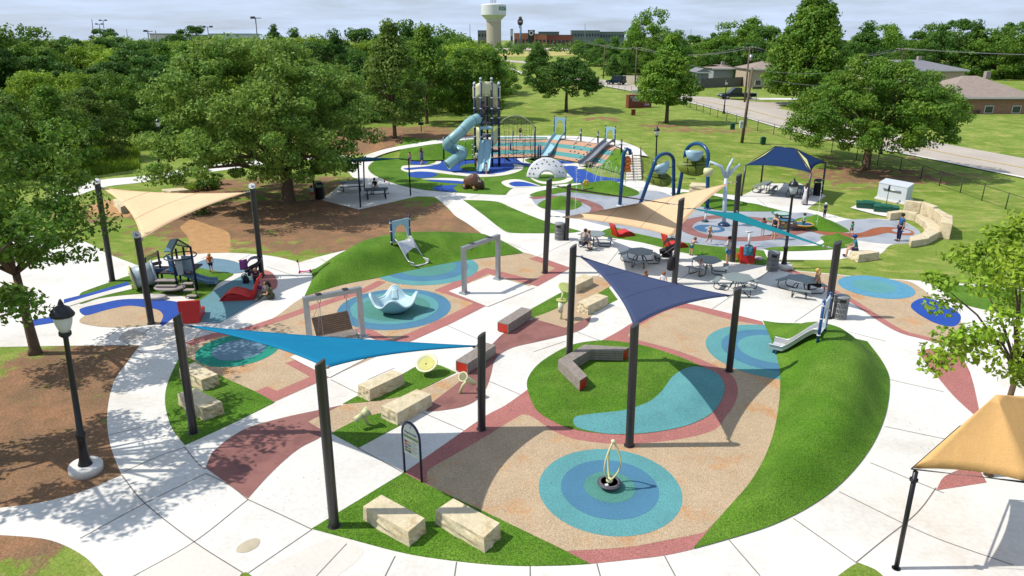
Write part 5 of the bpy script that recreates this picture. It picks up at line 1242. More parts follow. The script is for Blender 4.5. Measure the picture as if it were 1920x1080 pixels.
# --- small playhouse with tunnel
def playhouse():
    c = G(340, 540); r = thing('playhouse', 'small playhouse with blue gabled roof, slide, steps and crawl tunnel', 'playhouse', c, 0)
    pu = mat('post_indigo', A(40,36,62), .4); bl = mat('roof_blue', A(86,130,160), .45); bm_ = mat('panel_blue', A(28,92,140), .45, var=.25, vs=8); pl = mat('panel_pale', A(176,190,190), .5, var=.15, vs=7); dkk = mat('deck_brown', A(66,56,70), .6)
    def X(px, py, dy=0.): return T(px, py, c.y+dy)
    # roof posts (base px, top px, dy)
    for b, t, dy in (((335,535),(321,472),-.5), ((362,521),(357,463),-.3), ((353,518),(343,463),.8), ((340,515),(329,466),1.0), ((307,505),(295,470),.9), ((285,512),(271,483),.2)):
        p = X(*b, dy); q = X(*t, dy); part(MB().cyl(V((q.x, q.y, 0)), q, .055, n=8), 'post', pu, r)
    # gabled roof
    E = [X(309,473,-.6), X(322,470,-.6)]
    ridge_f = X(333,449,-.5); ridge_b = X(320,450.5,.9); ef = X(322,472,-.5); eb = X(309,473,.6); rf = X(358,464,-.5); rb = X(334,460,.9)
    o = MB(); o.hexa([eb, ef, ridge_f, ridge_b], [p+V((-.03, 0, .05)) for p in (eb, ef, ridge_f, ridge_b)]); part(o, 'roof_panel', bl, r)
    o = MB(); o.hexa([rf, rb, ridge_b, ridge_f], [p+V((.03, 0, .05)) for p in (rf, rb, ridge_b, ridge_f)]); part(o, 'roof_panel', mat('roof_clear', A(196,190,170), .4, alpha=.35), r)
    o = MB(); [o.cyl(p, q, .035, n=6) for p, q in ((ef, ridge_f), (ridge_f, rf), (rf, rb), (rb, ridge_b), (ridge_f, ridge_b), (eb, ridge_b))]; part(o, 'roof_frame', pu, r)
    # decks
    zc = .9; d0 = X(330,515,.3); o = MB(); o.box((d0.x+.3, c.y+.4, zc), (1.5, 1.5, .08)); part(o, 'deck', dkk, r); o = MB(); o.box((d0.x-1.5, c.y+.6, .75), (1.5, 1.2, .08)); part(o, 'deck', dkk, r)
    o = MB(); o.box((d0.x-1.3, c.y-.0, .48), (1.1, .05, .5)); part(o, 'deck_skirt', mat('skirt_dark', A(44,36,60), .6), r)
    # climbing panels
    a, b = X(312,478,-.2), X(322,487,-.5)
    o = MB(); o.hexa([X(321,515,-.2), X(333,518,-.5), X(323,488,-.5), X(311,477,-.2)], [p+V((0, .06, .02)) for p in (X(321,515,-.2), X(333,518,-.5), X(323,488,-.5), X(311,477,-.2))]); part(o, 'climbing_panel', bm_, r)
    o = MB(); o.hexa([X(334,517,-.55), X(344,514,-.45), X(340,486,-.35), X(326,487,-.5)], [p+V((0, .05, .02)) for p in (X(334,517,-.55), X(344,514,-.45), X(340,486,-.35), X(326,487,-.5))]); part(o, 'climbing_panel', pl, r)
    o = MB(); o.box((X(354,500).x, c.y-.1, 1.35), (.5, .05, .8)); part(o, 'side_panel', mat('panel_frost', A(150,180,196), .4), r)
    # hoop rail
    cc = X(338,480,.2); part(MB().tube([cc+V((.75*math.cos(R(a)), .8*math.sin(R(a)), 0)) for a in range(0, 360, 20)], .03, 6, closed=True), 'hoop_rail', pu, r)
    # bridge panels
    o = MB(); p = [X(271,482,.6), X(296,470,.9), X(296,480,.9), X(272,491,.6)]; o.hexa(p, [q+V((0, .03, 0)) for q in p]); part(o, 'clear_panel', mat('panel_smoke', A(150,140,110), .3, alpha=.45), r)
    o = MB(); p = [X(279,494,.5), X(302,489,.8), X(303,495,.8), X(283,500,.5)]; o.hexa(p, [q+V((0, .04, 0)) for q in p]); part(o, 'bridge_panel', mat('panel_taupe', A(120,108,110), .5), r)
    o = MB(); p = [X(286,507,.1), X(304,503,.3), X(305,507,.3), X(288,511,.1)]; o.hexa(p, [q+V((0, .04, 0)) for q in p]); part(o, 'blue_beam', mat('beam_blue', A(50,110,170), .5), r)
    # slide
    # steps
    for k, (x0, x1, y) in enumerate(((344,357,523),(347,360,532),(350,365,540))):
        p = X((x0+x1)/2, y, -1.0-.25*k); z = [.6, .36, .14][k]; o = MB(); o.box((p.x, p.y, z), (.5, .26, .05)); part(o, 'step', mat('step_taupe', A(180,170,160), .6), r)
    o = MB(); 
    for s in (-.28, .28): p0 = X(350,521,-.85); p2 = X(357,541,-1.6); o.tube([V((p0.x+s, p0.y, .8)), V((p2.x+s, p2.y, .05))], .025, 6)
    part(o, 'step_rail', pu, r)
    # curved ramp and stepping pod
    o = MB(); p = X(318,536,-.8); o.lathe((p.x, p.y, 0), [(.75, .28), (.78, .34), (.7, .36), (0, .36)], 20, (1, .6)); part(o, 'platform', mat('platform_taupe', A(170,160,158), .6), r)
    p = X(292,546,-1.6); o = MB(); o.lathe((p.x, p.y, 0), [(.5, .0), (.5, .14), (.42, .2), (0, .2)], 18, (1, .55)); part(o, 'stepping_pod', mat('pod_cream', A(206,200,194), .6), r)
    p = X(312,524,-.5); o = MB(); o.box((p.x, p.y, .6), (1.0, .4, .05)); o.box((p.x+.1, p.y-.35, .42), (1.0, .25, .05)); part(o, 'ledge', mat('platform_taupe', A(170,160,158), .6), r)
    # tunnel
    a, b = X(250,529,-.3), X(290,511,.2); a.z = .62; b.z = .78; tm = mat('tunnel_pale', A(176,196,206), .35, var=.04)
    o = MB(); o.cyl(a, b, .52, .56, 26, cap=False); part(o, 'tunnel', tm, r, solid=.05)
    d = (b-a).normalized(); o = MB(); o.cyl(a-d*.04, a+d*.06, .6, n=26, cap=False); part(o, 'tunnel_ring', mat('ring_yellow', A(226,226,150), .45), r, solid=.09)
    o = MB(); o.cyl(b-d*.05, b+d*.05, .62, n=26, cap=False); part(o, 'tunnel_flange', tm, r, solid=.07)
    o = MB(); m_ = a.lerp(b, .78); o.ball(m_+V((.0, -.54, .1)), (.1, .06, .12), 10, 6); part(o, 'porthole', black, r)
    for s in (-.3, .35): part(MB().cyl((a.x+s+.2, a.y, 0), (a.x+s+.2, a.y, .3), .04, n=8), 'leg', mat('ring_yellow', A(226,226,150), .45), r)
playhouse()
slide('small_slide', 'short pale blue slide at the right of the small playhouse', V((G(361,512).x-.1, G(361,540).y+.1, .85)), G(407, 530, .16), .62, mat('slide_blue', A(130,168,196), .35), mat('slide_blue2', A(110,150,186), .35), .18, .15, exit_=.35)
# --- red loungers and cube seats
def lounger(label, base, rz, s=1., group='red moulded loungers'):
    r = thing('red_lounger', label, 'lounger', G(*base), rz, group); r.scale = (s,)*3
    prof = [(-.95, .03), (-.55, .33), (-.1, .3), (.25, .16), (.42, .2), (.62, .62), (.78, .98)]
    P_ = smooth_open(prof, 5); o = MB(); W = .42; n = len(P_)
    vs = []
    for x, z in P_:
        k = .25 if x > .3 else .1
        for y in (-W, -W*.5, 0, W*.5, W): vs.append((x+(.0), y, z+k*.1*(abs(y)/W)**2))
    o.add(vs, [(i*5+j, (i+1)*5+j, (i+1)*5+j+1, i*5+j+1) for i in range(n-1) for j in range(4)], True); o.obj('shell', red_p, r, solid=.05)
    b = MB(); 
    for s_ in (-1, 1):
        b.hexa([V((-.9, s_*W, 0)), V((.45, s_*W, 0)), V((.78, s_*W, .95)), V((.4, s_*W, .2)), V((.2, s_*W, .14)), V((-.1, s_*W, .28)), V((-.55, s_*W, .31))][:7], [V((-.9, s_*(W-.03), 0)), V((.45, s_*(W-.03), 0)), V((.78, s_*(W-.03), .95)), V((.4, s_*(W-.03), .2)), V((.2, s_*(W-.03), .14)), V((-.1, s_*(W-.03), .28)), V((-.55, s_*(W-.03), .31))])
    b.obj('side', mat('red_side', A(200,40,40), .45), r); k = MB(); k.hexa([V((.45, -W, 0)), V((.45, W, 0)), V((.78, W, .95)), V((.78, -W, .95))], [V((.48, -W, 0)), V((.48, W, 0)), V((.81, W, .95)), V((.81, -W, .95))]); k.obj('back_panel', red_p, r)
lounger('glossy red moulded lounger beside the seated family', (458, 558), R(6), 1.1)
lounger('red moulded lounger on the turf strip behind the pushchair', (1262, 463), R(195), .9)
lounger('red moulded lounger seen from behind on the turf strip below the cream sail', (1164, 442), R(200), .9)
def red_box(label, base, rz, s, towel=False):
    r = thing('moulded_chair', label, 'seat', G(*base), rz, 'red moulded cube seats'); r.scale = (s,)*3
    o = MB(); o.hexa([V((-.38, -.3, 0)), V((.38, -.3, 0)), V((.38, .3, 0)), V((-.38, .3, 0))], [V((-.45, -.12, .95)), V((.45, -.12, .95)), V((.45, .02, .95)), V((-.45, .02, .95))]); o.obj('backrest', red_p, r, bevel=.03)
    o = MB(); o.hexa([V((-.38, .2, 0)), V((.38, .2, 0)), V((.36, .95, 0)), V((-.36, .95, 0))], [V((-.4, .1, .42)), V((.4, .1, .42)), V((.38, .95, .3)), V((-.38, .95, .3))]); o.obj('seat', red_p, r, bevel=.03)
    return r
red_box('bright red cube seat seen from behind beside the teal sail pole', (360, 602), R(12), 1.05)
rb = red_box('red seat with a patterned blue towel on the turf strip', (1399, 492), R(-6), 1.0)
tw = MB(); tw.grid(lambda u, v: V((-.26+.5*u, -.16-.14*(1-v)*0-.17*max(0, (.9-v))-.02*math.sin(u*7), .99-.0+(-.55*max(0, .9-v)))), 8, 10); t_ = tw.obj('beach_towel', mat('towel_blue', A(70,140,170), .9, var=.4, vs=9, col2=A(40,90,60), c2s=5), None, solid=.02); t_.location = rb.location; t_.rotation_euler = rb.rotation_euler; tag(t_, 'blue patterned beach towel draped over the red seat', 'towel')
# --- pushchairs, scooter, bags
def pram(label, base, rz, hood_c, group=None, s=1.):
    r = thing('pushchair', label, 'pushchair', G(*base), rz, group); r.scale = (s,)*3; bk = mat('pram_black', A(30,28,34), .7)
    for x, y, rad in ((.45, 0.18, .12), (.45, -.18, .12), (-.35, .28, .17), (-.35, -.28, .17)):
        w = MB(); w.tube([V((x+rad*math.cos(R(a)), y, rad+rad*.92*math.sin(R(a)))) for a in range(0, 360, 24)], .025, 6, closed=True); [w.cyl((x, y, rad), (x+rad*.9*math.cos(R(a)), y, rad+rad*.9*math.sin(R(a))), .008, n=4) for a in range(0, 360, 60)]; w.obj('wheel', black, r)
    f = MB()
    for y in (-.25, .25): f.tube([(.45, y*.7, .14), (.05, y, .5), (-.3, y, .8), (-.55, y, 1.05)], .017, 6); f.tube([(-.35, y, .18), (.1, y, .55)], .017, 6)
    f.cyl((-.55, -.25, 1.05), (-.55, .25, 1.05), .02, n=6); f.obj('frame', mat('pram_frame', A(120,120,126), .4, .6), r)
    o = MB(); o.hexa([V((-.2, -.22, .42)), V((.35, -.22, .36)), V((.35, .22, .36)), V((-.2, .22, .42))], [V((-.4, -.22, .85)), V((.4, -.22, .5)), V((.4, .22, .5)), V((-.4, .22, .85))]); o.obj('seat', bk, r, bevel=.03)
    h = MB(); h.grid(lambda u, v: V((-.2+.42*math.cos(R(10+120*u))*1.0, (v-.5)*.5, .72+.4*math.sin(R(10+120*u)))), 10, 6); h.obj('hood', hood_c, r, solid=.02)
    b = MB(); b.box((.0, 0, .25), (.5, .38, .16)); b.obj('basket', bk, r, bevel=.03)
    return r
pram('dark pushchair with a purple striped blanket beside the white capped pole', (475, 521), R(200), mat('hood_navy', A(30,32,56), .8), 'pushchairs')
pram('large black pushchair in front of the red lounger by the pole', (1250, 488), R(170), mat('hood_black', A(24,22,28), .8), 'pushchairs', 1.15)
bl_ = MB(); bl_.grid(lambda u, v: V((-.2+.4*u, .03*math.sin(u*9), .55*v+.0)), 8, 6); q = bl_.obj('striped_blanket', mat('blanket_purple', A(170,90,160), .9, var=.4, vs=14), None, solid=.03); q.location = G(475, 521)+V((-.38, -.1, .5)); q.rotation_euler = (0, 0, R(30)); tag(q, 'purple striped blanket hanging from the left pushchair', 'blanket')
def bag(name, label, loc, m, s=(.25, .16, .4), handle=True):
    r = thing(name, label, 'bag', loc); o = MB(); o.lathe((0, 0, 0), [(.3, 0), (.5, .1), (.48, .6), (.3, .95), (0, 1.)], 12, (s[0], s[1])); o.v = [(x, y, z*s[2]) for x, y, z in o.v]; o.obj('bag_body', m, r)
    if handle: h = MB(); h.tube([(-.06, 0, s[2]*.9), (0, 0, s[2]*1.3), (.06, 0, s[2]*.9)], .012, 5); h.obj('strap', m, r)
bag('backpack', 'dark backpack hanging on the left side of the centre pole', T(1257, 507, G(1264,532).y-.1), mat('bag_black', A(34,30,36), .8), (.4, .3, .75))
bag('shoulder_bag', 'small black bag on the paving beside the red lounger', G(462, 531), mat('bag_black', A(34,30,36), .8), (.35, .3, .4))
bag('towel_heap', 'crumpled white and black clothes heap beside the red towel seat', G(1421, 487), mat('cloth_pile', A(190,180,180), .9, var=.4, vs=12), (.6, .5, .2), False)
def bottle(label, loc, m, h=.22, r_=.035): o = MB(); o.lathe((0, 0, 0), [(r_, 0), (r_, h*.7), (r_*.5, h*.85), (r_*.5, h), (0, h)], 10); q = o.obj('bottle', m); q.location = loc; tag(q, label, 'bottle')
bottle('clear water bottle standing on the picnic bench in sail shade', G(1224, 486, .47), mat('bottle_clear', A(214,216,210), .2), .35, .06)
bottle('pink drink bottle on the table under the teal canopy', G(721, 342, .77), mat('bottle_pink', A(226,70,110), .4), .3, .05)
bottle('small black bottle on the right end of the table under the teal canopy', G(730, 347, .77), black, .2)
def scooter():
    a = G(562, 512); r = thing('kick_scooter', 'pink child scooter standing alone on the white pavement', 'scooter', a, R(10)); pk = mat('hot_pink', A(236,30,140), .4)
    o = MB(); o.box((.28, 0, .09), (.5, .12, .035)); o.tube([(.5, 0, .1), (.6, 0, .17)], .05, 6); o.obj('deck', pk, r, bevel=.01)
    o = MB(); o.tube([(0, 0, .08), (0, 0, .4), (-.03, 0, .75)], .018, 6); o.obj('stem', pk, r); h = MB(); h.cyl((-.03, -.16, .76), (-.03, .16, .76), .022, n=6); h.box((-.06, 0, .68), (.06, .1, .12)); h.obj('handlebar', mat('bar_grey', A(60,56,80), .5), r)
    for x, y in ((.0, -.1), (.0, .1), (.58, 0)): w = MB(); w.cyl((x, y-.015, .055), (x, y+.015, .055), .055, n=12); w.obj('wheel', pk if x < .1 else black, r)
scooter()
# ================================================================ PEOPLE
def skin_obj(name, chains, m, parent, sub=1):
    """chains: list of (points, radii); points shared by position are joined, each island gets a root"""
    vs = []; rs = []; es = []; ix = {}
    def vid(p, r):
        k = tuple(round(c, 4) for c in p)
        if k not in ix: ix[k] = len(vs); vs.append(k); rs.append(r)
        return ix[k]
    for pts, rad in chains:
        ids = [vid(p, r) for p, r in zip(pts, rad)]
        for a, b in zip(ids, ids[1:]):
            if a != b and (a, b) not in es and (b, a) not in es: es.append((a, b))
    me = bpy.data.meshes.new(name); me.from_pydata(vs, es, []); o = bpy.data.objects.new(name, me); COL.objects.link(o); o.parent = parent
    md = o.modifiers.new('skin', 'SKIN'); md.use_smooth_shade = True
    if not me.skin_vertices: me.attributes.new('skin', 'FLOAT', 'POINT')
    par = list(range(len(vs)))
    def fd(i):
        while par[i] != i: i = par[i]
        return i
    for a, b in es: par[fd(b)] = fd(a)
    seen = set()
    for i, d in enumerate(me.skin_vertices[0].data):
        r = rs[i]; d.radius = (r, r) if not isinstance(r, tuple) else r
        d.use_root = fd(i) not in seen; seen.add(fd(i))
    sb = o.modifiers.new('sub', 'SUBSURF'); sb.levels = sub; sb.render_levels = sub
    me.materials.append(m); return o
SK = mat('skin_light', A(226,176,146), .6, var=.03); SK2 = mat('skin_tan', A(196,142,108), .6, var=.03)
def cl(c, v=.05): return mat('cloth_%d_%d_%d' % c, A(*c), .85, var=v, vs=12)
def person(label, at, Hh, face, pose='stand', shirt=(200,200,200), legs=(60,70,110), legt='shorts', hair=(90,64,44), long_=False, shoe=(60,60,64), skin=None, hat=None, seat=.45, group=None, sleeves=True, rz_extra=0, z0=0., detail=True):
    r = thing('person', label, 'person', at, R(face), group); S = skin or SK; kid = Hh < 1.35
    hf = 1.32 if kid else 1.0; H_ = Hh
    J = dict(pel=(0, 0, .53), wai=(0, 0, .62), che=(0, 0, .745), nb=(0, 0, .83), hd=(0, .012, .925 if not kid else .9), ht=(0, .005, .965))
    L = {}
    for s, n in ((-1, 'l'), (1, 'r')):
        L['hip'+n] = (s*.05, 0, .5); L['kn'+n] = (s*.055, .012, .28); L['an'+n] = (s*.055, 0, .045); L['to'+n] = (s*.062, .085, .02)
        L['sh'+n] = (s*.1, 0, .8); L['el'+n] = (s*.14, -.015, .64); L['wr'+n] = (s*.145, .03, .5)
    def st(**k): 
        for a, v in k.items(): L[a] = v
    if pose == 'walk': st(knl=(-.055, .09, .29), anl=(-.055, .12, .05), tol=(-.06, .2, .03), knr=(.055, -.03, .28), anr=(.055, -.14, .07), tor=(.06, -.07, .02), ell=(-.14, -.06, .65), wrl=(-.14, -.05, .5), elr=(.14, .04, .65), wrr=(.13, .13, .53))
    if pose == 'run': st(knl=(-.05, .14, .33), anl=(-.055, .06, .14), tol=(-.06, .14, .1), knr=(.055, -.05, .27), anr=(.055, -.2, .13), tor=(.06, -.16, .06), ell=(-.16, -.08, .68), wrl=(-.15, .05, .64), elr=(.17, -.02, .7), wrr=(.2, .1, .72))
    if pose == 'up': st(ell=(-.17, .02, .93), wrl=(-.13, .03, 1.06), elr=(.17, .02, .93), wrr=(.13, .03, 1.06))
    if pose == 'fold': st(ell=(-.16, .02, .66), wrl=(.03, .12, .7), elr=(.16, .02, .66), wrr=(-.03, .13, .68))
    if pose == 'cross': st(ell=(-.14, .03, .65), wrl=(-.03, .13, .6), elr=(.14, .03, .65), wrr=(.02, .13, .58))
    if pose == 'lean':
        J.update(wai=(0, .05, .6), che=(0, .15, .68), nb=(0, .22, .72), hd=(0, .3, .78), ht=(0, .32, .82))
        for s, n in ((-1, 'l'), (1, 'r')): L['sh'+n] = (s*.1, .2, .7); L['el'+n] = (s*.13, .3, .6); L['wr'+n] = (s*.12, .42, .6)
    if pose == 'reach':
        for s, n in ((-1, 'l'), (1, 'r')): L['el'+n] = (s*.13, .08, .68); L['wr'+n] = (s*.1, .22, .7)
    if pose in ('sit', 'floor'):
        hz = seat/H_ if pose == 'sit' else .07; dz = hz-.5
        for k, p in J.items(): J[k] = (p[0], p[1]+max(0, (p[2]-.53))*.25, p[2]+dz)
        for s, n in ((-1, 'l'), (1, 'r')):
            L['hip'+n] = (s*.06, .02, hz+.01); L['kn'+n] = (s*.07, .26, hz+.03 if pose == 'sit' else .2); L['an'+n] = (s*.07, .27, max(.04, hz-.21)) if pose == 'sit' else (s*.09, .42, .04); L['to'+n] = (L['an'+n][0], L['an'+n][1]+.09, L['an'+n][2]-.02)
            q = L['sh'+n]; L['sh'+n] = (q[0], .07, q[2]+dz); L['el'+n] = (s*.15, .12, .63+dz); L['wr'+n] = (s*.08, .28, .62+dz)
    J.update(L)
    P_ = {k: V(v)*H_ for k, v in J.items()}; m = H_
    w = .92 if kid else 1.
    def hand(n):
        s = -1 if n == 'l' else 1; a = P_['wr'+n]; d = (a-P_['el'+n]).normalized(); side = d.cross(V((0, 0, 1))); side = side.normalized() if side.length > .2 else V((0, 1, 0)); k = H_/1.75; pc = a+d*.05*k; out = []
        for i, (o, ln) in enumerate(((-.03, .075), (-.01, .085), (.01, .08), (.03, .06))):
            q0 = pc+side*o*k+d*.02*k; q1 = q0+d*ln*.55*k-V((0, 0, .004)); q2 = q1+d*ln*.4*k-V((0, 0, .018*k)); out.append(([q0, q1, q2], [.009*k, .008*k, .007*k]))
        q0 = a+d*.03*k-side*.03*k; out.append(([q0, q0-side*.025*k+d*.025*k, q0-side*.03*k+d*.055*k], [.011*k, .009*k, .008*k]))
        return pc, out
    ch = [([P_['pel'], P_['wai'], P_['che'], P_['nb'], P_['hd'], P_['ht']], [(.078*m*w, .055*m), (.066*m*w, .05*m), (.08*m*w, .055*m), .034*m, .056*m*hf, .045*m*hf])]
    fing = []
    for n in 'lr':
        ch.append(([P_['pel'], P_['hip'+n], P_['kn'+n], P_['an'+n], P_['to'+n]], [(.078*m*w, .055*m), .052*m, .035*m, .023*m, .02*m]))
        pc, f = hand(n); fing += f
        ch.append(([P_['che'], P_['sh'+n], P_['el'+n], P_['wr'+n], pc], [(.08*m*w, .055*m), .034*m, .026*m, .018*m, (.024*m, .014*m)]))
    nose = [P_['hd']+V((0, .05*m*hf, 0)), P_['hd']+V((0, .066*m*hf, -.008*m))]; ch.append((nose, [.012*m, .01*m])); ch += fing
    skin_obj('body', ch, S, r)
    hd = P_['hd']; c = MB()
    for s in (-1, 1): c.ball(hd+V((s*.022*m*hf, .054*m*hf, .012*m)), .008*m*hf, 6, 4)
    c.obj('eyes', mat('eye_dark', A(40,34,34), .3), r); q = MB(); q.ball(hd+V((0, .052*m*hf, -.028*m*hf)), (.018*m, .006*m, .005*m), 6, 4); q.obj('mouth', mat('lip', A(170,90,84), .6), r)
    hm = cl(hair, .15); h = MB(); h.ball(hd+V((0, -.013*m*hf, .018*m*hf)), (.064*m*hf, .068*m*hf, .066*m*hf), 12, 8)
    if long_: h.tube([hd+V((0, -.04*m, .0)), hd+V((0, -.075*m, -.08*m)), hd+V((0, -.07*m, -.17*m))], .05*m, 8, rs=[.055*m*hf, .05*m, .02*m])
    h.obj('hair', hm, r)
    if hat: 
        t = MB(); t.lathe(hd+V((0, 0, .02*m)), [(.072*m*hf, 0), (.07*m*hf, .03*m), (.05*m*hf, .062*m), (0, .075*m)], 14); t.lathe(hd+V((0, .05*m, .02*m)), [(.075*m, 0), (.075*m, .008*m), (0, .01*m)], 12); t.obj('hat', cl(hat), r)
    if shirt:
        g = 1.17; c = [([P_['pel']+V((0, 0, .015*m)), P_['wai'], P_['che'], P_['nb']-V((0, 0, .015*m))], [(.09*m*w, .066*m), (.08*m*w, .062*m), (.094*m*w, .068*m), .05*m])]
        if sleeves:
            for n in 'lr': a, b = P_['sh'+n], P_['el'+n]; c.append(([P_['che'], a, a.lerp(b, .55)] if sleeves != 'long' else [P_['che'], a, b, P_['wr'+n]], [(.094*m*w, .068*m), .046*m, .042*m] if sleeves != 'long' else [(.094*m*w, .068*m), .048*m, .038*m, .03*m]))
        skin_obj('shirt', c, cl(shirt), r)
    if legt in ('shorts', 'pants'):
        c = []
        for n in 'lr':
            a, b, e = P_['hip'+n], P_['kn'+n], P_['an'+n]; c.append(([P_['pel'], a, a.lerp(b, .62)], [(.09*m*w, .067*m), .064*m, .058*m]) if legt == 'shorts' else ([P_['pel'], a, b, b.lerp(e, .93)], [(.09*m*w, .067*m), .064*m, .047*m, .036*m]))
        skin_obj('shorts' if legt == 'shorts' else 'trousers', c, cl(legs), r)
    if legt == 'dress' or legt == 'gown':
        zb = .3 if legt == 'dress' else .06; b = MB(); b.lathe((0, 0, 0), [(.16*m if legt == 'gown' else .13*m, zb*m), (.11*m, .45*m), (.085*m, .62*m), (.09*m, .72*m)], 16, (1, .8)); b.obj('skirt', cl(legs), r)
    if shoe:
        for n in 'lr': b = MB(); p, q = P_['an'+n], P_['to'+n]; b.ball(p.lerp(q, .5)-V((0, 0, .006*m)), (.032*m, .075*m if pose != 'x' else .03, .026*m), 10, 6); b.obj('shoe', cl(shoe), r)
    return r
person('boy in an orange shirt and dark shorts walking on the grey teal patch', G(397, 512), 1.12, 20, 'walk', (250,120,30), (40,44,70), hair=(214,176,110))
person('woman with glasses in a navy top standing behind the red lounger', G(484, 546), 1.6, 200, 'lean', (44,62,92), (40,50,80), 'pants', (150,110,80))
person('small girl in a pink shirt beside the red lounger', G(490, 556), 1.0, 160, 'reach', (212,140,196), (120,90,170), hair=(190,150,100))
person('woman in an olive dress with long dark hair sitting on the white paving', G(511, 560), 1.62, 100, 'floor', (92,94,66), (92,94,66), 'pants', (40,32,30), True, shoe=None, sleeves=True)
person('toddler in a white shirt held between the seated woman and the lounger', G(500, 560), .85, 200, 'stand', (230,220,214), (214,190,170), hair=(196,160,110), shoe=None)
person('girl in a pale teal top and pink shorts beside the black bin under the oak', G(586, 376), 1.2, 190, 'stand', (160,196,200), (220,60,90), hair=(70,50,40), skin=SK2)
person('person in a black shirt sitting at the table under the teal canopy', G(706, 363), 1.65, 150, 'sit', (40,40,46), (200,190,200), hair=(40,30,30), seat=.5)
person('small girl in a pink top near the blue oval, left of the woman', G(769, 306), 1.15, 170, 'stand', (232,130,170), (90,80,170), hair=(70,46,34), shoe=None, long_=True)
person('woman in a slate blue dress walking over the white wave', G(791, 309), 1.7, -40, 'walk', (76,92,122), (76,92,122), 'dress', (90,50,40), True)
person('child in black and white hanging from the rope net by the tower', Gt(975, 277)+V((0, -1., 1.0)), 1.25, 180, 'up', (40,40,40), (225,200,200), hair=(120,80,60))
person('small girl in a white dress at the foot of the double slide', G(912, 327), 1.1, 60, 'stand', (236,214,226), (236,214,226), 'dress', (90,70,60), shoe=None)
person('parent in a grey top and black shorts beside the tower leg', G(895, 313), 1.65, 140, 'stand', (190,200,210), (30,28,34), hair=(60,48,44), shoe=(60,60,60))
person('child in white sitting at the top of the double slide', T(908, 262, tY-.9), 1.15, 180, 'sit', (226,226,230), (90,110,150), hair=(110,80,60), seat=.25)
person('man in a grey shirt sitting at the leftmost picnic table', G(1092, 470), 1.78, -60, 'sit', (124,126,132), (44,48,66), hair=(74,58,44), sleeves='long')
person('child leaning over the leftmost picnic table next to the man', G(1106, 466), 1.1, 110, 'sit', (206,166,160), (70,110,160), hair=(150,100,70), seat=.6)
person('boy in a striped shirt and teal shorts leaning towards the splash pad', G(1295, 479), 1.2, -45, 'lean', (140,128,144), (20,120,120), hair=(140,100,70))
person('toddler in a white dress standing at the picnic table in the middle', G(1312, 517), .95, -20, 'reach', (228,210,214), (228,210,214), 'dress', (180,120,80), True, shoe=(50,36,40))
person('shirtless child in grey trunks running on the splash pad', G(1329, 459), 1.2, 200, 'run', None, (150,140,134), hair=(196,160,110), shoe=None)
person('woman in a white jacket and denim shorts beside the dark pole', G(1363, 497), 1.68, 90, 'fold', (236,226,214), (96,150,200), hair=(70,44,40), sleeves='long', shoe=(80,60,56))
person('brown haired child seen just above the navy sail edge', G(1208, 546), 1.1, 20, 'stand', (180,120,70), (60,70,100), hair=(120,84,56))
person('child in a white shirt seen just above the navy sail edge', G(1242, 550), 1.15, -20, 'stand', (240,240,240), (60,70,100), hair=(150,96,66))
person('woman in a navy swimsuit with long hair at the water play table', G(1450, 449), 1.68, 120, 'stand', (34,36,62), (34,36,62), 'shorts', (120,84,60), True, shoe=None, sleeves=False)
person('girl in a white skirt at the left of the water play table', G(1429, 442), 1.2, -30, 'reach', (150,80,80), (238,238,238), 'shorts', (70,48,36), shoe=None)
person('boy in a mint shirt and green trousers striding by the water table', G(1505, 431), 1.15, 90, 'walk', (150,210,190), (20,96,70), 'pants', (90,54,36))
person('toddler in a green shirt walking along the rust coloured stream', G(1595, 442), .95, 190, 'walk', (96,190,140), (50,80,70), hair=(80,56,44))
person('child in navy with a white hat standing behind the right turf mound', G(1545, 407), 1.05, 190, 'stand', (40,42,92), (40,42,92), 'pants', (220,220,226), hat=(226,232,240))
person('man in a blue shirt and dark trousers standing by the curved stone wall', G(1684, 452), 1.8, 95, 'stand', (44,96,150), (30,26,70), 'pants', (40,30,28), skin=SK2)
person('man in a teal shirt and blue cap sitting on the low stone block', G(1603, 483), 1.76, 70, 'sit', (40,130,150), (56,56,96), hair=(60,44,40), hat=(36,76,150), seat=.48)
person('woman in a long white dress under the blue hip canopy', G(1508, 384), 1.68, -60, 'cross', (226,222,230), (226,222,230), 'gown', (90,60,60), True)
person('blonde woman in a black vest sitting at the teal shaded table', G(1533, 551), 1.7, 70, 'sit', (190,150,120), (28,24,32), 'pants', (220,180,100), True, shoe=(225,225,228), seat=.47)
person('child climbing inside the netted upper deck of the play tower', V((tc_.x-.3, tc_.y-.8, 5.1)), 1.2, 160, 'reach', (180,120,120), (60,50,60), hair=(80,60,50))
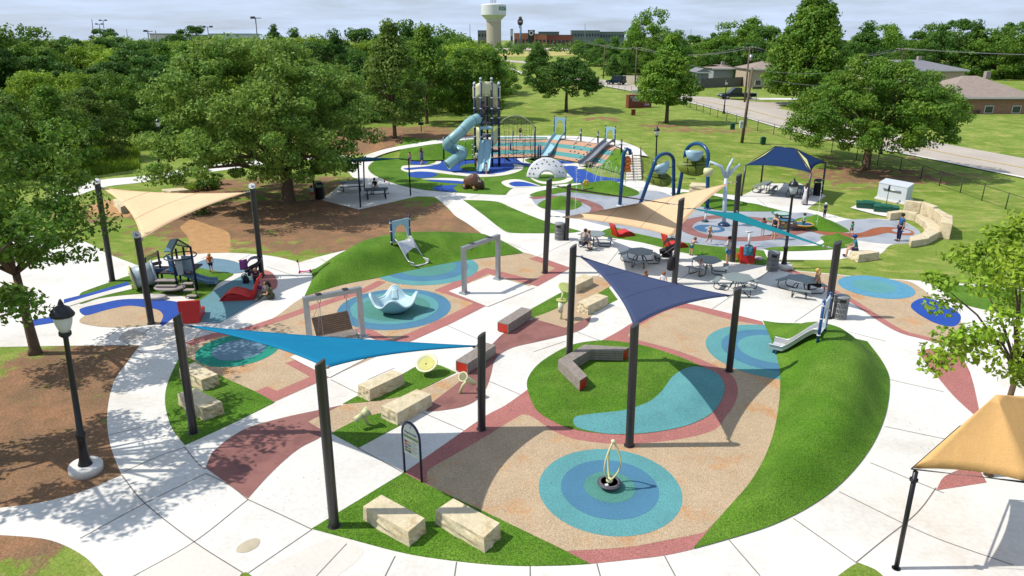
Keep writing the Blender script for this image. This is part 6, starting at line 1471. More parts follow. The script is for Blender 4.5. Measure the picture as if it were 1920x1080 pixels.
# ================================================================ TREES
def leafmat(name, c, c2, rnd=.2, tr=.36): return mat(name, c, .6, var=.22, vs=.55, fine=.4, fs=5, trans=tr, col2=c2, c2s=.45, c2lo=.42, c2hi=.62, rnd=rnd, spec=.2)
LA = leafmat('leaf_mid', (.092,.2,.022), (.165,.265,.028)); LB = leafmat('leaf_deep', (.058,.145,.022), (.105,.195,.028)); LC = leafmat('leaf_light', (.18,.3,.025), (.26,.35,.028)); LD = leafmat('leaf_soft', (.125,.225,.034), (.205,.285,.048))
def crown(name, w, z0, z1, ncl, nlf, size, seed, prof, m, root, sig=.5, inner=.45, lump=.22, off=(0, 0), d=None):
    rg = np.random.default_rng(seed); d = d or w
    t = rg.beta(1.3, 1.25, ncl); az = rg.uniform(0, 2*np.pi, ncl); pr = np.array([prof(x) for x in t])
    lm = 1+lump*(np.sin(az*2+seed)+.7*np.sin(az*3+t*7+seed*2)+.6*np.sin(az*5-t*9))/1.6
    rad = pr*(inner+(1-inner)*np.sqrt(rg.random(ncl)))*lm
    C_ = np.stack([np.cos(az)*rad*w/2+off[0], np.sin(az)*rad*d/2+off[1], z0+(z1-z0)*t+rg.normal(0, .03, ncl)*(z1-z0)], 1)
    k = rg.integers(0, ncl, nlf); cs = rg.uniform(.6, 1.35, ncl)
    n = rg.normal(0, 1, (nlf, 3)); n /= np.linalg.norm(n, axis=1)[:, None]
    P_ = C_[k]+n*(rg.random(nlf)[:, None]**.33)*np.array([1.15, 1.15, .68])*sig*1.45*cs[k][:, None]
    P_[:, 2] = np.maximum(P_[:, 2], z0-.3)
    nn = n*.8+rg.normal(0, .6, (nlf, 3))+np.array([0, 0, .35]); nn /= np.linalg.norm(nn, axis=1)[:, None]
    a = np.cross(nn, rg.normal(0, 1, (nlf, 3))); a /= np.linalg.norm(a, axis=1)[:, None]; b = np.cross(nn, a)
    s = size*rg.uniform(.6, 1.4, nlf)[:, None]
    vs = np.stack([P_-a*s, P_-b*s*.55+a*s*.1, P_+a*s, P_+b*s*.55+a*s*.1], 1).reshape(-1, 3)
    me = bpy.data.meshes.new(name); me.vertices.add(len(vs)); me.vertices.foreach_set('co', vs.astype(np.float32).ravel())
    me.loops.add(nlf*4); me.loops.foreach_set('vertex_index', np.arange(nlf*4, dtype=np.int32)); me.polygons.add(nlf)
    me.polygons.foreach_set('loop_start', np.arange(0, nlf*4, 4, dtype=np.int32)); me.update(calc_edges=True); me.materials.append(m)
    o = bpy.data.objects.new(name, me); COL.objects.link(o); o.parent = root; return o, C_
def trunk(root, h, r, C_, seed, nl=14, base=(0, 0), lean=(0, 0), multi=1):
    random.seed(seed); o = MB(); idx = [random.randrange(len(C_)) for _ in range(nl)]
    top = V((lean[0], lean[1], h)); b = V((base[0], base[1], 0))
    for q in range(multi):
        a = q*2.1; o.tube([b+V((0, 0, -.1)), b+V((.04, 0, .25)), b.lerp(top, .5)+V((.1*r*math.cos(a), .1*r, 0)), top+V((.3*r*math.cos(a), .3*r*math.sin(a), 0))], r, 10, rs=[r*1.5, r*1.05, r*.85, r*.7])
    for i in idx:
        c = V(C_[i]); z = min(h, max(h*.75, c.z-1)); s = V((top.x, top.y, z)); m = s.lerp(c, .5)+V((0, 0, .08*(c-s).length)); o.tube([s, m, c], r*.3, 6, rs=[r*.5, r*.28, r*.08])
    return o.obj('trunk', bark_m, root)
PR = dict(round=lambda t: (1-(2*t-.9)**2*.8)**.5 if abs(2*t-.9) < 1.1 else .2, wide=lambda t: max(.12, (1-(1.25*t-.32)**2*1.15))**.6 if t < .99 else .1,
          pear=lambda t: max(.06, (math.sin(math.pi*min(1, t*1.05+.03)**.62))**.7*(1-.35*t)), cone=lambda t: max(.06, (1-t)**.75*min(1, .45+t*4)), oak=lambda t: max(.15, (1-(1.3*t-.3)**2.*1.0 if t > .25 else .8+.8*t))**.5)
def tree(name, label, at, h, w, prof, m, z0=.25, th=None, r=.22, ncl=120, nlf=11000, size=.17, seed=1, group=None, sig=.55, inner=.45, lump=.22, lean=(0, 0), off=(0, 0), nl=14, d=None, multi=1):
    t = thing(name, label, 'tree', at, 0, group)
    o, C_ = crown('crown', w, h*z0, h*.96, ncl, nlf, size, seed, PR[prof], m, t, sig, inner, lump, off, d)
    trunk(t, th or h*(z0+.12), r, C_, seed, nl, lean=lean, multi=multi); return t
# single trees of the park
def at(px, py): return Gt(px, py)
p = at(541, 381)
tree('oak_tree', 'huge spreading oak with a thick trunk beside the teal canopy', p, 12.3, 18.5, 'oak', LD, .2, 2.6, .5, 370, 100000, .125, 11, sig=.6, inner=.22, lump=.22, off=(-1.6, 1.0), nl=14, d=17, multi=2)
def fit(py_top, p): return T(960, py_top, p.y).z-p.z
def named(name, label, px, py, top, wpx, prof, m, **k):
    p = at(px, py); z = p.y*cP+4; return tree(name, label, p, fit(top, p), wpx/FPX*z, prof, m, **k)
named('park_tree', 'tall tree with a slim trunk at the wood edge left of the tower', 740, 258, 36, 118, 'pear', LD, z0=.16, seed=21, nlf=17000, ncl=150)
named('park_tree', 'slim trunked tree at the wood edge nearest the play tower', 800, 232, 46, 112, 'pear', LA, z0=.22, seed=22, nlf=15000, ncl=140)
named('park_tree', 'dense bushy tree directly behind the play tower', 893, 226, 86, 115, 'round', LA, z0=.06, seed=23, nlf=17000, ncl=160)
named('park_tree', 'dark green tree behind the round crowned lawn tree', 1008, 163, 76, 72, 'pear', LB, z0=.05, seed=24, nlf=12000)
named('lawn_tree', 'neat round crowned tree alone on the middle of the lawn', 1061, 209, 109, 122, 'wide', LB, z0=.34, seed=25, nlf=20000, ncl=150, r=.25, sig=.5, inner=.3, size=.15)
named('lawn_tree', 'pear shaped tree on the lawn to the right of the brick park sign', 1249, 230, 62, 106, 'pear', LA, z0=.24, seed=26, nlf=22000, ncl=170, r=.25, inner=.3, size=.16)
named('cottonwood_tree', 'very tall tree with a double top across the road behind the fence', 1504, 198, -22, 168, 'cone', LA, z0=.1, seed=27, nlf=34000, ncl=260, r=.6, inner=.35, size=.26, sig=.9, lump=.12)
named('spreading_tree', 'wide low spreading tree on the right lawn in front of the road', 1622, 317, 106, 268, 'wide', LA, z0=.24, seed=28, nlf=60000, ncl=270, r=.38, th=3.6, sig=.58, inner=.3, size=.125, nl=24)
# near trees at both picture edges
tree('edge_tree', 'leafy tree leaning into the left edge beside the path, farther one', (-19.3, 25.5, 0), 9.8, 6.2, 'round', LA, .36, 3.4, .2, 95, 13000, .095, 31, sig=.42, inner=.45, group='trees at the left edge')
tree('edge_tree', 'leafy tree outside the left edge beside the black lamp, nearer one', (-16.9, 18.0, 0), 9.4, 6.8, 'round', LA, .42, 3.6, .22, 85, 11000, .095, 32, sig=.42, inner=.5, group='trees at the left edge')
tree('edge_tree', 'bright green young tree hanging into the right edge above the pavement', (13.9, 17.2, 0), 8.0, 4.6, 'round', LC, .4, 3.4, .1, 70, 8000, .085, 33, sig=.32, inner=.25, lump=.3)
# the wood: prototypes, then copies with a crown and a trunk each
W0 = []
for i, (m, pf, zz) in enumerate([(LA,'round',.05),(LB,'pear',.08),(LC,'round',.04),(LD,'wide',.1),(LB,'round',.05),(LA,'pear',.06)]):
    W0.append(tree('wood_tree', '', (0, 0, 0), 10, 9.5, pf, m, zz, 3.2, .2, 95, 13500, .165, 40+i, sig=.6, inner=.3, group='trees of the dense wood'))
LBL = ['mid green rounded tree of the dense wood, one of many alike', 'deep green tall tree of the dense wood, one of many alike', 'yellow green rounded tree of the dense wood, one of many alike', 'soft green broad tree of the dense wood, one of many alike', 'dark rounded tree of the dense wood, one of many alike', 'mid green pointed tree of the dense wood, one of many alike']
for i, w_ in enumerate(W0): w_['label'] = LBL[i]
random.seed(12); spots = []
def row(Y, x0, x1, st, h0, h1, kinds=None, ws=1.):
    px = x0
    while px < x1:
        z = Y*cP+4; q = px+random.uniform(-.25, .25)*st; y = Y+random.uniform(-3, 3); spots.append(((q-960)/FPX*z, y, random.uniform(h0, h1), random.choice(kinds or range(6)), ws)); px += st
row(61, -220, 70, 110, 6.6, 7.6, [2, 0, 3], 1.0); row(68, -200, 150, 110, 7., 8., [2, 0, 5], 1.0); row(73, -160, 240, 110, 7.2, 8.6, [2, 2, 3], 1.0); row(84, -160, 330, 105, 7.5, 9.5, [2, 0, 2, 3]); row(95, -140, 700, 92, 9, 11, [0, 1, 3, 4, 2]); row(106, -140, 790, 84, 10, 11.6)
row(120, -130, 860, 76, 10.5, 12); row(138, -120, 915, 68, 10.5, 12.2); row(160, -110, 925, 62, 10.8, 12.2); row(190, -100, 905, 56, 10.8, 12.4); row(235, -100, 890, 56, 10.8, 12.6); row(300, -90, 860, 60, 10.5, 12.6)
# individual taller ones seen in the photo
for px, Y, h, k in [(640,112,12.6,1),(690,125,13.6,4),(770,130,14.2,1),(825,128,14.2,0),(850,150,13.0,0),(520,150,12.4,0),(213,240,15,4),(373,250,16,4),(335,230,13,4),(600,118,12.2,2),(470,100,11.8,3),(20,90,12.5,1),(60,110,14.,0),(560,210,14,1),(520,330,17,1),(865,112,10.5,5),(935,135,8.5,0),(925,180,8,5)]:
    spots.append(((px-960)/FPX*(Y*cP+4), Y, h, k, 1.))
nmW = 'trees of the dense wood'
def place(i, s, lab=None, grp=None):
    x, y, h, k, ws = s; zz = Hg(x, y)*0; sc_ = h/10; wsc = sc_*random.uniform(.92, 1.15)*ws
    o = dup(W0[k], (x, y, zz), random.uniform(0, 6.28), lab or LBL[k], (wsc, wsc, sc_))
    if grp: o['group'] = grp
    return o
KCACHE = None
_d = dup
def dup(root, loc, rz=0., label=None, scale=None):
    ch = TK[root.name]; c = root.copy(); COL.objects.link(c); c.location = loc; c.rotation_euler = (0, 0, rz)
    for q in ch: e = q.copy(); COL.objects.link(e); e.parent = c
    if label: c['label'] = label
    if scale: c.scale = scale
    return c
TK = {w_.name: [o for o in COL.objects if o.parent == w_] for w_ in W0}
used = set()
for i, s in enumerate(spots):
    if s[3] not in used:
        used.add(s[3]); w_ = W0[s[3]]; w_.location = (s[0], s[1], 0); w_.scale = (s[2]/10,)*3; continue
    place(i, s)
# trees behind the houses and along the far road
R2 = []
def far(px, Y, top, k, ws=1., lab=None, grp='trees behind the road and houses'):
    z = Y*cP+4; x = (px-960)/FPX*z; h = T(960, top, Y).z; return place(0, (x, Y, h, k, ws), lab or ['mid green rounded tree behind the road and houses, one of many alike','deep green tall tree behind the road and houses, one of many alike','yellow green tree behind the road and houses, one of many alike','soft green broad tree behind the road and houses, one of many alike','dark rounded tree behind the road and houses, one of many alike','mid green pointed tree behind the road and houses, one of many alike'][k], grp)
far(1212, 205, 14, 0, .72, 'tallest tree group behind the pale wall by the far road'); far(1183, 215, 48, 5, .8); far(1238, 195, 60, 0, .9)
for px, Y, top, k in [(1100,300,82,4),(1125,260,78,4),(1150,235,72,1),(1170,200,98,4),(1150,195,110,1),(1120,330,72,0),(1265,190,62,1),(1290,210,66,4),(1320,205,68,0),(1345,200,60,4),(1375,195,38,0),(1400,200,34,5),(1425,190,52,4),(1445,200,46,0),(1470,210,60,1),(1300,175,92,0),(1350,172,86,4),(1395,175,80,4),(1440,172,84,1),(1610,190,46,1),(1635,240,44,0),(1660,250,48,5),(1715,220,58,4),(1745,200,42,0),(1775,190,36,4),(1810,185,44,1),(1850,180,50,0),(1890,190,40,4),(1930,180,44,0),(1970,180,36,5),(1590,180,78,4),(1680,210,96,0),(1710,190,92,4),(860,400,64,0),(905,700,76,2),(880,300,74,2),(935,760,79,3),(955,760,78,0),(1022,790,80,2),(1086,500,74,0),(1200,300,70,0),(1250,330,66,4)]: far(px, Y, top, k)
# far horizon wood as one mass
def farwood():
    rg = np.random.default_rng(9); n = 46000; Y = rg.uniform(420, 900, n//40); X = rg.uniform(-1.1, 1.15, n//40)*Y; hh = rg.uniform(5, 11, n//40)
    k = rg.integers(0, len(Y), n); d = rg.normal(0, 1, (n, 3)); d /= np.linalg.norm(d, axis=1)[:, None]
    P_ = np.stack([X[k], Y[k], hh[k]*.55], 1)+d*np.stack([hh[k]*.75, hh[k]*.75, hh[k]*.45], 1)*(rg.random(n)[:, None]**.4); P_ = P_[(np.abs(P_[:, 0]-(.0*P_[:, 1])) > -1)]
    nn = d+np.array([0, -.2, .4]); nn /= np.linalg.norm(nn, axis=1)[:, None]; a = np.cross(nn, rg.normal(0, 1, (n, 3))); a /= np.linalg.norm(a, axis=1)[:, None]; b = np.cross(nn, a); s = 1.1
    vs = np.stack([P_-a*s, P_-b*s*.6, P_+a*s, P_+b*s*.6], 1).reshape(-1, 3)
    me = bpy.data.meshes.new('far_wood'); me.vertices.add(len(vs)); me.vertices.foreach_set('co', vs.astype(np.float32).ravel()); me.loops.add(n*4); me.loops.foreach_set('vertex_index', np.arange(n*4, dtype=np.int32)); me.polygons.add(n); me.polygons.foreach_set('loop_start', np.arange(0, n*4, 4, dtype=np.int32)); me.update(calc_edges=True)
    me.materials.append(LB); o = bpy.data.objects.new('far_wood', me); COL.objects.link(o); tag(o, 'continuous dark band of distant woodland along the horizon', 'woodland', kind='stuff')
farwood()
# shrubs of the garden bed and the rank grass by the wood
def shrub(label, px, py, h, w, m, seed, name='garden_shrub', n=900, sz=.07, grp='shrubs of the garden bed'):
    t = thing(name, label, 'shrub', Gt(px, py), 0, grp); o, C_ = crown('foliage', w, .05, h, 22, n, sz, seed, PR['round'], m, t, w*.13, .2); b = MB(); [b.cyl((0, 0, 0), V(C_[i]), .02, .008, 5) for i in range(0, 18, 3)]; b.obj('stems', bark_m, t)
for i, (px, py, h, w, lab) in enumerate([(376,402,1.0,1.3,'lone bushy shrub in front of the left cream sail corner'),(365,357,.7,1.4,'yellow tipped shrub at the left end of the garden bed'),(383,356,.9,1.2,'dark shrub in the garden bed next to the stone slab'),(398,354,.7,1.2,'round shrub in the middle of the garden bed'),(394,345,1.3,1.1,'taller pale shrub at the back of the garden bed'),(408,346,1.1,1.0,'pale tufted shrub at the right end of the garden bed'),(335,346,1.0,1.6,'green shrub behind the long stone slab')]): shrub(lab, px, py, h, w, [LA, LC, LB, LA, LD, LD, LA][i], 60+i)
def rank():
    rg = np.random.default_rng(4); pts = []
    for _ in range(9000):
        px = rg.uniform(60, 262); py = rg.uniform(280, 332); 
        if py > 338-.16*(px-130)+0*px: continue
        pts.append(G(px, py))
    o = MB()
    for p in pts: a = rg.uniform(0, 6.28); h = rg.uniform(.3, .8); d = V((math.cos(a), math.sin(a), 0))*.08; l = V((rg.normal(0, .12), rg.normal(0, .12), h)); o.add([p-d, p+d, p+l], [(0, 1, 2)])
    tag(o.obj('rank_grass', LC), 'bright green tall grass growing between the wood and the upper path', 'grass', kind='stuff')
rank()
# ================================================================ ROAD SIDE, HOUSES, FAR BUILDINGS
def up(p, z): return V((p.x, p.y, p.z+z))
# chain link fence
def chain():
    ln = [(1062,151),(1128,163),(1196,177),(1272,195),(1345,221),(1420,245),(1516,273),(1605,301),(1687,320),(1726,336),(1800,362),(1990,430)]
    P_ = []
    for a, b in zip(ln, ln[1:]):
        p, q = Gt(*a), Gt(*b); n = max(1, round((q-p).length/3)); P_ += [p.lerp(q, i/n) for i in range(n)]
    P_.append(Gt(*ln[-1])); P_ = [V((p.x, p.y, Hg(p.x, p.y))) for p in P_]
    r = thing('chain_link_fence', 'low black chain link fence between the lawn and the road', 'fence', P_[len(P_)//2]); dkf = mat('fence_black', A(34,40,38), .5)
    for p in P_: part(MB().cyl(p, up(p, 1.25), .035, n=6), 'fence_post', dkf, r)
    o = MB(); o.tube([up(p, 1.22) for p in P_], .02, 5); o.tube([up(p, .08) for p in P_], .012, 4); part(o, 'rail', dkf, r)
    w = MB()
    for p, q in zip(P_, P_[1:]):
        m = 22; 
        for k in range(-5, m):
            for s in (0, 1):
                t0, t1 = k/m, (k+5)/m; z0, z1 = 0, 1.15
                if t0 < 0: z0 = 1.15*(-t0)/(t1-t0); t0 = 0
                if t1 > 1: z1 = 1.15*(1-k/m)/(5/m); t1 = 1
                if s: z0, z1 = 1.15-z0, 1.15-z1
                a, b = up(p.lerp(q, t0), .05+z0), up(p.lerp(q, t1), .05+z1); w.add([a-V((0, 0, .004)), b-V((0, 0, .004)), b+V((0, 0, .004)), a+V((0, 0, .004))], [(0, 1, 2, 3)])
    part(w, 'wire_mesh', dkf, r)
chain()
# utility poles and wires
wood_p = mat('utility_wood', A(120,104,88), .9, var=.15)
def upole(label, base, top, arm=True, Y=None):
    b = Gt(*base) if Y is None else T(base[0], base[1], Y); b.z = max(0, b.z) if Y is None else 0; t = T(top[0], top[1], b.y); r = thing('utility_pole', label, 'utility pole', b, 0, 'wooden utility poles')
    part(MB().cyl(b, t, .17, .11, 10), 'pole', wood_p, r)
    if arm: part(MB().box((t.x, t.y, t.z-.3), (2.2, .12, .12)), 'crossarm', wood_p, r); o = MB(); [o.cyl((t.x+x, t.y, t.z-.24), (t.x+x, t.y, t.z-.05), .04, n=6) for x in (-1, -.5, .5, 1)]; part(o, 'insulators', galv, r)
    return b, t
u1 = upole('utility pole behind the road kerb with a crossarm and a transformer', (1396, 192), (1406, 87)); u2 = upole('leaning utility pole on the lawn in front of the fence', (1391, 268), (1411, 127), False)
part_t = MB(); part_t.cyl((u1[1].x+.3, u1[1].y-.3, u1[1].z-2.2), (u1[1].x+.3, u1[1].y-.3, u1[1].z-1.3), .28, n=12); tr_ = [o for o in COL.objects if o.name.startswith('utility_pole')][0]; part(part_t, 'transformer', galv, tr_)
u3 = upole('utility pole beside the pale wall on the far road', (1191, 158), (1194, 88)); u4 = upole('utility pole left of the dark jeep on the far road', (1131, 147), (1134, 84)); u5 = upole('utility pole farthest along the far road', (1096, 114), (1098, 75)); u6 = upole('utility pole rising behind the right house roof', (1690, 190), (1692, 90), True)
def wire(label, a, b, sag, r_=.02):
    a = V(a); b = V(b); o = MB(); o.tube([a.lerp(b, k/16)-V((0, 0, sag*4*(k/16)*(1-k/16))) for k in range(17)], r_, 4); m = o.obj('overhead_wire', mat('wire_grey', A(150,150,150), .5)); tag(m, label, 'wire', 'overhead wires between the utility poles')
for dx in (-1., .5, 1.): 
    e = V((dx, 0, -.1)); wire('overhead wire from the crossarm pole to the pole behind the right house, one of three', u1[1]+e, u6[1]+e, 1.6); wire('overhead wire from the crossarm pole to the pale wall pole, one of three', u1[1]+e, u3[1]+e, 1.4); wire('overhead wire between the pale wall pole and the jeep pole, one of three', u3[1]+e, u4[1]+e, .5); wire('overhead wire from the jeep pole to the farthest pole, one of three', u4[1]+e, u5[1]+e, .6)
    wire('overhead wire running off the right picture edge, one of three', u6[1]+e, u6[1]+V((70, -20, 1))+e, 1.5)
wire('low service wire from the leaning pole towards the right house', u2[1]-V((0, 0, .2)), T(1610, 128, 120), .6); wire('low service wire running from the leaning pole under the tall tree', u2[1]-V((0, 0, .9)), T(1600, 158, 110), .5); wire('low wire from the crossarm pole leftwards to the shed', u1[1]-V((0, 0, 3.4)), T(1290, 121, 150), .4)
def guy():
    a = G(1391, 268); b = T(1412, 128, a.y); 
# vehicles
def vehicle(label, cat, name, loc, rz, L_, W, H_, m, kind='suv', hubs=True, grp=None):
    r = thing(name, label, cat, loc, rz, grp); gl = mat('car_glass', A(50,60,72), .08, spec=.8, var=0); h0 = H_*.52
    def body(poly, w, nm, mm, z=0, ins=0., bev=.05):
        o = MB(); o.hexa([V((x, -w/2, zz)) for x, zz in poly], [V((x, w/2, zz)) for x, zz in poly]); o.obj(nm, mm, r, bevel=bev)
    body([(-L_/2, .38), (-L_/2, h0*.95), (-L_*.48, h0), (L_*.28, h0), (L_*.46, h0*.9), (L_/2, h0*.72), (L_/2, .38)], W, 'body', m)
    if kind == 'pickup': cab = [(-L_*.1, h0-.02), (-L_*.08, H_), (L_*.12, H_), (L_*.25, h0-.02)]
    elif kind == 'jeep': cab = [(-L_*.48, h0-.02), (-L_*.48, H_), (L_*.14, H_), (L_*.2, h0-.02)]
    else: cab = [(-L_*.46, h0-.02), (-L_*.38, H_), (L_*.1, H_), (L_*.28, h0-.02)]
    body(cab, W*.84, 'cabin', m, bev=.04)
    xs = [p[0] for p in cab]; xc = (min(xs)+max(xs))/2; k = .86
    win = [((x-xc)*k+xc, lerp(h0+.05, H_-.1, (z-h0+.02)/(H_-h0+.02))) for x, z in cab]
    body(win, W*.86, 'side_window', gl, bev=0.)
    f0, f1 = V((cab[3][0]-.02, 0, h0+.08)), V((cab[2][0]+.03, 0, H_-.08)); d = V((.035, 0, .02)); w2 = W*.37
    o = MB(); o.hexa([f0+V((0, -w2, 0)), f0+V((0, w2, 0)), f1+V((0, w2, 0)), f1+V((0, -w2, 0))], [p+d for p in (f0+V((0, -w2, 0)), f0+V((0, w2, 0)), f1+V((0, w2, 0)), f1+V((0, -w2, 0)))]); o.obj('windscreen', gl, r)
    if kind == 'pickup': o = MB(); o.box((-L_*.29, 0, h0+.006), (L_*.34, W*.8, .012)); o.obj('load_bed', black, r)
    for x in (-L_*.31, L_*.32):
        for s in (-1, 1):
            w = MB(); w.cyl((x, s*(W/2-.22), .37), (x, s*(W/2+.01), .37), .37, n=20); w.obj('wheel', mat('tyre', A(36,36,38), .9), r); q = MB(); q.cyl((x, s*(W/2+.005), .37), (x, s*(W/2+.025), .37), .22, n=14); q.obj('rim', galv, r)
    for s in (-1, 1): o = MB(); o.box((L_/2-.02, s*W*.36, h0*.72), (.07, .34, .16)); o.obj('headlight', mat('lens_clear', A(226,230,232), .2), r); o = MB(); o.box((-L_/2, s*W*.4, h0*.78), (.05, .18, .2)); o.obj('tail_light', mat('lens_red', A(170,24,22), .3), r)
    for s in (-1, 1): o = MB(); o.box((L_*.17, s*(W/2+.08), h0+.06), (.12, .18, .14)); o.obj('wing_mirror', m, r)
    o = MB(); o.box((L_/2, 0, .48), (.1, W*.9, .18)); o.obj('front_bumper', black, r, bevel=.02)
p = Gt(1381, 186); p.z = Hg(p.x, p.y)+.06; vehicle('dark navy pickup truck parked at the kerb behind the utility pole', 'pickup truck', 'pickup_truck', p, R(184), 6.3, 2.0, 1.9, mat('navy_car', A(20,40,66), .15, .3, coat=.6), 'pickup')
p = Gt(1155, 159); p.z = Hg(p.x, p.y)+.06; vehicle('dark jeep driving along the far road beside the pale wall', 'car', 'parked_car', p, R(140), 4.2, 1.85, 1.85, mat('jeep_paint', A(20,44,64), .15, .3, coat=.6), 'jeep')
p = Gt(934, 113); p.z = .1; vehicle('grey blue car on the far drive at the end of the wood', 'car', 'parked_car', p, R(160), 4.8, 1.9, 1.6, mat('car_greyblue', A(70,92,110), .2, .3, coat=.5))
# brick sign
def parksign():
    a, b = Gt(1178, 203), Gt(1221, 201); b = V((b.x, b.y, a.z)); t = T(1178, 179, a.y).z; h = t-a.z; u = (b-a).normalized(); n = V((u.y, -u.x, 0)); r = thing('brick_park_sign', 'low red brick park sign with white raised letters on the lawn', 'sign', (a+b)/2)
    br = mat('red_brick', A(140,76,56), .9, var=.2, vs=3, fine=.2, fs=9)
    o = MB(); o.hexa([a, b, b-n*.7, a-n*.7], [up(p, h) for p in (a, b, b-n*.7, a-n*.7)]); part(o, 'brick_panel', br, r)
    o = MB(); o.hexa([up(p, h) for p in (a-u*.05+n*.05, b+u*.05+n*.05, b+u*.05-n*.75, a-u*.05-n*.75)], [up(p, h+.1) for p in (a-u*.05+n*.05, b+u*.05+n*.05, b+u*.05-n*.75, a-u*.05-n*.75)]); part(o, 'coping', mat('brick_cap', A(176,110,80), .9), r)
    for s, x, z, sz in (('YUKON CITY', .47, .73, .62), ('PARK', .32, .5, .58), ('1968', .78, .13, .5)): txt(r, s, a.lerp(b, x)+V((0, 0, z*h))+n*.03, sz, u, white_p, 'letters', ext=.02)
    q = Gt(1187, 216); m = thing('brick_pillar', 'small brick utility pillar on the grass in front of the park sign', 'pillar', q); o = MB(); o.box((q.x, q.y, q.z+.38), (.55, .5, .76)); part(o, 'pillar_body', br, m); o = MB(); o.box((q.x, q.y, q.z+.8), (.62, .56, .08)); part(o, 'pillar_cap', mat('brick_cap', A(176,110,80), .9), m)
parksign()
# houses
def house(label, px0, px1, Y, ybase, yeave, yridge, wallm, roofm, depth=8, win=2, name='house', gable=False, hip=True):
    a = T(px0, ybase, Y); b = T(px1, ybase, Y); z0 = 0; ze = T(px0, yeave, Y).z; zr = T(px0, yridge, Y+depth/2).z; r = thing(name, label, 'house', V(((a.x+b.x)/2, Y+depth/2, z0)), 0)
    x0, x1 = a.x, b.x; o = MB(); o.box(((x0+x1)/2, Y+depth/2, ze/2), (x1-x0, depth, ze)); part(o, 'wall', wallm, r)
    e = .5; o = MB()
    if gable: 
        xm = (x0+x1)/2; o.hexa([V((x0-e, Y-e, ze-.05)), V((x1+e, Y-e, ze-.05)), V((xm, Y-e, zr))], [V((x0-e, Y+depth+e, ze-.05)), V((x1+e, Y+depth+e, ze-.05)), V((xm, Y+depth+e, zr))])
    else:
        ins = depth*.45 if hip else 0
        o.add([V((x0-e, Y-e, ze)), V((x1+e, Y-e, ze)), V((x1+e, Y+depth+e, ze)), V((x0-e, Y+depth+e, ze)), V((x0+ins, Y+depth/2, zr)), V((x1-ins, Y+depth/2, zr))], [(0, 1, 5, 4), (2, 3, 4, 5), (1, 2, 5), (3, 0, 4), (3, 2, 1, 0)])
    part(o, 'roof', roofm, r)
    o = MB(); o.box(((x0+x1)/2, Y-e-.04, ze-.12), (x1-x0+2*e, .08, .22)); part(o, 'fascia', white_p, r)
    for k in range(win):
        x = lerp(x0, x1, (k+.6)/(win+.2)); w = MB(); w.box((x, Y-.03, ze*.55), (1.3, .08, 1.1)); q = part(w, 'window', white_p, r); g = MB(); g.box((x, Y-.08, ze*.55), (1.1, .04, .9)); g.v = [(vx-r.location.x, vy-r.location.y, vz-r.location.z) for vx, vy, vz in g.v]; g.obj('pane', mat('car_glass', A(50,60,72), .08), q)
    x = lerp(x0, x1, .45 if win < 3 else .3); d = MB(); d.box((x+.9, Y-.04, 1.05), (.95, .08, 2.1)); part(d, 'door', mat('door_brown', A(96,70,56), .6), r)
    c = MB(); c.box((lerp(x0, x1, .7), Y+depth/2, zr+.15), (.7, .7, 1.0)); 
    if not gable: part(c, 'chimney', mat('chimney_grey', A(170,160,150), .8), r)
shin = mat('roof_shingle', A(164,148,136), .95, var=.12, vs=2, fine=.1); shin2 = mat('roof_shingle_grey', A(136,136,142), .95, var=.12, vs=2, fine=.1); sid = mat('grey_siding', A(160,166,166), .8); sid2 = mat('tan_siding', A(196,180,156), .8)
house('pale grey garden shed with a gabled roof left of the long fence', 1306, 1328, 150, 150, 135, 127, sid, shin2, 6, 1, 'garden_shed', True)
house('small house with a tan roof behind the yellowish fence', 1337, 1373, 160, 148, 128, 121, sid, shin, 8, 2)
house('house with a wide beige roof right of the crossarm pole', 1402, 1470, 150, 160, 129, 114, sid2, shin, 9, 2)
house('long low house with a grey roof behind the spreading tree', 1612, 1800, 135, 180, 131, 112, sid2, shin2, 12, 4)
house('house with a big grey roof at the right edge behind the road', 1766, 1930, 105, 230, 182, 142, mat('brick_tan', A(170,130,104), .9, var=.15), shin, 12, 3)
house('small pale building seen between the tall tree and the slim trees', 1540, 1600, 190, 130, 108, 100, sid2, shin2, 8, 2)
def board_fence(label, pts, h, m):
    P_ = [Gt(*p) for p in pts]; P_ = [V((p.x, p.y, Hg(p.x, p.y)-.1)) for p in P_]; r = thing('board_fence', label, 'fence', P_[0]); o = MB(); q = MB()
    for a, b in zip(P_, P_[1:]):
        n = max(2, int((b-a).length/.22)); u = (b-a).normalized(); nn = V((-u.y, u.x, 0))
        for k in range(n):
            p0, p1 = a.lerp(b, k/n), a.lerp(b, (k+.93)/n); hh = h+random.uniform(-.03, .03); o.hexa([p0, p1, p1+nn*.03, p0+nn*.03], [up(x, hh) for x in (p0, p1, p1+nn*.03, p0+nn*.03)])
        for z in (.4, h-.3): q.hexa([up(p, z)+nn*.031 for p in (a, b)]+[up(p, z)+nn*.08 for p in (b, a)], [up(p, z+.09)+nn*.031 for p in (a, b)]+[up(p, z+.09)+nn*.08 for p in (b, a)])
    part(o, 'boards', m, r); part(q, 'rails', m, r)
board_fence('long dark grey board fence behind the pickup truck', [(1313,165),(1370,163),(1436,159)], 2.0, mat('fence_grey', A(112,112,106), .9, var=.15, vs=3))
board_fence('short dark side return of the grey board fence, nearest the tree', [(1313,165),(1309,157)], 2.0, mat('fence_grey', A(112,112,106), .9))
board_fence('yellowish board fence between the shed and the small house', [(1329,152),(1400,150)], 2.4, mat('fence_tan', A(186,160,112), .9, var=.15, vs=3))
board_fence('pale cream wall board run beside the jeep on the far road', [(1167,157),(1197,158)], 1.9, mat('wall_cream', A(232,222,198), .9, var=.04))
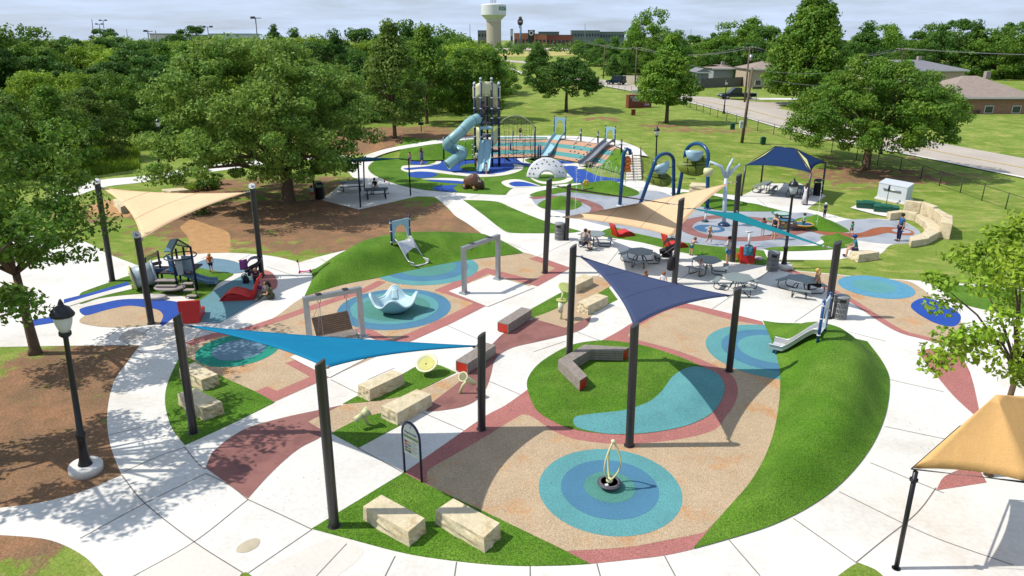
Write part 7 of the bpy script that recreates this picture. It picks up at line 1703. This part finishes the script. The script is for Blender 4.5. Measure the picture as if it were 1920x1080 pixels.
# boxes on the lawn
def white_box():
    a, b, c = G(1643, 373), G(1696, 384), G(1708, 375); zt = T(1643, 343, a.y).z; r = thing('utility_cabinet', 'large white utility cabinet with a metal bar on the right lawn', 'utility cabinet', (a+c)/2); d = a+(c-b); P_ = [a, b, c, d]
    m = mat('cabinet_white', A(226,232,240), .5, var=.03); part(MB().hexa(P_, [up(p, zt) for p in P_]), 'housing', m, r, bevel=.03); ctr = (a+c)/2
    part(MB().hexa([ctr+(p-ctr)*1.12+V((0, 0, .01)) for p in P_], [ctr+(p-ctr)*1.12+V((0, 0, .12)) for p in P_]), 'concrete_base', concrete, r)
    part(MB().hexa([ctr+(p-ctr)*1.02+V((0, 0, zt)) for p in P_], [ctr+(p-ctr)*1.02+V((0, 0, zt+.06)) for p in P_]), 'lid', m, r)
    u = (b-a).normalized(); n = V((u.y, -u.x, 0)); p0, p1 = a.lerp(b, .2)+n*.06, a.lerp(b, .8)+n*.06; part(MB().cyl(up(p0, zt*.72), up(p1, zt*.72), .06, n=8), 'handle_bar', galv, r)
    q = a.lerp(b, .62)+n*.9; s = thing('standpipe', 'thin metal standpipe in front of the white cabinet', 'standpipe', q); part(MB().cyl(q, up(q, 1.4), .03, n=8), 'pipe', galv, s); part(MB().cyl(up(q, 1.0), up(q, 1.45), .07, n=8), 'valve', black, s)
white_box()
gb = mat('box_green', A(10,84,64), .45)
def green_box(label, px, py, sx, sy, sz, rz, lid=True, grp='dark green utility boxes'):
    p = Gt(px, py); r = thing('utility_box', label, 'utility box', p, rz, grp); o = MB(); o.box((0, 0, sz/2+.06), (sx, sy, sz)); o.obj('housing', gb, r, bevel=.03); o = MB(); o.box((0, 0, sz+.1), (sx*1.05, sy*1.05, .08)); o.box((0, 0, sz+.17), (sx*.5, sy*1.06, .07)); o.obj('lid', mat('box_green2', A(20,104,80), .45), r, bevel=.02)
green_box('dark green equipment box on the slab, left of the pair', 1627, 391, 1.6, .8, .35, R(-22)); green_box('dark green equipment box on the slab, right of the pair', 1660, 398, 1.6, .8, .35, R(-22))
green_box('small dark green box on the lawn left of the pole shadow', 1373, 243, .5, .4, .6, 0); green_box('small dark green box on the lawn right of the leaning pole', 1430, 271, .5, .4, .65, 0)
band('equipment_slab', [(1594,391),(1640,403),(1671,409)], [(1604,386),(1650,394),(1690,402)], concrete, .06, 8, 2)
p = Gt(1391, 268); mb = thing('meter_box', 'small white electricity meter box on the leaning pole', 'meter box', up(p, 2.0)); o = MB(); o.box((-.32, -.15, .0), (.4, .25, .75)); o.obj('casing', white_p, mb, bevel=.02); o = MB(); o.cyl((-.32, -.29, .15), (-.32, -.27, .15), .1, n=12); o.obj('dial', galv, mb)
def small_sign(label, base, top, w, h, m, grp=None):
    b = Gt(*base); t = T(top[0], top[1], b.y); r = thing('road_sign', label, 'sign', b, 0, grp); part(MB().cyl(b, t, .035, n=6), 'post', galv, r); o = MB(); o.box((t.x, t.y-.04, t.z-h/2), (w, .03, h)); part(o, 'plate', m, r)
small_sign('small street name sign across the road near the pickup', (1418,190), (1420,163), 1.6, .35, mat('sign_dark', A(90,96,90), .5)); small_sign('thin sign post at the side street corner by the tall tree', (1488,198), (1489,176), .3, .4, mat('sign_dark', A(90,96,90), .5)); small_sign('short grey sign by the trunk of the tall tree', (1522,195), (1523,184), .8, .5, galv); small_sign('small dark sign beside the far drive', (948,117), (948,104), 1.2, 2.0, black); small_sign('white notice plates on the fence behind the brick sign', (1192,176), (1192,169), 1.4, 1.1, white_p)
# ---------------------------------------------------------------- water tower
def water_tower():
    Y = 900; c = T(926, 70, Y); c.z = 0; Z = lambda py: T(926, py, Y).z; R_ = 23/FPX*(Y*cP+4); k = R_/23; r = thing('water_tower', 'white water tower with a ribbed stem and green lettered panel', 'water tower', c)
    w = mat('tower_white', A(240,242,240), .5, var=.02); part(MB().lathe(c, [(R_*.56, Z(38.5)), (R_*.98, Z(28.9)), (R_, Z(28.2)), (R_, Z(27.6)), (R_, Z(10)), (R_*.98, Z(8.8)), (R_*.93, Z(8.2)), (R_*.3, Z(6.5)), (0, Z(6.2))], 64, sm=False), 'tank', w, r)
    n = 48; o = MB(); o.lathe(c, [(13.3*k, 0), (13.3*k, Z(39.5))], n*2, sm=False); 
    o.v = [(c.x+(x-c.x)*(1.03 if int(i) % 2 else 1), c.y+(y-c.y)*(1.03 if int(i) % 2 else 1), z) for i, (x, y, z) in enumerate(o.v)]; part(o, 'stem', mat('stem_concrete', A(214,204,186), .9, var=.05), r); part(MB().lathe(c, [(13.6*k, Z(39.8)), (13.9*k, Z(39.2)), (13.9*k, Z(38.2)), (13*k, Z(38.1))], 48), 'stem_ring', w, r)
    z0, z1 = Z(19.8), Z(13); a0, a1 = -63, 42; part(MB().grid(lambda u, v: c+V((math.cos(R(lerp(a0, a1, u)))*R_*1.006, math.sin(R(lerp(a0, a1, u)))*R_*1.006, lerp(z0, z1, v))), 20, 1), 'sign_panel', mat('panel_green', A(0,130,100), .5), r)
    cu = bpy.data.curves.new('letters', 'FONT'); cu.body = 'INTEGRIS'; cu.size = (z1-z0)*1.05; cu.extrude = .02; ob = bpy.data.objects.new('l', cu); COL.objects.link(ob); me = bpy.data.meshes.new_from_object(ob.evaluated_get(bpy.context.evaluated_depsgraph_get())); bpy.data.objects.remove(ob)
    wmax = max(v.co.x for v in me.vertices)
    for v in me.vertices: a = R(lerp(a0+3, a1-3, v.co.x/wmax)); z = z0+(z1-z0)*.14+v.co.y; q = R_*1.012+v.co.z; v.co = (math.cos(a)*q, math.sin(a)*q, z)
    me.materials.clear(); me.materials.append(white_p); me.name = 'lettering'; ob = bpy.data.objects.new('lettering', me); COL.objects.link(ob); ob.parent = r
    o = MB(); [o.cyl(c+V((x*k, 0, Z(6))), c+V((x*k, 0, Z(-3-abs(x)))), .5, n=6) for x in (-5, -2, 1, 4)]; part(o, 'antennas', galv, r)
water_tower()
def block(label, name, cat, px0, px1, Y, ytop, m, depth=14, roofm=None, winrows=1, wins=5, wm=None, grp=None, zb=0, cap=True):
    a, b = T(px0, 80, Y), T(px1, 80, Y); zt = T(px0, ytop, Y).z; r = thing(name, label, cat, V(((a.x+b.x)/2, Y+depth/2, 0)), 0, grp); W = b.x-a.x; o = MB(); o.box(((a.x+b.x)/2, Y+depth/2, zt/2), (W, depth, zt)); part(o, 'wall', m, r)
    if cap: o = MB(); o.box(((a.x+b.x)/2, Y+depth/2, zt+.25), (W+.8, depth+.8, .5)); part(o, 'roof', roofm or mat('flat_roof_grey', A(120,124,128), .8), r)
    for j in range(winrows):
        for i in range(wins):
            x = lerp(a.x, b.x, (i+.5)/wins); z = zt*(j+.55)/(winrows+.1); o = MB(); o.box((x, Y-.05, z), (W/wins*.6, .15, zt/(winrows+.6)*.45)); part(o, 'window', wm or mat('dark_glass', A(60,74,90), .15), r)
brk = mat('far_brick', A(214,140,108), .9, var=.08); brk2 = mat('far_brick_red', A(168,98,84), .9, var=.08)
block('low orange brick restaurant left of the dark entrance block', 'shop_building', 'building', 964, 992, 860, 63, brk, 14, None, 1, 4)
block('red brick shop wing right of the dark entrance block', 'shop_building', 'building', 1003, 1024, 850, 64, brk, 16, None, 1, 3)
block('long red brick shop with parked cars before it', 'shop_building', 'building', 1024.5, 1074, 870, 66, brk2, 16, None, 1, 7)
block('dark square entrance tower with a round white emblem', 'entrance_tower', 'building', 990, 1002.5, 845, 57, mat('tower_dark', A(62,60,58), .7), 5, None, 0, 0)
c = T(996, 62, 845); em = MB(); em.cyl(c-V((0, .9, 0)), c+V((0, .05, 0)), 2.7, n=24); q = em.obj('emblem', white_p); tw = [o for o in COL.objects if o.name == 'entrance_tower'][0]; q.data.transform(Matrix.Translation(-tw.location)); q.parent = tw
em = MB(); em.cyl(c-V((0, 1.1, 0)), c-V((0, .88, 0)), 1.5, n=20); q = em.obj('emblem_centre', mat('tower_dark', A(62,60,58), .7)); q.data.transform(Matrix.Translation(-tw.location)); q.parent = tw
apm = mat('far_grey_green', A(130,142,140), .8)
block('grey apartment block behind the water tower stem, left part', 'apartment_block', 'building', 896, 914, 980, 57.5, mat('apt_grey', A(140,140,138), .8), 20, mat('apt_roof', A(96,112,108), .8), 2, 3)
block('long grey green building on the horizon right of the shops', 'office_block', 'building', 1071, 1124, 1050, 57.5, apm, 20, None, 2, 10); block('lower right wing of the long grey green horizon building', 'office_block', 'building', 1124, 1170, 1070, 60, apm, 20, None, 2, 9)
block('dark hip roofed apartment block behind the brick shops', 'apartment_block', 'building', 1010, 1048, 1000, 60, mat('apt_dark', A(110,116,120), .8), 20, mat('apt_roof', A(96,112,108), .8), 2, 5)
block('pale pink and white building on the left horizon', 'hall_building', 'building', 283, 318, 560, 64, mat('hall_pink', A(232,220,222), .8), 20, None, 1, 4); block('low wide building with a teal roof on the left horizon', 'hall_building', 'building', 395, 470, 640, 64, mat('hall_white', A(224,226,228), .8), 24, mat('teal_roof', A(96,150,170), .6), 1, 8); block('small white building on the left horizon right of two poles', 'hall_building', 'building', 355, 372, 600, 66, mat('hall_white', A(224,226,228), .8), 20, None, 1, 2)
block('distant red and white shop beyond the trees at upper right', 'shop_building', 'building', 1672, 1700, 380, 84, mat('hall_white', A(224,226,228), .8), 16, mat('teal_bright', A(110,210,200), .6), 1, 3)
block('little pale tower building between the water tower and sign', 'shop_building', 'building', 957, 962, 960, 55, mat('hall_white', A(224,226,228), .8), 6, None, 1, 1)
def polesign():
    Y = 800; b = T(976, 88, Y); b.z = 0; t = T(975.5, 34, Y); r = thing('pole_sign', 'tall blue grey pole with a dark oval restaurant sign', 'sign', b); part(MB().cyl(b, V((b.x, Y, T(976, 49, Y).z)), 1.1, n=10), 'pole', mat('pole_blue', A(96,120,140), .5), r)
    c = T(975.5, 41, Y); o = MB(); o.ball(c, (3.1, 1, 4.1), 16, 10); o.box(c+V((0, 0, -5.2)), (2.6, 1.2, 2)); part(o, 'sign_body', mat('sign_oval', A(60,48,56), .5), r); o = MB(); o.box(c+V((0, -1.05, .3)), (4.2, .2, 1.3)); part(o, 'name_band', mat('band_pale', A(214,196,206), .5), r); o = MB(); o.ball(c+V((0, 0, 4.4)), (2, 1, 1.2), 10, 6); part(o, 'top_figure', mat('sign_oval2', A(120,116,110), .5), r)
polesign()
cc = [(226,228,232),(200,204,210),(90,110,170),(60,62,70),(214,216,220),(150,40,40),(120,130,150),(236,238,240)]; random.seed(2)
for i, px in enumerate([935,944,953,963,1030,1038,1046,1054,1062,1070,1079,305]):
    Y = random.uniform(780, 812) if px > 400 else 300; p = T(px, 80, Y); p.z = .1; m = mat('far_car%d' % (i % 8), A(*cc[i % 8]), .25, .2); r = thing('parked_car', 'small distant car parked in the row before the brick shops, one of many alike' if px > 400 else 'small distant white car near the left horizon building', 'car', p, random.choice((0, R(180))), 'distant cars parked before the shops')
    o = MB(); o.hexa([V((x, -.9, z)) for x, z in ((-2.3, .3), (2.3, .3), (2.3, .8), (1.3, .95), (-2.2, .95))], [V((x, .9, z)) for x, z in ((-2.3, .3), (2.3, .3), (2.3, .8), (1.3, .95), (-2.2, .95))]); o.obj('body', m, r); o = MB(); o.hexa([V((x, -.78, z)) for x, z in ((-1.9, .93), (1.1, .93), (.5, 1.5), (-1.4, 1.5))], [V((x, .78, z)) for x, z in ((-1.9, .93), (1.1, .93), (.5, 1.5), (-1.4, 1.5))]); o.obj('cabin', mat('dark_glass', A(60,74,90), .15), r)
    for x in (-1.5, 1.5): o = MB(); o.cyl((x, -.92, .32), (x, .92, .32), .32, n=10); o.obj('wheel', mat('tyre', A(36,36,38), .9), r)
# floodlight masts on the horizon
def mast(label, px, y0, top, Y, kind=2):
    b = T(px, y0, Y); b.z = 0; t = T(px, top, Y); r = thing('floodlight_mast', label, 'mast', b, 0, 'slim masts on the horizon'); part(MB().cyl(b, t, .22, .12, 8), 'mast', mat('mast_grey', A(96,104,112), .5), r)
    if kind: o = MB(); [o.box((t.x+x, t.y, t.z), (.9, .5, .5)) for x in ((-1.1, 1.1) if kind == 2 else (-.6,))]; o.box((t.x, t.y, t.z-.1), (2.6, .15, .15)); part(o, 'lamp_heads', mat('mast_head', A(90,96,104), .5), r)
for a in [('slim plain mast at the far left horizon', 172, 80, 36, 260, 0), ('short mast with two lamps at the far left horizon', 186, 70, 45, 300, 2), ('tall mast with two lamps at the far left horizon', 193, 70, 38, 300, 2), ('thin plain mast left of the pale pink building', 237, 75, 55, 330, 0), ('wooden looking mast with a lamp left of the pale pink building', 277, 90, 58, 200, 1), ('mast in front of the pale pink building', 291, 93, 57, 200, 0), ('mast with two lamp heads rising above the oak', 389, 70, 50, 230, 2), ('mast with a single lamp above the middle of the wood', 479, 70, 33, 170, 1), ('thin plain mast left of the water tower', 881, 78, 45, 350, 0), ('thin tall mast above the jeep pole', 1097, 80, 44, 420, 0), ('slim mast above the trees right of the sign tree', 1356, 70, 44, 400, 0), ('slim mast above the trees behind the sign tree', 1296, 75, 54, 400, 0)]: mast(*a)
# small leftovers on the lawn
p = Gt(790, 247); g_ = thing('grill_stand', 'small dark park grill on the grass left of the tower', 'grill', p); o = MB(); o.cyl((0, 0, 0), (0, 0, .8), .05, n=8); o.obj('post', black, g_); o = MB(); o.box((0, 0, .95), (.6, .4, .3)); o.obj('grill_box', black, g_, bevel=.02)

# fallen leaves and specks on the paving
def litter():
    rg = np.random.default_rng(8); o = MB(); k = 0
    for _ in range(550):
        u = rg.random()
        if u < .6: px, py = rg.uniform(160, 620), rg.uniform(640, 960)
        elif u < .8: px, py = rg.uniform(150, 1700), rg.uniform(560, 1075)
        else: px, py = rg.normal(1735, 40), rg.normal(760, 80)
        p = G(px, py, .045); a = rg.uniform(0, 6.28); s = rg.uniform(.01, .022); d = V((math.cos(a), math.sin(a), 0))*s; n = V((-d.y, d.x, rg.uniform(-.005, .01)))*.6
        o.add([p-d, p-n, p+d, p+n], [(0, 1, 2, 3)])
    tag(o.obj('leaf_litter', mat('dry_leaf', A(120,96,60), .9, var=.4, vs=30)), 'tiny dry leaves and specks scattered on the paving', 'leaf litter', kind='stuff')
litter()
# ================================================================ SKY AND LIGHT
w = bpy.data.worlds.new('World'); sc.world = w; w.use_nodes = True
N = w.node_tree.nodes; L = w.node_tree.links; bg = N['Background']
sky = N.new('ShaderNodeTexSky'); sky.sky_type = 'NISHITA'; sky.sun_disc = False; sky.sun_elevation = R(50.5); sky.sun_rotation = R(-90)
sky.air_density = 1.; sky.dust_density = 1.; sky.ozone_density = 1.
tc = N.new('ShaderNodeTexCoord'); mp = N.new('ShaderNodeMapping'); mp.inputs['Scale'].default_value = (3., 3., 26.)
L.new(tc.outputs['Generated'], mp.inputs[0]); nz = N.new('ShaderNodeTexNoise'); nz.inputs['Scale'].default_value = 2.2; nz.inputs['Detail'].default_value = 7; nz.inputs['Roughness'].default_value = .6
L.new(mp.outputs[0], nz.inputs['Vector'])
mr = N.new('ShaderNodeMapRange'); L.new(nz.outputs[0], mr.inputs[0]); mr.inputs[1].default_value = .34; mr.inputs[2].default_value = .68; mr.inputs[3].default_value = .55; mr.inputs[4].default_value = 1.
mx = N.new('ShaderNodeMix'); mx.data_type = 'RGBA'; L.new(mr.outputs[0], mx.inputs[0]); L.new(sky.outputs[0], mx.inputs[6]); mx.inputs[7].default_value = CLOUD
L.new(mx.outputs[2], bg.inputs[0]); bg.inputs[1].default_value = SKY
sd = bpy.data.lights.new('sun', 'SUN'); sd.energy = SUN; sd.angle = R(.5); sd.color = (1., .955, .88)
so = bpy.data.objects.new('sun', sd); COL.objects.link(so)
dv = Vector((-math.cos(R(50.5))*math.cos(R(2)), math.cos(R(50.5))*math.sin(R(-1)), math.sin(R(50.5))))
so.rotation_euler = dv.to_track_quat('Z', 'Y').to_euler(); so.location = (-30, 0, 40)
vs_ = sc.view_settings; vs_.view_transform = 'Standard'; vs_.look = 'None'; vs_.exposure = EXPO; vs_.gamma = 1; vs_.use_curve_mapping = False
sc.cycles.max_bounces = 6; sc.cycles.transparent_max_bounces = 12
